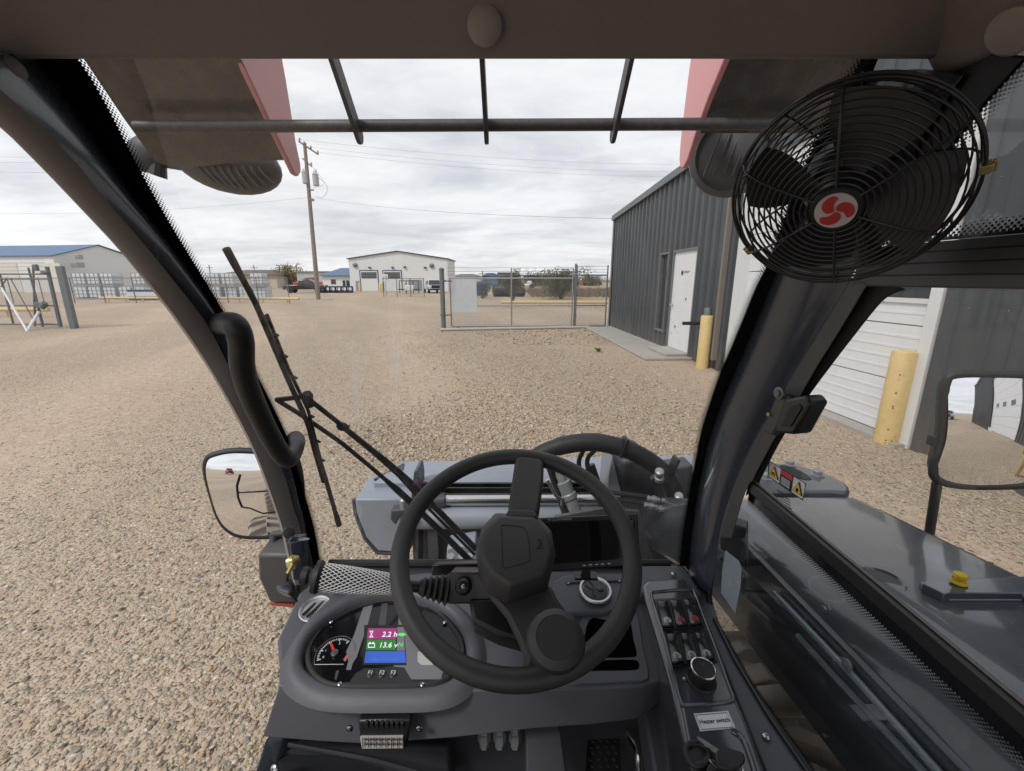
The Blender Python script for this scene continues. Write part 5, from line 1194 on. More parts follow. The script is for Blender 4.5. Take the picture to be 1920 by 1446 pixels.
# hood rim round the cluster
hood = smooth_path([D(x, y, h) for x, y, h in ((556, 1262, .004), (557, 1225, .010), (578, 1185, .016), (620, 1148, .018), (672, 1122, .018), (730, 1110, .018), (790, 1118, .018), (840, 1140, .016), (876, 1180, .012), (888, 1230, .008), (872, 1270, .002), (830, 1298, -.001), (740, 1303, -.001), (640, 1302, -.001), (588, 1290, .000))], 6, True)
hr = []; hc = sum(hood, Vector()) / len(hood); nh = len(hood)
for i, p in enumerate(hood):
    t = (hood[(i + 1) % nh] - hood[i - 1]).normalized(); w = t.cross(DN).normalized()
    if w.dot(p - hc) < 0: w = -w
    hh = (p - D0).dot(DN); g = p - DN * hh; top = hh + .011
    hr.append([g + w * o + DN * z for o, z in ((.027, -.003), (.022, .002), (.016, top * .55), (.010, top * .88), (.003, top), (-.004, top * .97), (-.009, top * .80), (-.012, top * .5), (-.014, .004))])
MB().loft(hr, closed=False, caps=False, loop=True).build('cluster_hood', M['dash'], dash, ang=80, fix=True)
# cluster
clu = bpy.data.objects.new('instrument_cluster', None); COL.objects.link(clu); clu.parent = tele
CB = [(577, 1232), (583, 1207), (600, 1182), (622, 1160), (655, 1139), (697, 1124), (736, 1119), (780, 1127), (822, 1148), (852, 1180), (866, 1212), (864, 1243), (850, 1264), (828, 1279), (790, 1287), (710, 1289), (635, 1287), (602, 1277), (583, 1257)]
cbs = smooth_path([D(x, y, .007) for x, y in CB], 4, True)
MB().prism([p for p in cbs], -DN * .004).build('face_panel', mat('gloss_black_face', (.006, .006, .007), .08, 0, .1, 10, rv=.02), clu, smooth=False)
MB().tube(cbs, .0052, 10, closed=True).build('bezel', M['blackpl'], clu)
H = .0078
def cl(l, name, matl, h=H, th=.0006): return MB().prism([D(x, y, h) for x, y in l], DN * -th).build(name, matl, clu, smooth=False)
M['grey'] = mat('cluster_grey', (.16, .16, .175), .35, 0, .04); M['greyd'] = mat('cluster_dark_grey', (.06, .06, .065), .35, 0, .04)
cl([(681, 1139), (699, 1134), (689, 1174), (678, 1204), (669, 1232), (661, 1244), (658, 1256), (649, 1256), (653, 1240), (649, 1222), (664, 1190)], 'accent_band', M['grey'])
cl([(716, 1132), (727, 1131), (723, 1173), (709, 1174)], 'accent_band', M['greyd'])
cl([(748, 1140), (768, 1158), (800, 1200), (832, 1252), (827, 1274), (771, 1274), (758, 1252), (738, 1250), (746, 1200)], 'accent_panel', M['grey'])
cl([(630, 1258), (636, 1257), (631, 1274), (627, 1274)], 'accent_line', M['greyd'])
cl([(612, 1281), (655, 1279), (668, 1262), (684, 1253), (752, 1253), (762, 1262), (774, 1279), (848, 1280), (828, 1285), (640, 1286)], 'button_strip', mat('button_strip_black', (.02, .02, .021), .45), .0085)
cl([(783, 1222), (800, 1222), (812, 1247), (790, 1247), (783, 1240)], 'emblem_plate', mat('pale_emblem_plate', (.40, .42, .41), .3), .0084)
for i, px in enumerate((695, 716.5, 737.5)):
    c = D(px, 1263, .0085); b_ = MB().lathe(c, DN, [(.0075, 0), (.0075, .001), (.006, .0018), (0, .0018)], 20).build('function_button', M['blackpl'], clu)
    text('legend', 'F%d' % (i + 1), c + DN * .0022, XX, DU, .0095, M['tote'], b_)
# lit display
scr = cl([(683, 1172), (757, 1172), (762, 1247), (680, 1247)], 'display', M['seal'], .0083)
def lit(l, name, col, st=1.0, h=.0088):
    return MB().prism([D(x, y, h) for x, y in l], DN * -.0003).build(name, emis(name + '_glow', col, st), scr, smooth=False)
lit([(690, 1178), (744, 1178), (743, 1198), (688, 1198)], 'magenta_bar', (.30, .03, .16), .75)
lit([(688, 1199), (742, 1199), (742, 1219), (686, 1219)], 'green_bar', (.02, .17, .02), .8)
lit([(686, 1221), (759, 1221), (761, 1243), (683, 1243)], 'blue_bar', (.03, .10, .50), .8)
lit([(745, 1176), (757, 1176), (759, 1220), (744, 1220)], 'grey_bar', (.14, .16, .18), .7)
M['litw'] = emis('lit_white', (.75, .78, .85), .9); M['litg'] = emis('lit_green', (.12, .62, .10), .9)
text('readout', '2.2 h', D(731, 1190, .0090), XX, DU, .0145, M['litw'], scr); text('readout', '13.6 v', D(728, 1210, .0090), XX, DU, .0140, M['litw'], scr)
text('readout', 'N', D(751, 1209, .0090), XX, DU, .012, M['litg'], scr)
cl_ = MB().prism([D(x, y, .0092) for x, y in ((744, 1190), (750, 1187), (758, 1187), (762, 1190), (756, 1193), (749, 1192))], DN * -.0003).build('leaf_mark', M['litg'], scr, smooth=False)
bi = MB()
for q in (((690, 1206), (703, 1206), (703, 1207.4), (690, 1207.4)), ((690, 1213), (703, 1213), (703, 1214.4), (690, 1214.4)), ((690, 1206), (691.3, 1206), (691.3, 1214), (690, 1214)), ((701.8, 1206), (703, 1206), (703, 1214), (701.8, 1214)), ((692, 1204), (695, 1204), (695, 1206), (692, 1206)), ((698, 1204), (701, 1204), (701, 1206), (698, 1206)),
          ((693, 1183), (700, 1183), (700, 1184), (693, 1184)), ((692, 1194), (700, 1194), (700, 1195), (692, 1195)), ((693.5, 1184), (694.6, 1184), (699.4, 1194), (698.3, 1194)), ((698.3, 1184), (699.4, 1184), (694.6, 1194), (693.5, 1194))):
    bi.prism([D(x, y, .0092) for x, y in q], DN * -.0003)
bi.build('icon', M['litw'], scr, smooth=False)
text('readout', 'Engine Work hours', D(722, 1236, .0090), XX, DU, .0058, emis('dim_blue_text', (.05, .20, .55), .7), scr)
# round gauge
gc = D(628, 1226, .0082); gd_ = lambda r, a: gc + (XX * math.cos(a) + DU * math.sin(a)) * r
ga = MB(); ga.tube([gd_(.0345, a) for a in np.linspace(R(215), R(10), 30)], .0006, 5); ga.tube([gd_(.0345, R(215)), gd_(.030, R(-40))], .0008, 5); ga.build('gauge_rim', mat('gauge_rim_grey', (.12, .12, .12), .3), clu)
tk = MB()
for k in range(25):
    a = R(205) - k * R(150) / 24; L_ = .0062 if k % 6 == 0 else .0034
    u_ = XX * math.cos(a) + DU * math.sin(a); s_ = DN.cross(u_)
    w_ = .0005 if k % 6 else .0008
    tk.prism([gc + u_ * (.030 - L_) - s_ * w_, gc + u_ * .030 - s_ * w_, gc + u_ * .030 + s_ * w_, gc + u_ * (.030 - L_) + s_ * w_], DN * .0005)
tk.build('gauge_tick', M['tote'], clu, smooth=False)
for a, tx in ((200, '0'), (164, '1'), (126, '2'), (86, '3')): text('gauge_number', tx, gd_(.0195, R(a)), XX, DU, .0058, M['tote'], clu, lift=.0004)
a = R(128); u_ = XX * math.cos(a) + DU * math.sin(a); s_ = DN.cross(u_)
MB().prism([gc + DN * .002 - s_ * .0024, gc + DN * .002 + u_ * .0235 - s_ * .0018, gc + DN * .002 + u_ * .025, gc + DN * .002 + u_ * .0235 + s_ * .0018, gc + DN * .002 + s_ * .0024], DN * .001).build('needle', mat('needle_red', (.62, .03, .02), .4), clu, smooth=False)
MB().lathe(gc, DN, [(.0065, 0), (.0065, .004), (.005, .0048), (0, .005)], 24).build('needle_cap', M['greyd'], clu)
MB().prism([gd_(.028, R(-5)), gd_(.028, R(-32)), gd_(.022, R(-30)), gd_(.022, R(-5))], DN * .0004).build('red_zone', mat('red_zone_paint', (.42, .12, .10), .4), clu, smooth=False)
M['screw'] = mat('screw_head', (.42, .43, .45), .25, 1, .1, 80)
def screw(p, n, r, parent, name='screw'):
    s = MB().lathe(p, n, [(r, 0), (r * .95, r * .35), (r * .6, r * .6), (r * .35, r * .62), (r * .3, r * .3), (0, r * .3)], 18).build(name, M['screw'], parent); return s
for x, y in ((621, 1166), (637, 1283), (792, 1284), (834, 1167)): screw(D(x, y, .0115), DN, .0038, clu)
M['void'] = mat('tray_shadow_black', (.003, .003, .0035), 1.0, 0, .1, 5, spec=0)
# shelf tray on the right part of the dash
TR = arc_round([(1092, 1151), (1118, 1148), (1178, 1146), (1196, 1154), (1206, 1210), (1217, 1262), (1208, 1276), (1170, 1278), (1095, 1281), (1072, 1272)], 4)
trf = MB().prism([D(x, y, .004) for x, y in TR], -DN * .006).build('tray_frame', M['dash'], dash, bevel=.002, smooth=True)
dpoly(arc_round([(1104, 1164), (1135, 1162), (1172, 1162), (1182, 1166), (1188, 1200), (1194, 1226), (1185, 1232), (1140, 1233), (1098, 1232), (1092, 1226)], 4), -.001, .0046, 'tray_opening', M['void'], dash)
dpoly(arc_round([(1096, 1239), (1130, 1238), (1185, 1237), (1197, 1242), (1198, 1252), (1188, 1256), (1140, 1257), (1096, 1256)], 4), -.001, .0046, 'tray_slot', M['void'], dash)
# raised pod with vent, monitor foot
dpoly([(1028, 1150), (1036, 1090), (1060, 1078), (1186, 1076), (1193, 1085), (1196, 1128), (1130, 1150)], 0, .012, 'vent_pod', M['dash'], dash, .004)
vc = D(1116, 1110, .013); MB().lathe(vc, DN, [(.0265, 0), (.0320, .002), (.034, .006), (.0325, .009), (.029, .009), (.0265, .004)], 48).build('vent_ring', M['silver'], dash)
vb = MB().lathe(vc, DN, [(.0265, .003), (.0255, .006), (.018, .0075), (0, .008)], 40).build('vent_disc', M['satin'], dash)
v_ = MB()
v_.tube([vc + DN * .0085 + XX * x_ + DU * y_ for x_, y_ in ((-.010, .021), (-.004, .012), (-.003, .0), (-.008, -.010), (-.004, -.018))], .0012, 6)
v_.tube([vc + DN * .0085 + XX * x_ + DU * y_ for x_, y_ in ((-.020, .012), (-.013, .002), (-.006, -.003))], .0012, 6)
v_.ball(vc + DN * .007 + XX * .010 + DU * .002, .009, 14, (1, 1, .35)); v_.build('vent_slat', M['blackpl'], dash)
MB().tube([D(1062, 1093, .014), D(1170, 1089, .014)], .0016, 6).build('hinge_wire', M['satin'], dash)
for x, y in ((1066, 1094), (1162, 1090)): screw(D(x, y, .0145), DN, .0022, dash)
# lower windscreen seal and the cowl under it
sl_ = MB(); sl_.tube([E(GXL + .02, prof[-1].x - .006, prof[-1].y - hz_ + .012), E(GXR - .005, prof[-1].x - .006, prof[-1].y - hz_ + .012)], .009, 8); sl_.build('windscreen_seal', M['seal'], wsc)
MB().box((-.035, .845, prof[-1].y - .055), (.84, .05, .12)).build('cowl', M['dashlow'], tele, bevel=.005)
MB().box((.325, .80, 1.70 - .640), (.13, .09, .03)).build('corner_shelf', M['dash'], tele, bevel=.006)

# ---- lower cab: knee panel, column, pedals, floor
MB().box((-.02, .30, 1.70 - 1.22), (.94, 1.3, .04)).build('floor_mat', mat('rubber_floor_mat', (.02, .02, .02), .8, 0, .2, 20, grain=.6, gs=300), tele)
MB().box((-.03, .70, 1.70 - .98), (.80, .03, .5)).build('bulkhead', M['dashlow'], tele)
kp = MB(); kp.prism([aY(495, 1386, .60), aY(700, 1396, .62), aY(840, 1400, .64), aY(850, 1475, .64), aY(470, 1480, .50)], (0, .06, -.02)); kp.build('knee_panel', M['dashlow'], tele, bevel=.008, smooth=True)
kp = MB(); kp.prism([aY(497, 1388, .575), aY(530, 1388, .585), aY(505, 1480, .52), aY(466, 1480, .50)], (0, .05, -.01)); kp.build('door_sill', mat('slate_sill_paint', (.13, .15, .18), .35, coat=.3), tele, bevel=.004)
MB().tube(smooth_path([aY(540, 1396, .585), aY(620, 1410, .585), (aY(700, 1425, .585)), aY(790, 1450, .585)], 5), .004, 8).build('panel_crease', M['dashlow'], tele)
screw(aY(515, 1442, .53), Vector((-.2, -.8, .6)), .007, tele)
MB().prism([aY(986, 1358, .62), aY(1050, 1356, .62), aY(1066, 1470, .55), aY(985, 1470, .55)], (0, .04, -.01)).build('steering_pedestal', M['dashlow'], tele, bevel=.004)
for i, px in enumerate((908, 937, 966)):
    c = aY(px, 1366, .66); m_ = MB(); m_.lathe(c, Vector((0, -.3, -1)), [(.010, -.02), (.010, .008), (.0125, .010), (.0125, .024), (.009, .027), (.0085, .036), (0, .037)], 6).lathe(c + Vector((0, 0, .02)), Vector((0, -.3, -1)), [(.013, -.03), (.013, .01), (0, .01)], 14)
    m_.build('hydraulic_fitting', M['galv'], tele, ang=30)
pd = MB().prism([aY(1103, 1375, .70), aY(1160, 1372, .70), aY(1168, 1470, .60), aY(1098, 1470, .60)], (0, .012, -.004)).build('pedal', M['blackrub'], tele, bevel=.004)
st_ = MB()
for i in range(4):
    for j in range(8):
        f_, g2 = (i + .5 + .25 * (j % 2)) / 4.3, (j + .4) / 8; c = aY(1103, 1375, .70).lerp(aY(1160, 1372, .70), f_).lerp(aY(1098, 1470, .60).lerp(aY(1168, 1470, .60), f_), g2); st_.ball(c, .0042, 8, (1, 1, .6))
st_.build('grip_stud', M['blackrub'], pd)
MB().tube(smooth_path([aY(1176, 1376, .66), aY(1188, 1395, .66), aY(1196, 1420, .65), aY(1198, 1470, .62)], 5), .0055, 10).build('pedal_hoop', M['steel'], tele)
MB().prism([aY(1205, 1320, .63), aY(1245, 1318, .63), aY(1300, 1470, .52), aY(1230, 1470, .52)], (0, .05, -.05)).build('console_side', M['dash'], tele, bevel=.006)
# fuse box / small lamp unit under the dash lip
fb = bpy.data.objects.new('terminal_box', None); COL.objects.link(fb); fb.parent = tele; FYb = .545
MB().prism([aY(671, 1352, FYb), aY(770, 1350, FYb), aY(762, 1404, FYb - .006), aY(676, 1405, FYb - .006)], (0, .018, 0)).build('housing', M['blackpl'], fb, bevel=.003)
MB().prism([aY(675, 1384, FYb - .007), aY(755, 1383, FYb - .007), aY(756, 1403, FYb - .010), aY(679, 1404, FYb - .010)], (0, .004, 0)).build('label_plate', mat('pale_label', (.42, .40, .37), .6), fb, smooth=False)
g_ = MB()
for k in range(7):
    x = 682 + k * 10.6
    for y in (1387, 1396): g_.prism([aY(x, y, FYb - .012), aY(x + 7, y, FYb - .012), aY(x + 7, y + 1.4, FYb - .012), aY(x, y + 1.4, FYb - .012)], (0, .002, 0))
for k in range(8): x = 679 + k * 10.8; g_.prism([aY(x, 1384, FYb - .011), aY(x + 1, 1384, FYb - .011), aY(x + 1.5, 1403, FYb - .013), aY(x + .5, 1403, FYb - .013)], (0, .002, 0))
g_.build('label_grid', M['greyd'], fb, smooth=False)
g_ = MB()
for k in range(8): g_.box(aY(688 + k * 9.5, 1358, FYb - .002), (.0045, .006, .010))
g_.build('contact', M['satin'], fb)
for x in (656, 786): screw(aY(x, 1365, .552), Vector((0, -1, 0)), .006, fb)

# ---- steering wheel
TH = R(62.5); c0 = E(.0055, .567, -.387); wn = Vector((0, -math.cos(TH), math.sin(TH))); wf = Vector((0, math.sin(TH), math.cos(TH)))
RW, rw = .171, .0138
def Wp(px, py, h=0): return aP(px, py, c0 + wn * h, wn)
sw = bpy.data.objects.new('steering_wheel', None); COL.objects.link(sw); sw.parent = tele
MB().tube([c0 + (XX * math.cos(a) + wf * math.sin(a)) * RW for a in np.linspace(0, 2 * math.pi, 97)[:-1]], rw, 24, closed=True).build('rim', M['wheelrub'], sw)
def wpoly(l, h): return [Wp(x, y, h) for x, y in l]
TOPP = [(936, 967), (1000, 970), (1027, 998), (1037, 1030), (1031, 1060), (1022, 1080), (956, 1103), (922, 1080), (903, 1052), (899, 1022), (910, 990)]
SKT = [(929, 962), (1006, 966), (1034, 996), (1042, 1040), (1034, 1075), (1026, 1106), (951, 1133), (912, 1112), (898, 1082), (892, 1032), (903, 990)]
def shrink(P, k): c = sum(P, Vector()) / len(P); return [c + (p - c) * k for p in P]
hb_ = MB(); tp_ = wpoly(TOPP, .034)
hb_.loft([shrink(wpoly(SKT, -.02), .9), wpoly(SKT, -.006), wpoly(SKT, .006), tp_, [p + wn * .005 for p in shrink(tp_, .90)]])
hubo = hb_.build('hub_pad', M['wheelrub'], sw, bevel=.003, ang=45)
em = [(940, 987), (948, 985), (981, 989), (990, 1008), (993, 1042), (990, 1053), (960, 1062), (945, 1064), (942, 1050), (941, 1010)]
MB().tube(smooth_path([Wp(x, y, .0392) for x, y in em], 3, True), .0007, 5, closed=True).build('pad_outline', M['seal'], hubo)
hm_ = MB()
for l in (((1008, 1012), (1014, 1012), (1014, 1024), (1009, 1024)), ((1016, 1014), (1011, 1019), (1016, 1023)), ((1006, 1028), (1018, 1028)), ((1009, 1028), (1009, 1024))): hm_.tube([Wp(x, y, .0392) for x, y in l], .0007, 5)
hm_.build('horn_symbol', M['seal'], hubo)
def wbox(l, h0, h1, name, bev=.004, matl=None): return MB().prism(wpoly(l, h1), -wn * (h1 - h0)).build(name, matl or M['wheelrub'], sw, bevel=bev, smooth=True, ang=40)
wbox([(966, 860), (974, 854), (1012, 858), (1020, 866), (1019, 900), (1011, 957), (1003, 966), (953, 963), (953, 948), (960, 900)], -.006, .016, 'spoke', .005)
wbox([(954, 952), (1004, 956), (1010, 972), (944, 970)], .0, .030, 'spoke_step', .004)
wbox([(905, 1100), (1034, 1096), (1046, 1122), (1075, 1160), (1100, 1210), (1098, 1250), (1040, 1268), (975, 1262), (985, 1236), (972, 1200), (950, 1155)], -.016, .002, 'spoke', .006)
kc = Wp(1042, 1201, .050)
kn = MB().lathe(kc, (wn + Vector((0, -.10, 0))).normalized(), [(.010, -.05), (.011, -.022), (.024, -.020), (.0325, -.010), (.0345, .0), (.032, .009), (.025, .0145), (.0235, .0152), (.0230, .0146), (.0225, .0150), (.010, .0158), (0, .016)], 48).build('spinner_knob', M['wheelrub'], sw)
MB().tube([c0 - wn * .01, c0 - wn * .06, c0 - wn * .20], [.030, .034, .040], 20).build('steering_column', M['satin'], tele)
MB().prism([Wp(878, 1120, -.06), Wp(1000, 1120, -.06), Wp(990, 1205, -.06), Wp(935, 1190, -.06), Wp(885, 1165, -.06)], -wn * .05).build('column_shroud', M['satin'], tele, bevel=.006)
# direction lever with mesh sleeve, rubber boot and switch box
cd = .655
bx0 = aC(877, 1102, .66)
MB().prism([aC(843, 1073, .655), aC(910, 1073, .655), aC(925, 1133, .645), aC(838, 1133, .645)], Vector((0, .07, -.04))).build('switch_box', M['satin'], tele, bevel=.003, smooth=True)
MB().prism([aC(810, 1058, .72), aC(915, 1056, .72), aC(912, 1078, .72), aC(808, 1080, .72)], Vector((0, .05, -.03))).build('column_bracket', M['satin'], tele, bevel=.003)
kn_ = aC(869, 1100, .648); MB().lathe(kn_, ray(869, 1100) * -1, [(.0125, -.004), (.0125, .004), (.010, .008), (.0105, .014), (.008, .017), (.003, .0175), (.003, .014), (0, .014)], 28).build('knob', M['blackpl'], tele)
screw(kn_ - ray(869, 1100) * .018, ray(869, 1100) * -1, .0035, tele)
lvA, lvB = aC(598, 1082, .63), aC(842, 1106, .665); ld = (lvB - lvA).normalized(); Lv = (lvB - lvA).length
lev = bpy.data.objects.new('direction_lever', None); COL.objects.link(lev); lev.parent = tele
def lp2(s): return lvA + ld * s
bt_ = MB(); prof_ = []
for k in range(5): s = Lv * (.80 + .045 * k); rr_ = .015 + .0022 * k; prof_ += [(rr_ * .78, s - .004), (rr_, s), (rr_ * .78, s + .0035)]
bt_.lathe(lvA, ld, [(.010, Lv * .76)] + prof_ + [(.018, Lv)], 28).build('boot', M['blackrub'], lev)
MB().lathe(lvA, ld, [(.0085, .02), (.0085, Lv * .8)], 18).build('shaft', M['blackpl'], lev)
gl2 = MB(); gprof = [(.012, -.024), (.0125, -.016), (.0095, -.012), (.0125, -.008), (.0225, -.006), (.0235, .0), (.021, .004), (.0185, .006)]
gl2.lathe(lvA, ld, gprof + [(.0178, .03), (.0165, .06), (.0135, .10), (.0105, .125), (.009, Lv * .68)], 32).build('grip', M['blackrub'], lev)
def sleeve_mat():
    m, N, L = newmat('mesh_sleeve'); b, o = principled(N, L, .5, 0, .4); b.inputs['Base Color'].default_value = (.62, .62, .62, 1); return m
ms = MB(); nth = 22; prs = [(.0192, .005), (.0186, .03), (.0173, .06), (.0143, .10), (.0116, .125), (.0102, Lv * .67)]
def pr_(s):
    for (r1, s1), (r2, s2) in zip(prs, prs[1:]):
        if s <= s2: return r1 + (r2 - r1) * (s - s1) / (s2 - s1)
    return prs[-1][0]
lu = Vector((0, 0, 1)); lu = (lu - ld * lu.dot(ld)).normalized(); lw = ld.cross(lu)
for sgn in (-1, 1):
    for k in range(nth):
        pts = []
        for j in range(27):
            s = .005 + (Lv * .67 - .005) * j / 26; a = 2 * math.pi * k / nth + sgn * j * .142; r_ = pr_(s) + .0004
            pts.append(lp2(s) + (lu * math.cos(a) + lw * math.sin(a)) * r_)
        ms.tube(pts, .00065, 4, caps=False)
ms.build('mesh_sleeve', sleeve_mat(), lev)

# ---- bracket and bolt on the left pillar foot
br = MB(); br.prism([aC(540, 1012, .80), aC(566, 1010, .81), aC(572, 1092, .84), aC(548, 1090, .83)], Vector((0, .02, 0))); br.build('pillar_bracket', M['paint'], tele, bevel=.004)
br = MB(); br.prism([aC(536, 1020, .79), aC(560, 1016, .79), aC(562, 1012, .80), aC(545, 1008, .80)], Vector((.01, .02, -.01))); br.build('pillar_bracket', M['paint'], tele, bevel=.002)
MB().lathe(aC(541, 998, .79), ray(541, 998) * -1, [(.0105, -.01), (.0105, .004), (.008, .008), (0, .009)], 20).build('rubber_bung', M['blackrub'], tele)
MB().lathe(aC(550, 1053, .785), ray(550, 1053) * -1 + Vector((.2, 0, .2)), [(.013, -.01), (.013, -.002), (.009, 0), (.009, .008), (.005, .01), (.004, .018), (0, .019)], 6).tube([aC(550, 1056, .77), aC(540, 1075, .765)], .004, 8).build('zinc_bolt', M['zinc'], tele)
MB().tube(smooth_path([aC(545, 1060, .80), aC(538, 1085, .80), aC(546, 1110, .81), aC(556, 1128, .82)], 4), .003, 6).tube(smooth_path([aC(540, 1090, .80), aC(548, 1100, .80), aC(544, 1112, .81)], 4), .005, 8).build('cable', M['blackrub'], tele)

# ---- right hand switch console
KZ = 1.70 - .62; KN = Vector((0, 0, 1))
def K(px, py, h=0): return aZ(px, py, KZ + h)
KO = [(1204, 1097), (1212, 1088), (1270, 1083), (1285, 1084), (1294, 1096), (1337, 1185), (1366, 1270), (1404, 1359), (1436, 1446), (1500, 1600), (1340, 1600), (1298, 1446), (1278, 1373), (1257, 1285), (1228, 1185), (1210, 1125)]
con = MB().prism([K(x, y) for x, y in KO], (0, 0, -.25)).build('switch_console', M['gloss'], tele, bevel=.007, seg=4, smooth=True)
KI = [(1222, 1118), (1232, 1110), (1292, 1106), (1302, 1112), (1322, 1165), (1345, 1225), (1366, 1285), (1374, 1306), (1366, 1316), (1290, 1322), (1277, 1314), (1262, 1260), (1244, 1190)]
MB().tube(smooth_path([K(x, y, .0005) for x, y in KI], 5, True), .0030, 10, closed=True).build('console_ridge', M['gloss'], con)
MB().tube(smooth_path([K(x, y, .0005) for x, y in [(1282, 1330), (1300, 1420), (1330, 1500)]], 5), .003, 8).tube(smooth_path([K(x, y, .0005) for x, y in [(1372, 1370), (1392, 1385), (1410, 1430), (1430, 1500)]], 5), .004, 8).build('console_ridge', M['gloss'], con)
MB().prism([aZ(x, y, 1.70 - .648) for x, y in ((1283, 1080), (1326, 1078), (1334, 1120), (1352, 1180), (1415, 1288), (1530, 1462), (1620, 1600), (1480, 1600), (1436, 1446), (1366, 1270), (1294, 1096))], (0, 0, -.3)).build('cab_ledge', M['dash'], tele, bevel=.003, smooth=True)
MB().tube([aZ(x, y, 1.70 - .645) for x, y in ((1340, 1160), (1380, 1240), (1440, 1340), (1530, 1470))], .0035, 8).build('ledge_lip', M['satin'], tele)
for x, y, h in ((1263, 1077, .0), (1437, 1382, -.026), (1413, 1310, -.026)): 
    if x != 1413: screw(K(x, y, h), KN, .0055, tele)
def quadp(c, u, v): return (Vector(c[0] + (0,)).lerp(Vector(c[1] + (0,)), u)).lerp(Vector(c[3] + (0,)).lerp(Vector(c[2] + (0,)), u), v)
M['rocker'] = mat('rocker_black', (.012, .012, .013), .22, 0, .1, 30)
for blk, cols, syms in ((((1229, 1124), (1304, 1121), (1320, 1172), (1241, 1178)), ('pale', 'red', 'red'), ('H', 'P', '!')), (((1247, 1185), (1326, 1182), (1343, 1238), (1258, 1247)), ('green', 'green', 'green'), ('D', 'D', '#'))):
    blko = MB().prism([K(quadp(blk, u, v).x, quadp(blk, u, v).y, .003) for u, v in ((-.02, -.03), (1.02, -.03), (1.02, 1.03), (-.02, 1.03))], (0, 0, -.004)).build('switch_block', M['blackpl'], tele, bevel=.001)
    for i in range(3):
        u0, u1 = i / 3 + .035, (i + 1) / 3 - .03
        q = lambda u, v, h: K(quadp(blk, u, v).x, quadp(blk, u, v).y, h)
        rk = MB(); rows_ = []
        for v, h in ((.04, .010), (.10, .013), (.30, .0105), (.52, .0085), (.72, .0110), (.90, .0135), (.96, .011)):
            rows_.append([q(u0, v, .002), q(u0, v, h - .0015), q(u0 + .02, v, h), q((u0 + u1) / 2, v, h + .0004), q(u1 - .02, v, h), q(u1, v, h - .0015), q(u1, v, .002)])
        rk.loft(rows_); ro = rk.build('rocker_switch', M['rocker'], blko, fix=True, ang=50)
        sc_ = {'pale': (.50, .55, .52), 'red': (.30, .035, .035), 'green': (.30, .40, .30)}[cols[i]]
        c = q((u0 + u1) / 2, .76, .0128); nn_ = Vector((0, -.35, 1)).normalized()
        dm_ = MB().lathe(c, nn_, [(.0068, 0), (.0068, .0006), (.0060, .0009), (0, .001)], 24).build('symbol_disc', bpy.data.materials.get('symbol_' + cols[i]) or mat('symbol_' + cols[i], sc_, .35), blko)
        text('symbol', syms[i], c + nn_ * .0013, XX, Vector((0, 1, .3)), .008, M['greyd'], blko)
kb = K(1314, 1276, .0)
kd = MB(); kax = Vector((0, -.12, 1)).normalized(); kd.lathe(kb, kax, [(.023, 0), (.023, .003), (.0205, .005), (.0195, .022), (.0185, .028), (.0165, .0285), (.0165, .0272), (0, .0272)], 44).build('rotary_knob', M['blackpl'], tele)
kdo = [o for o in tele.children if o.name.startswith('rotary_knob')][0]
MB().lathe(kb, kax, [(.0188, .026), (.0190, .0283), (.0172, .0292), (.0166, .0285), (.0166, .0265)], 44).build('chrome_ring', M['steel'], kdo)
MB().box(kb + kax * .0276 + Vector((.003, .010, 0)), (.0018, .006, .0010)).build('pointer', M['tote'], kdo)
screw(K(1284, 1273, .001), KN, .0035, tele)
stk = [(1301, 1338), (1365, 1333), (1379, 1365), (1313, 1371)]
sto = MB().prism([K(x, y, .0012) for x, y in stk], (0, 0, -.001)).build('sticker', mat('white_sticker', (.78, .79, .83), .4, 0, .02), tele, smooth=False)
mp_ = K(1340, 1352, .0014); rt = (K(1365, 1333) - K(1301, 1338)).normalized(); upv = (K(1301, 1338) - K(1313, 1371)).normalized()
text('lettering', 'Heater switch', mp_, rt, upv, .0092, mat('sticker_ink', (.015, .015, .03), .5), sto, sx=.86)
bd = [K(x, y, .0016) for x, y in ((1304, 1341), (1363, 1336), (1375, 1363), (1315, 1368))]; MB().tube(bd + [bd[0]], .0004, 4).build('border_line', M['greyd'], sto)

# ---- keys on the console (own thing)
keys = thing('key_bunch', K(1340, 1415), 'black plastic keys with one steel blade lying in front of the heater switch sticker', 'keys')
kl = MB(); kl.tube(smooth_path([K(x, y, .006) for x, y in ((1286, 1412), (1290, 1398), (1308, 1394), (1324, 1402), (1330, 1418), (1320, 1432), (1300, 1434))], 5, True), .0042, 10, closed=True); kl.prism([K(x, y, .006) for x, y in ((1288, 1412), (1308, 1396), (1328, 1416), (1304, 1432))], (0, 0, -.004)); kl.build('leather_fob', M['blackrub'], keys)
MB().prism([K(x, y, .016) for x, y in ((1306, 1381), (1311, 1381), (1349, 1406), (1346, 1413), (1338, 1411), (1330, 1403), (1322, 1400), (1318, 1394), (1310, 1389))], (0, 0, -.0022)).build('key_blade', M['steel'], keys, smooth=False)
MB().prism([K(x, y, .018) for x, y in arc_round([(1342, 1410), (1352, 1400), (1375, 1404), (1394, 1412), (1396, 1428), (1378, 1440), (1356, 1440), (1344, 1430)], 3)], (0, 0, -.007)).build('key_head', M['blackpl'], keys, bevel=.002)
MB().tube(smooth_path([K(x, y, .010) for x, y in ((1330, 1425), (1345, 1440), (1365, 1450), (1385, 1448), (1372, 1438), (1350, 1432))], 5, True), .0011, 6, closed=True).tube([K(1391, 1435, .014), K(1396, 1455, .010), K(1397, 1480, .010)], .0022, 8).build('key_ring', M['steel'], keys)
MB().prism([K(x, y, .010) for x, y in arc_round([(1330, 1430), (1348, 1436), (1352, 1455), (1338, 1470), (1322, 1460)], 3)], (0, 0, -.006)).build('key_head', M['blackpl'], keys, bevel=.002)

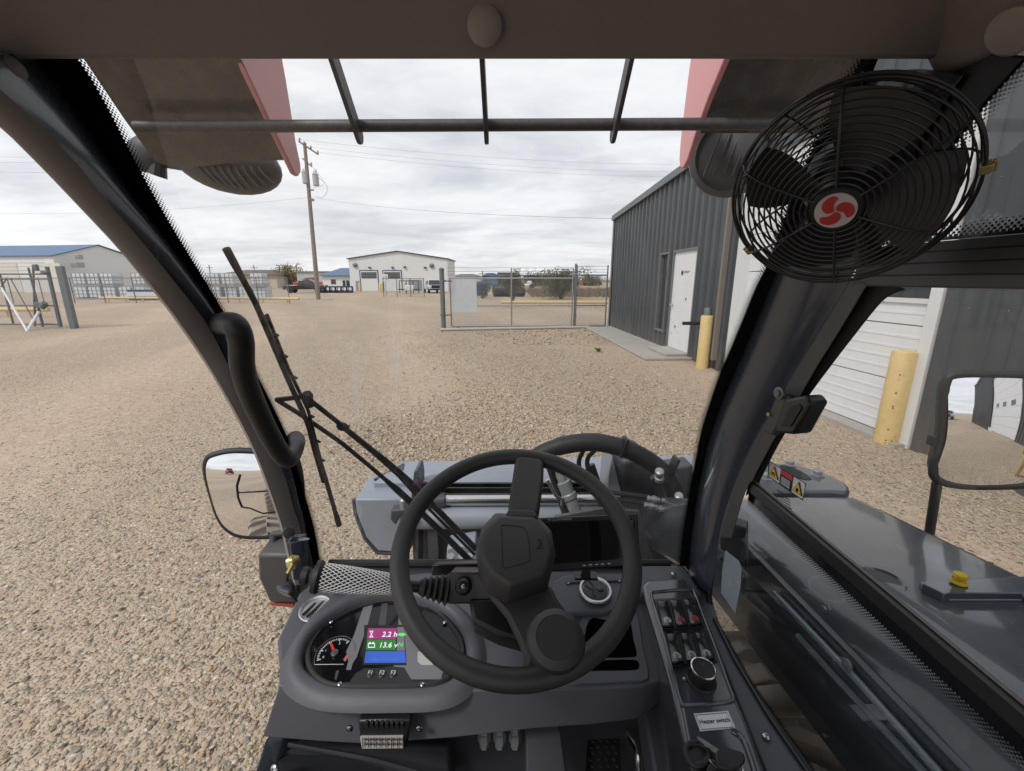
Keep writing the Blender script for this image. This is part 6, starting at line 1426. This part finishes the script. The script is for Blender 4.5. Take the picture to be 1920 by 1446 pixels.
# ---- monitor (own thing, stands on the dash pod)
mo = thing('monitor', aC(1100, 1085, .80), 'flat black camera monitor standing on the dash behind the steering wheel', 'monitor')
md = .80; mq = [aC(992, 972, md + .01), aC(1196, 963, md + .01), aC(1201, 1060, md - .02), aC(990, 1076, md - .02)]
mnn = (mq[1] - mq[0]).cross(mq[3] - mq[0]).normalized()
if mnn.y < 0: mnn = -mnn
MB().prism(mq, mnn * .018).build('casing', M['blackpl'], mo, bevel=.003)
def mp(u, v, h): return (mq[0].lerp(mq[1], u)).lerp(mq[3].lerp(mq[2], u), v) - mnn * h
MB().prism([mp(.03, .10, .0006), mp(.97, .10, .0006), mp(.97, .86, .0006), mp(.03, .86, .0006)], mnn * .0004).build('screen', mat('dark_screen', (.008, .009, .011), .06, 0, .1, 5, spec=.6, rv=.01), mo, smooth=False)
text('lettering', 'TFT COLOR MONITOR', mp(.28, .05, .0008), mq[1] - mq[0], mq[0] - mq[3], .0045, M['litw'] if False else M['tote'], mo)
bb_ = MB()
for k in range(5): bb_.ball(mp(.50 + k * .055, .925, .001), .0032, 10, (1.3, .6, .7))
bb_.ball(mp(.84, .925, .001), .0028, 10, (1, .5, 1)); bb_.build('control_button', M['screw'], mo)
MB().tube([aC(1100, 1060, md + .02), aC(1098, 1078, md + .06)], [.008, .010], 12).box(aC(1098, 1080, md + .06), (.045, .02, .005)).build('stand', M['blackpl'], mo)

# ---- latch box on the window frame
lx = bpy.data.objects.new('window_latch', None); COL.objects.link(lx); lx.parent = swf
MB().prism([aX(x, y, .392) for x, y in ((1452, 748), (1466, 738), (1478, 744), (1470, 775), (1447, 817), (1431, 808), (1440, 778))], (.012, 0, 0)).build('latch_plate', M['frame'], lx, bevel=.003)
MB().prism([aX(x, y, .362) for x, y in ((1469, 749), (1508, 741), (1519, 756), (1488, 815), (1452, 812), (1456, 786))], (.028, .006, 0)).build('latch_box', M['blackpl'], lx, bevel=.004, smooth=True)
MB().prism([aX(x, y, .3605) for x, y in ((1480, 763), (1497, 757), (1503, 765), (1482, 800), (1464, 799))], (.0015, 0, 0)).build('recess', M['seal'], lx, bevel=.001)
MB().lathe(aX(1464, 737, .39), (-1, -.2, 0), [(.009, 0), (.009, .004), (.005, .005), (.005, .008), (0, .008)], 18).build('screw', M['galvdark'], lx)
MB().lathe(aX(1442, 777, .39), (-1, -.2, 0), [(.003, 0), (.003, .002), (0, .002)], 12).build('screw', M['zinc'], lx)
# ---- warning decal and grey card on the side glass
def SW(px, py, X=.4165): return aX(px, py, X)
dc = [(1442, 864), (1511, 907), (1505, 938), (1440, 893)]
dco = MB().prism([SW(x, y, .4160) for x, y in dc], (.0005, 0, 0)).build('warning_decal', M['white'], swf, smooth=False)
def dq(u, v): p = quadp([dc[0], dc[1], dc[2], dc[3]], u, v); return SW(p.x, p.y, .4152)
MB().prism([dq(.32, .0), dq(.66, .0), dq(.66, 1), dq(.32, 1)], (.0003, 0, 0)).build('text_block', M['seal'], dco, smooth=False)
MB().prism([dq(.33, .03), dq(.65, .03), dq(.65, .34), dq(.33, .34)], (-.0004, 0, 0)).build('red_header', M['red'], dco, smooth=False)
MB().tube([dq(0, 0), dq(1, 0), dq(1, 1), dq(0, 1), dq(0, 0)], .0007, 4).build('border_line', M['seal'], dco)
yl = mat('warning_yellow', (.78, .47, .02), .5); 
def tri(u0, u1, k, X): 
    P_ = [dq(u0 + (u1 - u0) * .5, .14), dq(u1, .80), dq(u0, .80)]; c = sum(P_, Vector()) / 3; return [c + (p - c) * k + Vector((X, 0, 0)) for p in P_]
for u0, u1 in ((.04, .29), (.71, .96)):
    MB().prism(tri(u0, u1, 1.08, -.0006), (.0003, 0, 0)).build('triangle_edge', M['seal'], dco, smooth=False)
    MB().prism(tri(u0, u1, .86, -.0012), (.0003, 0, 0)).build('warning_triangle', yl, dco, smooth=False)
g_ = MB()
for k in range(4): v = .46 + k * .12; g_.prism([dq(.37, v), dq(.61, v), dq(.61, v + .05), dq(.37, v + .05)], (-.0008, 0, 0))
g_.build('small_print', M['tote'], dco, smooth=False)
g_ = MB()
g_.tube([p + Vector((-.0016, 0, 0)) for p in (dq(.13, .68), dq(.17, .5), dq(.20, .7))], .0009, 5); g_.tube([p + Vector((-.0016, 0, 0)) for p in (dq(.11, .58), dq(.22, .6))], .0007, 5)
g_.lathe(dq(.835, .62) + Vector((-.0016, 0, 0)), (1, 0, 0), [(.0030, 0), (.0030, .0003), (.0018, .0003), (.0018, 0)], 12); g_.build('pictogram', M['seal'], dco)
g_ = MB()
for k in range(5): 
    a, b = SW(1460 + k * 1.5 - 3, 918 + k * 5.5), SW(1480 + k * 1.0, 932 + k * 5.5); g_.prism([a, b, b + Vector((0, 0, -.0014)), a + Vector((0, 0, -.0014))], (.0003, 0, 0))
g_.build('etched_print', M['seal'], swf, smooth=False)
crd = [(1360, 1032), (1385, 1052), (1390, 1066), (1388, 1100), (1378, 1150), (1352, 1112), (1354, 1070)]
MB().prism([SW(x, y, .409) for x, y in crd], (.0006, 0, 0)).build('hanging_tag', mat('blue_grey_tag', (.33, .38, .43), .25, 0, .08, 20), swf, smooth=False)

# ---- boom on the right, seen through the side glass
def bz(Y): return -.530 - .119 * (Y - .69) + EYE.z
XB0, XB1, RB = .525, .955, .15
def onboom(px, py, off=0):
    r = ray(px, py); t = .3
    while t < 4:
        p = EYE + r * t; zt_ = bz(p.y) + off
        if p.x < XB0 + RB: zt_ = bz(p.y) - RB + math.sqrt(max(0, RB * RB - (XB0 + RB - p.x) ** 2)) + off
        if p.x > XB0 - off and p.z < zt_: return p
        t += .0008
    return p
def bsec(Y, k=1.0):
    z = bz(Y); r = RB; pts = []
    cx0, cx1 = XB0 + r, XB1 - .03; 
    for j in range(17): a = math.pi - j * math.pi / 2 / 16; pts.append(Vector((cx0 + r * math.cos(a), Y, z - r + r * math.sin(a))))
    for j in range(5): a = math.pi / 2 - j * math.pi / 2 / 4; pts.append(Vector((cx1 + .03 * math.cos(a), Y, z - .03 + .03 * math.sin(a))))
    pts += [Vector((XB1, Y, z - .24)), Vector((XB0, Y, z - .24))]
    return pts
bo = MB().loft([bsec(y) for y in (-1.2, -.4, 0, .3, .6, .85, 1.06)]).build('boom', M['boompaint'], tele, ang=40)
he = MB().prism([aZ(x, y, bz(1.1) + .012) for x, y in arc_round([(1430, 872), (1462, 868), (1500, 872), (1560, 892), (1588, 908), (1592, 922), (1560, 921), (1470, 921), (1424, 918), (1410, 900)], 3)], (0, 0, -.05)).build('boom_end_plate', M['boompaint'], bo, bevel=.008, smooth=True)
MB().prism([aZ(x, y, bz(1.1) + .014) for x, y in arc_round([(1461, 873), (1478, 874), (1505, 885), (1522, 897), (1512, 899), (1490, 893), (1466, 882)], 3)], (0, 0, -.003)).build('oval_slot', M['seal'], bo, smooth=False)
for x, y in ((1481, 872), (1532, 891), (1436, 897)): MB().lathe(aZ(x, y, bz(1.1) + .012), (0, 0, 1), [(.020, 0), (.020, .003), (.013, .004), (.013, .014), (.011, .016), (0, .016)], 6).build('hex_bolt', M['galv'], bo, ang=30)
MB().prism([Vector((XB0 + .03, 1.05, bz(1.05) - .01)), Vector((XB0 + .03, 1.75, bz(1.05) - .36)), Vector((XB0 + .03, 1.78, bz(1.05) - .60)), Vector((XB0 + .03, 1.0, bz(1.05) - .25))], (.30, 0, 0)).build('boom_head', M['boompaint'], tele, bevel=.02, smooth=True)
rc = onboom(1650, 1090); rn = Vector((rc.x - (XB0 + RB), 0, rc.z - (bz(rc.y) - RB))).normalized(); MB().lathe(rc - rn * .003, rn, [(.030, .0), (.033, .004), (.035, .0065), (.037, .004), (.038, -.006)], 40).build('access_ring', M['boompaint'], bo)
MB().lathe(rc - rn * .003, rn, [(.031, .0035), (0, .0036)], 30).build('access_cover', M['carrdark'], bo)
bp_ = [Vector((.760, .62, 0)), Vector((.95, .62, 0)), Vector((.95, .1, 0)), Vector((.70, .1, 0)), Vector((.70, .55, 0))]
def btop(px, py, h=0): # point on the sloping top of the boom
    n = Vector((0, .119, 1)).normalized(); return aP(px, py, Vector((0, .69, bz(.69))) + n * h, n)
pln = MB().prism([btop(x, y, .016) for x, y in ((1729, 1093), (1745, 1088), (1960, 1078), (2100, 1130), (2100, 1190), (1920, 1112), (1785, 1112), (1770, 1114))], (0, 0, -.02)).build('top_plate', M['boompaint'], bo, bevel=.002, smooth=True)
MB().tube([btop(1729, 1097, .003), btop(1772, 1121, .003), btop(1960, 1121, .003)], .006, 8).build('weld_bead', M['carr'], bo)
yc = btop(1797, 1093, .018); MB().lathe(yc, (0, 0, 1), [(.012, 0), (.012, .003), (.008, .004), (.0078, .009), (.010, .011), (.0095, .017), (.006, .019), (0, .019)], 20).box(yc + Vector((0, 0, .012)), (.023, .007, .006)).build('yellow_cap', mat('yellow_rubber_cap', (.66, .45, .02), .6), bo, bevel=.001)
# inner side plate, linkage ridges, brackets under the boom
sp3 = MB(); sp3.prism([Vector((.535, -.8, 1.70 - .50)), Vector((.535, 1.02, 1.70 - .60)), Vector((.535, 1.12, 1.70 - .68)), Vector((.535, 1.02, 1.70 - .745)), Vector((.535, -.8, 1.70 - .735))], (.012, 0, 0)); sp3.build('side_plate', M['boompaint'], bo, bevel=.002)
def xs(px, py, X=.527): return aX(px, py, X)
M['weld'] = mat('weld_ridge', (.20, .24, .27), .4, .2, .2, 60, grain=.5, gs=400)
for l, r_ in ((((1452, 1112), (1600, 1268), (1760, 1448), (1900, 1600)), .0055), (((1497, 1192), (1560, 1262), (1735, 1450), (1830, 1560)), .0060), (((1355, 960), (1395, 985)), .006)):
    MB().tube([xs(x, y) for x, y in l], r_, 8).build('pipe_run', M['weld'], bo)
MB().lathe(xs(1590, 1247, .524), (-1, 0, 0), [(.009, 0), (.010, .003), (.006, .005), (0, .005)], 20).build('pivot_boss', M['weld'], bo)
sq = MB(); sq.prism([xs(1578, 1322, .526), xs(1640, 1320, .526), xs(1668, 1350, .526), xs(1600, 1352, .526)], (.002, 0, 0)); sq.build('id_plate', M['carr'], bo, smooth=False)
for x, y in ((1377, 952), (1397, 1082), (1354, 1046), (1552, 1142)): MB().lathe(xs(x, y, .52), (-1, 0, 0), [(.009, 0), (.009, .003), (.006, .004), (.006, .009), (0, .010)], 6).build('hex_bolt', M['galvdark'], bo, ang=30)
MB().prism([xs(1356, 975, .50), xs(1400, 990, .50), xs(1400, 1070, .50), xs(1350, 1030, .50)], (.02, .03, 0)).build('hinge_bracket', M['carrdark'], bo, bevel=.004)
# front right tyre under the boom
ty = bpy.data.objects.new('wheel', None); COL.objects.link(ty); ty.parent = tele
tc = Vector((.60, .84, .36)); RT = .38
MB().lathe(tc, (1, 0, 0), [(.20, 0), (.30, -.01), (.36, .01), (RT - .02, .05), (RT - .02, .25), (.36, .29), (.30, .31), (.20, .30)], 40).build('tyre', M['tyre'], ty)
lug = MB()
for k in range(22):
    a = 2 * math.pi * k / 22
    for s in (0, 1):
        aa = a + s * math.pi / 22; rows_ = []
        for j in range(5):
            f_ = j / 4; x = (-.005 + f_ * .16) if s == 0 else (.305 - f_ * .16); an = aa + f_ * .20; r0, r1 = (RT - .05, RT + .012) if j else (RT - .12, RT - .02)
            u_ = Vector((0, math.cos(an), math.sin(an))); t_2 = Vector((0, -math.sin(an), math.cos(an))); w = .026
            rows_.append([tc + Vector((x, 0, 0)) + u_ * r0 - t_2 * w * 1.3, tc + Vector((x, 0, 0)) + u_ * r1 - t_2 * w, tc + Vector((x, 0, 0)) + u_ * r1 + t_2 * w, tc + Vector((x, 0, 0)) + u_ * r0 + t_2 * w * 1.3])
        lug.loft(rows_)
lug.build('tread_lug', M['tyre'], ty, bevel=.004, ang=30)
MB().lathe(tc + Vector((.06, 0, 0)), (1, 0, 0), [(0, 0), (.19, .0), (.20, -.03), (.20, .2), (0, .2)], 30).build('rim', M['carrdark'], ty)
MB().tube([aX(1425, 1315, .60), aX(1600, 1310, .60)], .03, 12).tube([Vector((-.4, .78, .48)), Vector((.62, .80, .48))], .06, 12).build('axle', M['tyre'], tele)
# ---- right mirror
def rrect(pts, n=6): return smooth_path(pts, n, True)
mr_ = bpy.data.objects.new('wing_mirror', None); COL.objects.link(mr_); mr_.parent = tele
mo_px = [(1790, 703), (1860, 703), (1935, 706), (1980, 720), (1990, 790), (1975, 880), (1930, 906), (1870, 911), (1800, 910), (1760, 900), (1750, 880), (1764, 820), (1769, 760), (1773, 718)]
MY = 1.05; MNR = Vector((-.265, -1, .06)).normalized(); mc_ = aY(1865, 805, MY); ring_ = rrect([aP(x, y, mc_, MNR) for x, y in mo_px]); MB().tube(ring_, .011, 12, closed=True).build('mirror_frame', M['blackrub'], mr_)
def mirror_face(ringp, cx, off, parent, name, bulge=.02, nrm=None):
    c = sum(ringp, Vector()) / len(ringp); n = nrm.normalized(); m = MB(); rings = []; Rm = max((p - c).length for p in ringp)
    # each ring point is carried onto a tilted, slightly domed surface
    for k in range(1, 9):
        f_ = k / 8; rg = []
        for p in ringp:
            d = (p - c) * f_ * .97; d = d - n * d.dot(n) ; rg.append(c + d + n * (bulge * (1 - (d.length / Rm) ** 2) + off))
        rings.append(rg)
    m.loft(rings[::-1], closed=True, caps=False); vtx = [c + n * (bulge + off)]; o0 = len(m.v); m.v += vtx
    last = o0 - len(ringp)
    for i in range(len(ringp)): m.f.append((last + i, last + (i + 1) % len(ringp), o0))
    return m.build(name, M['mirror'], parent, ang=80)
mirror_face(ring_, 0, .002, mr_, 'mirror_glass', .020, MNR)
MB().loft([[p + Vector((0, .004, 0)) for p in ring_], [p + Vector((0, .03, 0)) for p in shrink(ring_, .92)]]).build('mirror_back', M['blackpl'], mr_)
MB().tube([aY(1757, 905, MY + .02), aY(1744, 990, MY + .02), aY(1741, 1010, MY + .02)], .0115, 12).build('mirror_arm', M['satin'], mr_)
MB().box(aY(1748, 825, MY + .02), (.015, .02, .03)).build('clamp', M['satin'], mr_, bevel=.003)
ml_ = bpy.data.objects.new('wing_mirror', None); COL.objects.link(ml_); ml_.parent = tele
ml_px = [(404, 853), (440, 846), (500, 848), (545, 852), (560, 880), (565, 940), (556, 990), (520, 1003), (460, 1004), (430, 992), (412, 968), (398, 925), (388, 885), (390, 862)]
MYL = 1.05; MNL = Vector((.16, -1, .12)).normalized(); mcl = aY(475, 925, MYL); rl2 = rrect([aP(x, y, mcl, MNL) for x, y in ml_px]); MB().tube(rl2, .0095, 12, closed=True).build('mirror_frame', M['blackrub'], ml_)
mirror_face(rl2, 0, .002, ml_, 'mirror_glass', .018, MNL)
MB().loft([[p + Vector((0, .004, 0)) for p in rl2], [p + Vector((0, .03, 0)) for p in shrink(rl2, .92)]]).build('mirror_back', M['blackpl'], ml_)
MB().tube(smooth_path([aY(513, 1004, MYL - .01), aY(515, 1050, 1.02), aY(520, 1085, 1.0), aY(530, 1105, .98), aY(552, 1113, .95)], 6), .0115, 12).build('mirror_arm', M['paint'], ml_)
hl = MB(); f1 = [aY(x, y, .98) for x, y in ((482, 1040), (545, 1040), (560, 1060), (562, 1133), (505, 1131), (484, 1085))]; hl.prism(f1, Vector((0, .10, .012))); 
hlo = hl.build('side_lamp', mat('side_lamp_brown', (.075, .068, .066), .5), tele, bevel=.008, smooth=True)
MB().prism([aY(x, y, .985) for x, y in ((504, 1132), (550, 1134), (551, 1139), (510, 1136))], (0, .09, .01)).build('side_lamp_lens', mat('red_orange_lens', (.35, .08, .05), .3), hlo, smooth=False)

# ---- carriage and attachment in front
ca = bpy.data.objects.new('carriage', None); COL.objects.link(ca); ca.parent = tele
AY_ = lambda l, Y: [aY(x, y, Y) for x, y in l]
MB().prism([aZ(x, y, 1.70 - .90) for x, y in ((752, 866), (1300, 853), (1310, 905), (700, 905))], (0, 0, -.03)).build('top_plate', M['carr'], ca, bevel=.004)
yb = aZ(1000, 905, .80).y
MB().prism(AY_([(776, 904), (1300, 904), (1300, 914), (772, 914)], yb), (0, .04, 0)).build('front_lip', M['carr'], ca, smooth=False)
MB().prism([aY(757, 868, 2.0), aY(757, 900, 1.85), aY(700, 898, 1.85)], (0, .02, -.02)).build('gusset', M['carrdark'], ca, smooth=False)
MB().tube([aY(790, 938, 1.78), aY(1300, 936, 1.78)], .030, 20).build('chrome_rod', M['steel'], ca)
MB().tube([aY(745, 938, 1.76), aY(835, 938, 1.76)], .034, 18).build('rod_collar', M['carrdark'], ca)
MB().tube([aY(770, 972, 1.74), aY(1300, 968, 1.74)], .048, 24).build('torque_tube', M['carr'], ca)
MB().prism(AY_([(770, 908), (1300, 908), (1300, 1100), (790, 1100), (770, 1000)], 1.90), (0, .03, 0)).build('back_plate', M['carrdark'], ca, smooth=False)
bx = MB(); r1 = AY_([(665, 936), (772, 936), (772, 1030), (740, 1036), (708, 1034), (686, 1008), (668, 962)], 1.70); 
bx.prism(r1, (0, .22, .01)); bx.build('end_box', M['carr'], ca, bevel=.008, smooth=True)
MB().tube(AY_([(664, 936), (667, 963), (685, 1009), (708, 1036), (745, 1038)], 1.71), .010, 10).build('edge_rim', M['carrdark'], ca)
for l, Y in (([(733, 958), (762, 956), (765, 966), (748, 968), (742, 985), (732, 975)], 1.64),): MB().prism(AY_(l, Y), (0, .05, 0)).build('latch', M['carrdark'], ca, bevel=.004, smooth=True)
MB().lathe(aY(757, 945, 1.66), (0, 0, 1), [(.018, -.02), (.018, .02), (.010, .03), (0, .03)], 14).build('pin', M['galv'], ca)
for l in ([(776, 885), (783, 882), (786, 905), (784, 1090), (776, 1090), (770, 940)], [(800, 965), (818, 965), (826, 1090), (806, 1090)], [(1060, 900), (1072, 900), (1080, 1000), (1066, 1000)]):
    MB().prism(AY_(l, 1.72), (0, .12, 0)).build('rib_plate', M['carrdark'], ca, bevel=.003, smooth=True)
MB().prism(AY_([(838, 1028), (890, 1020), (905, 1062), (836, 1066)], 1.60), (0, .1, 0)).build('valve_block', M['carr'], ca, bevel=.006, smooth=True)
fz = MB()
for x in (846, 866, 880): fz.lathe(aY(x, 1050, 1.56), (0, -.3, 1), [(.012, -.02), (.012, .01), (.016, .012), (.016, .025), (0, .026)], 8)
fz.build('fitting', M['galv'], ca)
# middle: ladder shaped bracket with big steel coupling
cp_ = MB(); a, b = aY(1046, 880, 1.55), aY(1083, 968, 1.50); dd_ = b - a; Lc = dd_.length
cp_.lathe(a, dd_, [(.010, -.04), (.012, 0), (.018, .02), (.018, .05), (.026, .055), (.026, .10), (.030, .105), (.030, Lc * .62), (.024, Lc * .66), (.024, Lc), (0, Lc)], 14).build('hydraulic_coupling', M['galv'], ca, ang=30)
for x, w_ in ((1030, .016), (1106, .020)): MB().tube([aY(x, 872, 1.60), aY(x + 40, 990, 1.55)], w_, 10).build('hose', M['blackrub'], ca)
MB().tube([aY(1026, 900, 1.5), aY(1042, 930, 1.5), aY(1054, 936, 1.5), aY(1054, 948, 1.5)], .006, 8).build('steel_pipe', M['steel'], ca)
MB().prism(AY_([(1148, 856), (1166, 930), (1158, 936), (1138, 932), (1142, 890)], 1.62), (0, .16, 0)).build('fin_plate', M['carr'], ca, bevel=.002, smooth=True)
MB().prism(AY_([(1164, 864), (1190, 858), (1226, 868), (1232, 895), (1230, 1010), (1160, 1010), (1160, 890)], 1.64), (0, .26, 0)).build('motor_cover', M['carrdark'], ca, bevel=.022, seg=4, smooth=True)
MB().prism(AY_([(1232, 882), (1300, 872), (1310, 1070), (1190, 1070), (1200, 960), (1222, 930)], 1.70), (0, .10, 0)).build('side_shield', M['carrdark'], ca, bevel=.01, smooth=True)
MB().tube(smooth_path(AY_([(1200, 985), (1222, 1010), (1255, 1018), (1290, 1005)], 1.52), 6), .008, 8).build('wire_loop', M['galvdark'], ca)
MB().tube(smooth_path(AY_([(1000, 860), (1022, 846), (1062, 834), (1112, 829), (1160, 838), (1200, 854), (1240, 882), (1262, 915), (1280, 960)], 1.50), 6), [.030] * 10 + [.034] * 39, 16).build('hose_bundle', M['blackrub'], ca)
for x, y in ((1168, 838), (1262, 874)): c = aY(x, y, 1.48); MB().box(c, (.012, .05, .075), Matrix.Rotation(.3, 3, 'Y')).build('cable_tie', M['blackpl'], ca, bevel=.003)
for l in ([(1096, 842), (1086, 862), (1088, 885), (1100, 905)], [(1118, 842), (1102, 860), (1104, 885), (1116, 910)]): MB().tube(smooth_path(AY_(l, 1.52), 5), .009, 8).build('hose', M['blackrub'], ca)
for dy in (0, 12): MB().tube(smooth_path(AY_([(1120, 918 + dy), (1160, 925 + dy), (1216, 932 + dy)], 1.45), 5), .009, 8).build('hose', M['blackrub'], ca)
ft = MB()
for (x0_, y0_, x1_, y1_) in ((1214, 934, 1236, 938), (1240, 938, 1278, 948), (1208, 946, 1232, 950), (1228, 952, 1248, 956)):
    a, b = aY(x0_, y0_, 1.43), aY(x1_, y1_, 1.43); d_ = b - a; l_ = d_.length; ft.lathe(a, d_, [(.007, 0), (.010, .002), (.010, l_ * .4), (.014, l_ * .42), (.014, l_ * .7), (.009, l_ * .72), (.009, l_), (0, l_)], 10)
ft.build('fitting', M['galv'], ca, ang=30)
for x, y in ((1236, 893), (1272, 938)): MB().lathe(aY(x, y, 1.42), (-.2, -.5, 1), [(.018, -.02), (.018, -.004), (.013, 0), (.013, .012), (.016, .014), (.016, .03), (.009, .034), (0, .034)], 8).build('valve_cap', M['galv'], ca, ang=30)
MB().prism(AY_([(1222, 900), (1230, 890), (1250, 935), (1238, 940)], 1.44), (0, .02, 0)).build('bracket', M['satin'], ca, smooth=False)
MB().lathe(aY(1160, 980, 1.40), XX, [(.0, 0), (.032, 0), (.034, .004), (.034, .065), (.032, .07), (0, .07)], 28).build('steel_sleeve', M['galv'], ca)
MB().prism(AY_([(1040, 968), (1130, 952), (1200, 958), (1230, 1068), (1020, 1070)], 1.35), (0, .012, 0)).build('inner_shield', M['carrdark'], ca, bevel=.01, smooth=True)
# machine nose under the windscreen
MB().box((-.03, 1.00, 1.70 - 1.10), (.70, .26, .26)).build('front_chassis', M['paint'], tele, bevel=.03, smooth=True)
# body behind the cab and the far side wheels, seen only from a step aside
for x, y in ((-.75, .33), (-.75, -1.5), (.75, -1.5)):
    c_ = copy_tree(ty, tele); c_.location = Vector((x - .75, y - .80, 0)) if x > 0 else Vector((-1.50, y - .80, 0))
MB().box((0, -1.5, .85), (1.5, 1.0, .7)).build('rear_body', M['paint'], tele, bevel=.05)
MB().box((-.03, -.2, .42), (.92, 1.8, .16)).build('chassis', M['carrdark'], tele)

# ---- separate pieces that are things of their own kind into their own parts
def split_loose(o):
    me = o.data; n = len(me.vertices); par = list(range(n))
    def find(a):
        while par[a] != a: par[a] = par[par[a]]; a = par[a]
        return a
    for e in me.edges:
        a, b = find(e.vertices[0]), find(e.vertices[1])
        if a != b: par[a] = b
    groups = {}
    for p in me.polygons: groups.setdefault(find(p.vertices[0]), []).append(p.index)
    if len(groups) < 2: return
    base = o.name.split('.')[0]
    for gi, (r, pl_) in enumerate(groups.items()):
        idx = sorted({v for i in pl_ for v in me.polygons[i].vertices}); mp = {v: k for k, v in enumerate(idx)}
        m2 = bpy.data.meshes.new(base); m2.from_pydata([me.vertices[v].co[:] for v in idx], [], [tuple(mp[v] for v in me.polygons[i].vertices) for i in pl_])
        for mt in me.materials: m2.materials.append(mt)
        sm = me.polygons[pl_[0]].use_smooth
        if sm: m2.polygons.foreach_set('use_smooth', [True] * len(m2.polygons)); m2.set_sharp_from_angle(angle=R(35))
        if gi == 0: o.data = m2
        else:
            c = o.copy(); c.data = m2; COL.objects.link(c)
for o in list(S.objects):
    if o.type == 'MESH' and o.parent is not None and o.name.split('.')[0] in ('roller_door', 'end_wall', 'scuff_mark', 'door_window', 'brace', 'door_jamb', 'flood_light', 'wall_vent', 'roller_bracket', 'roller_post', 'bracket', 'insulator', 'grip_stud', 'control_button', 'vent_slat', 'contact', 'stands', 'rust_chip', 'gate_motor', 'door_window_frame'):
        split_loose(o)
for o in S.objects:
    if o.name.startswith('stands'): o.name = o.name.replace('stands', 'stand')

# bracket frame on the rear of the left door opening: shows in the left mirror
df = MB(); yq = .30; q_ = lambda x, z: Vector((x, yq, 1.06 + z))
df.tube([q_(-.93, .12), q_(-.965, .02), q_(-.97, -.10), q_(-.95, -.20)], .012, 8).tube([q_(-.965, -.05), q_(-.55, -.05)], .009, 8).tube([q_(-.95, -.20), q_(-.88, -.215), q_(-.78, -.28), q_(-.55, -.28)], .009, 8)
df.build('door_bracket', M['blackpl'], tele)
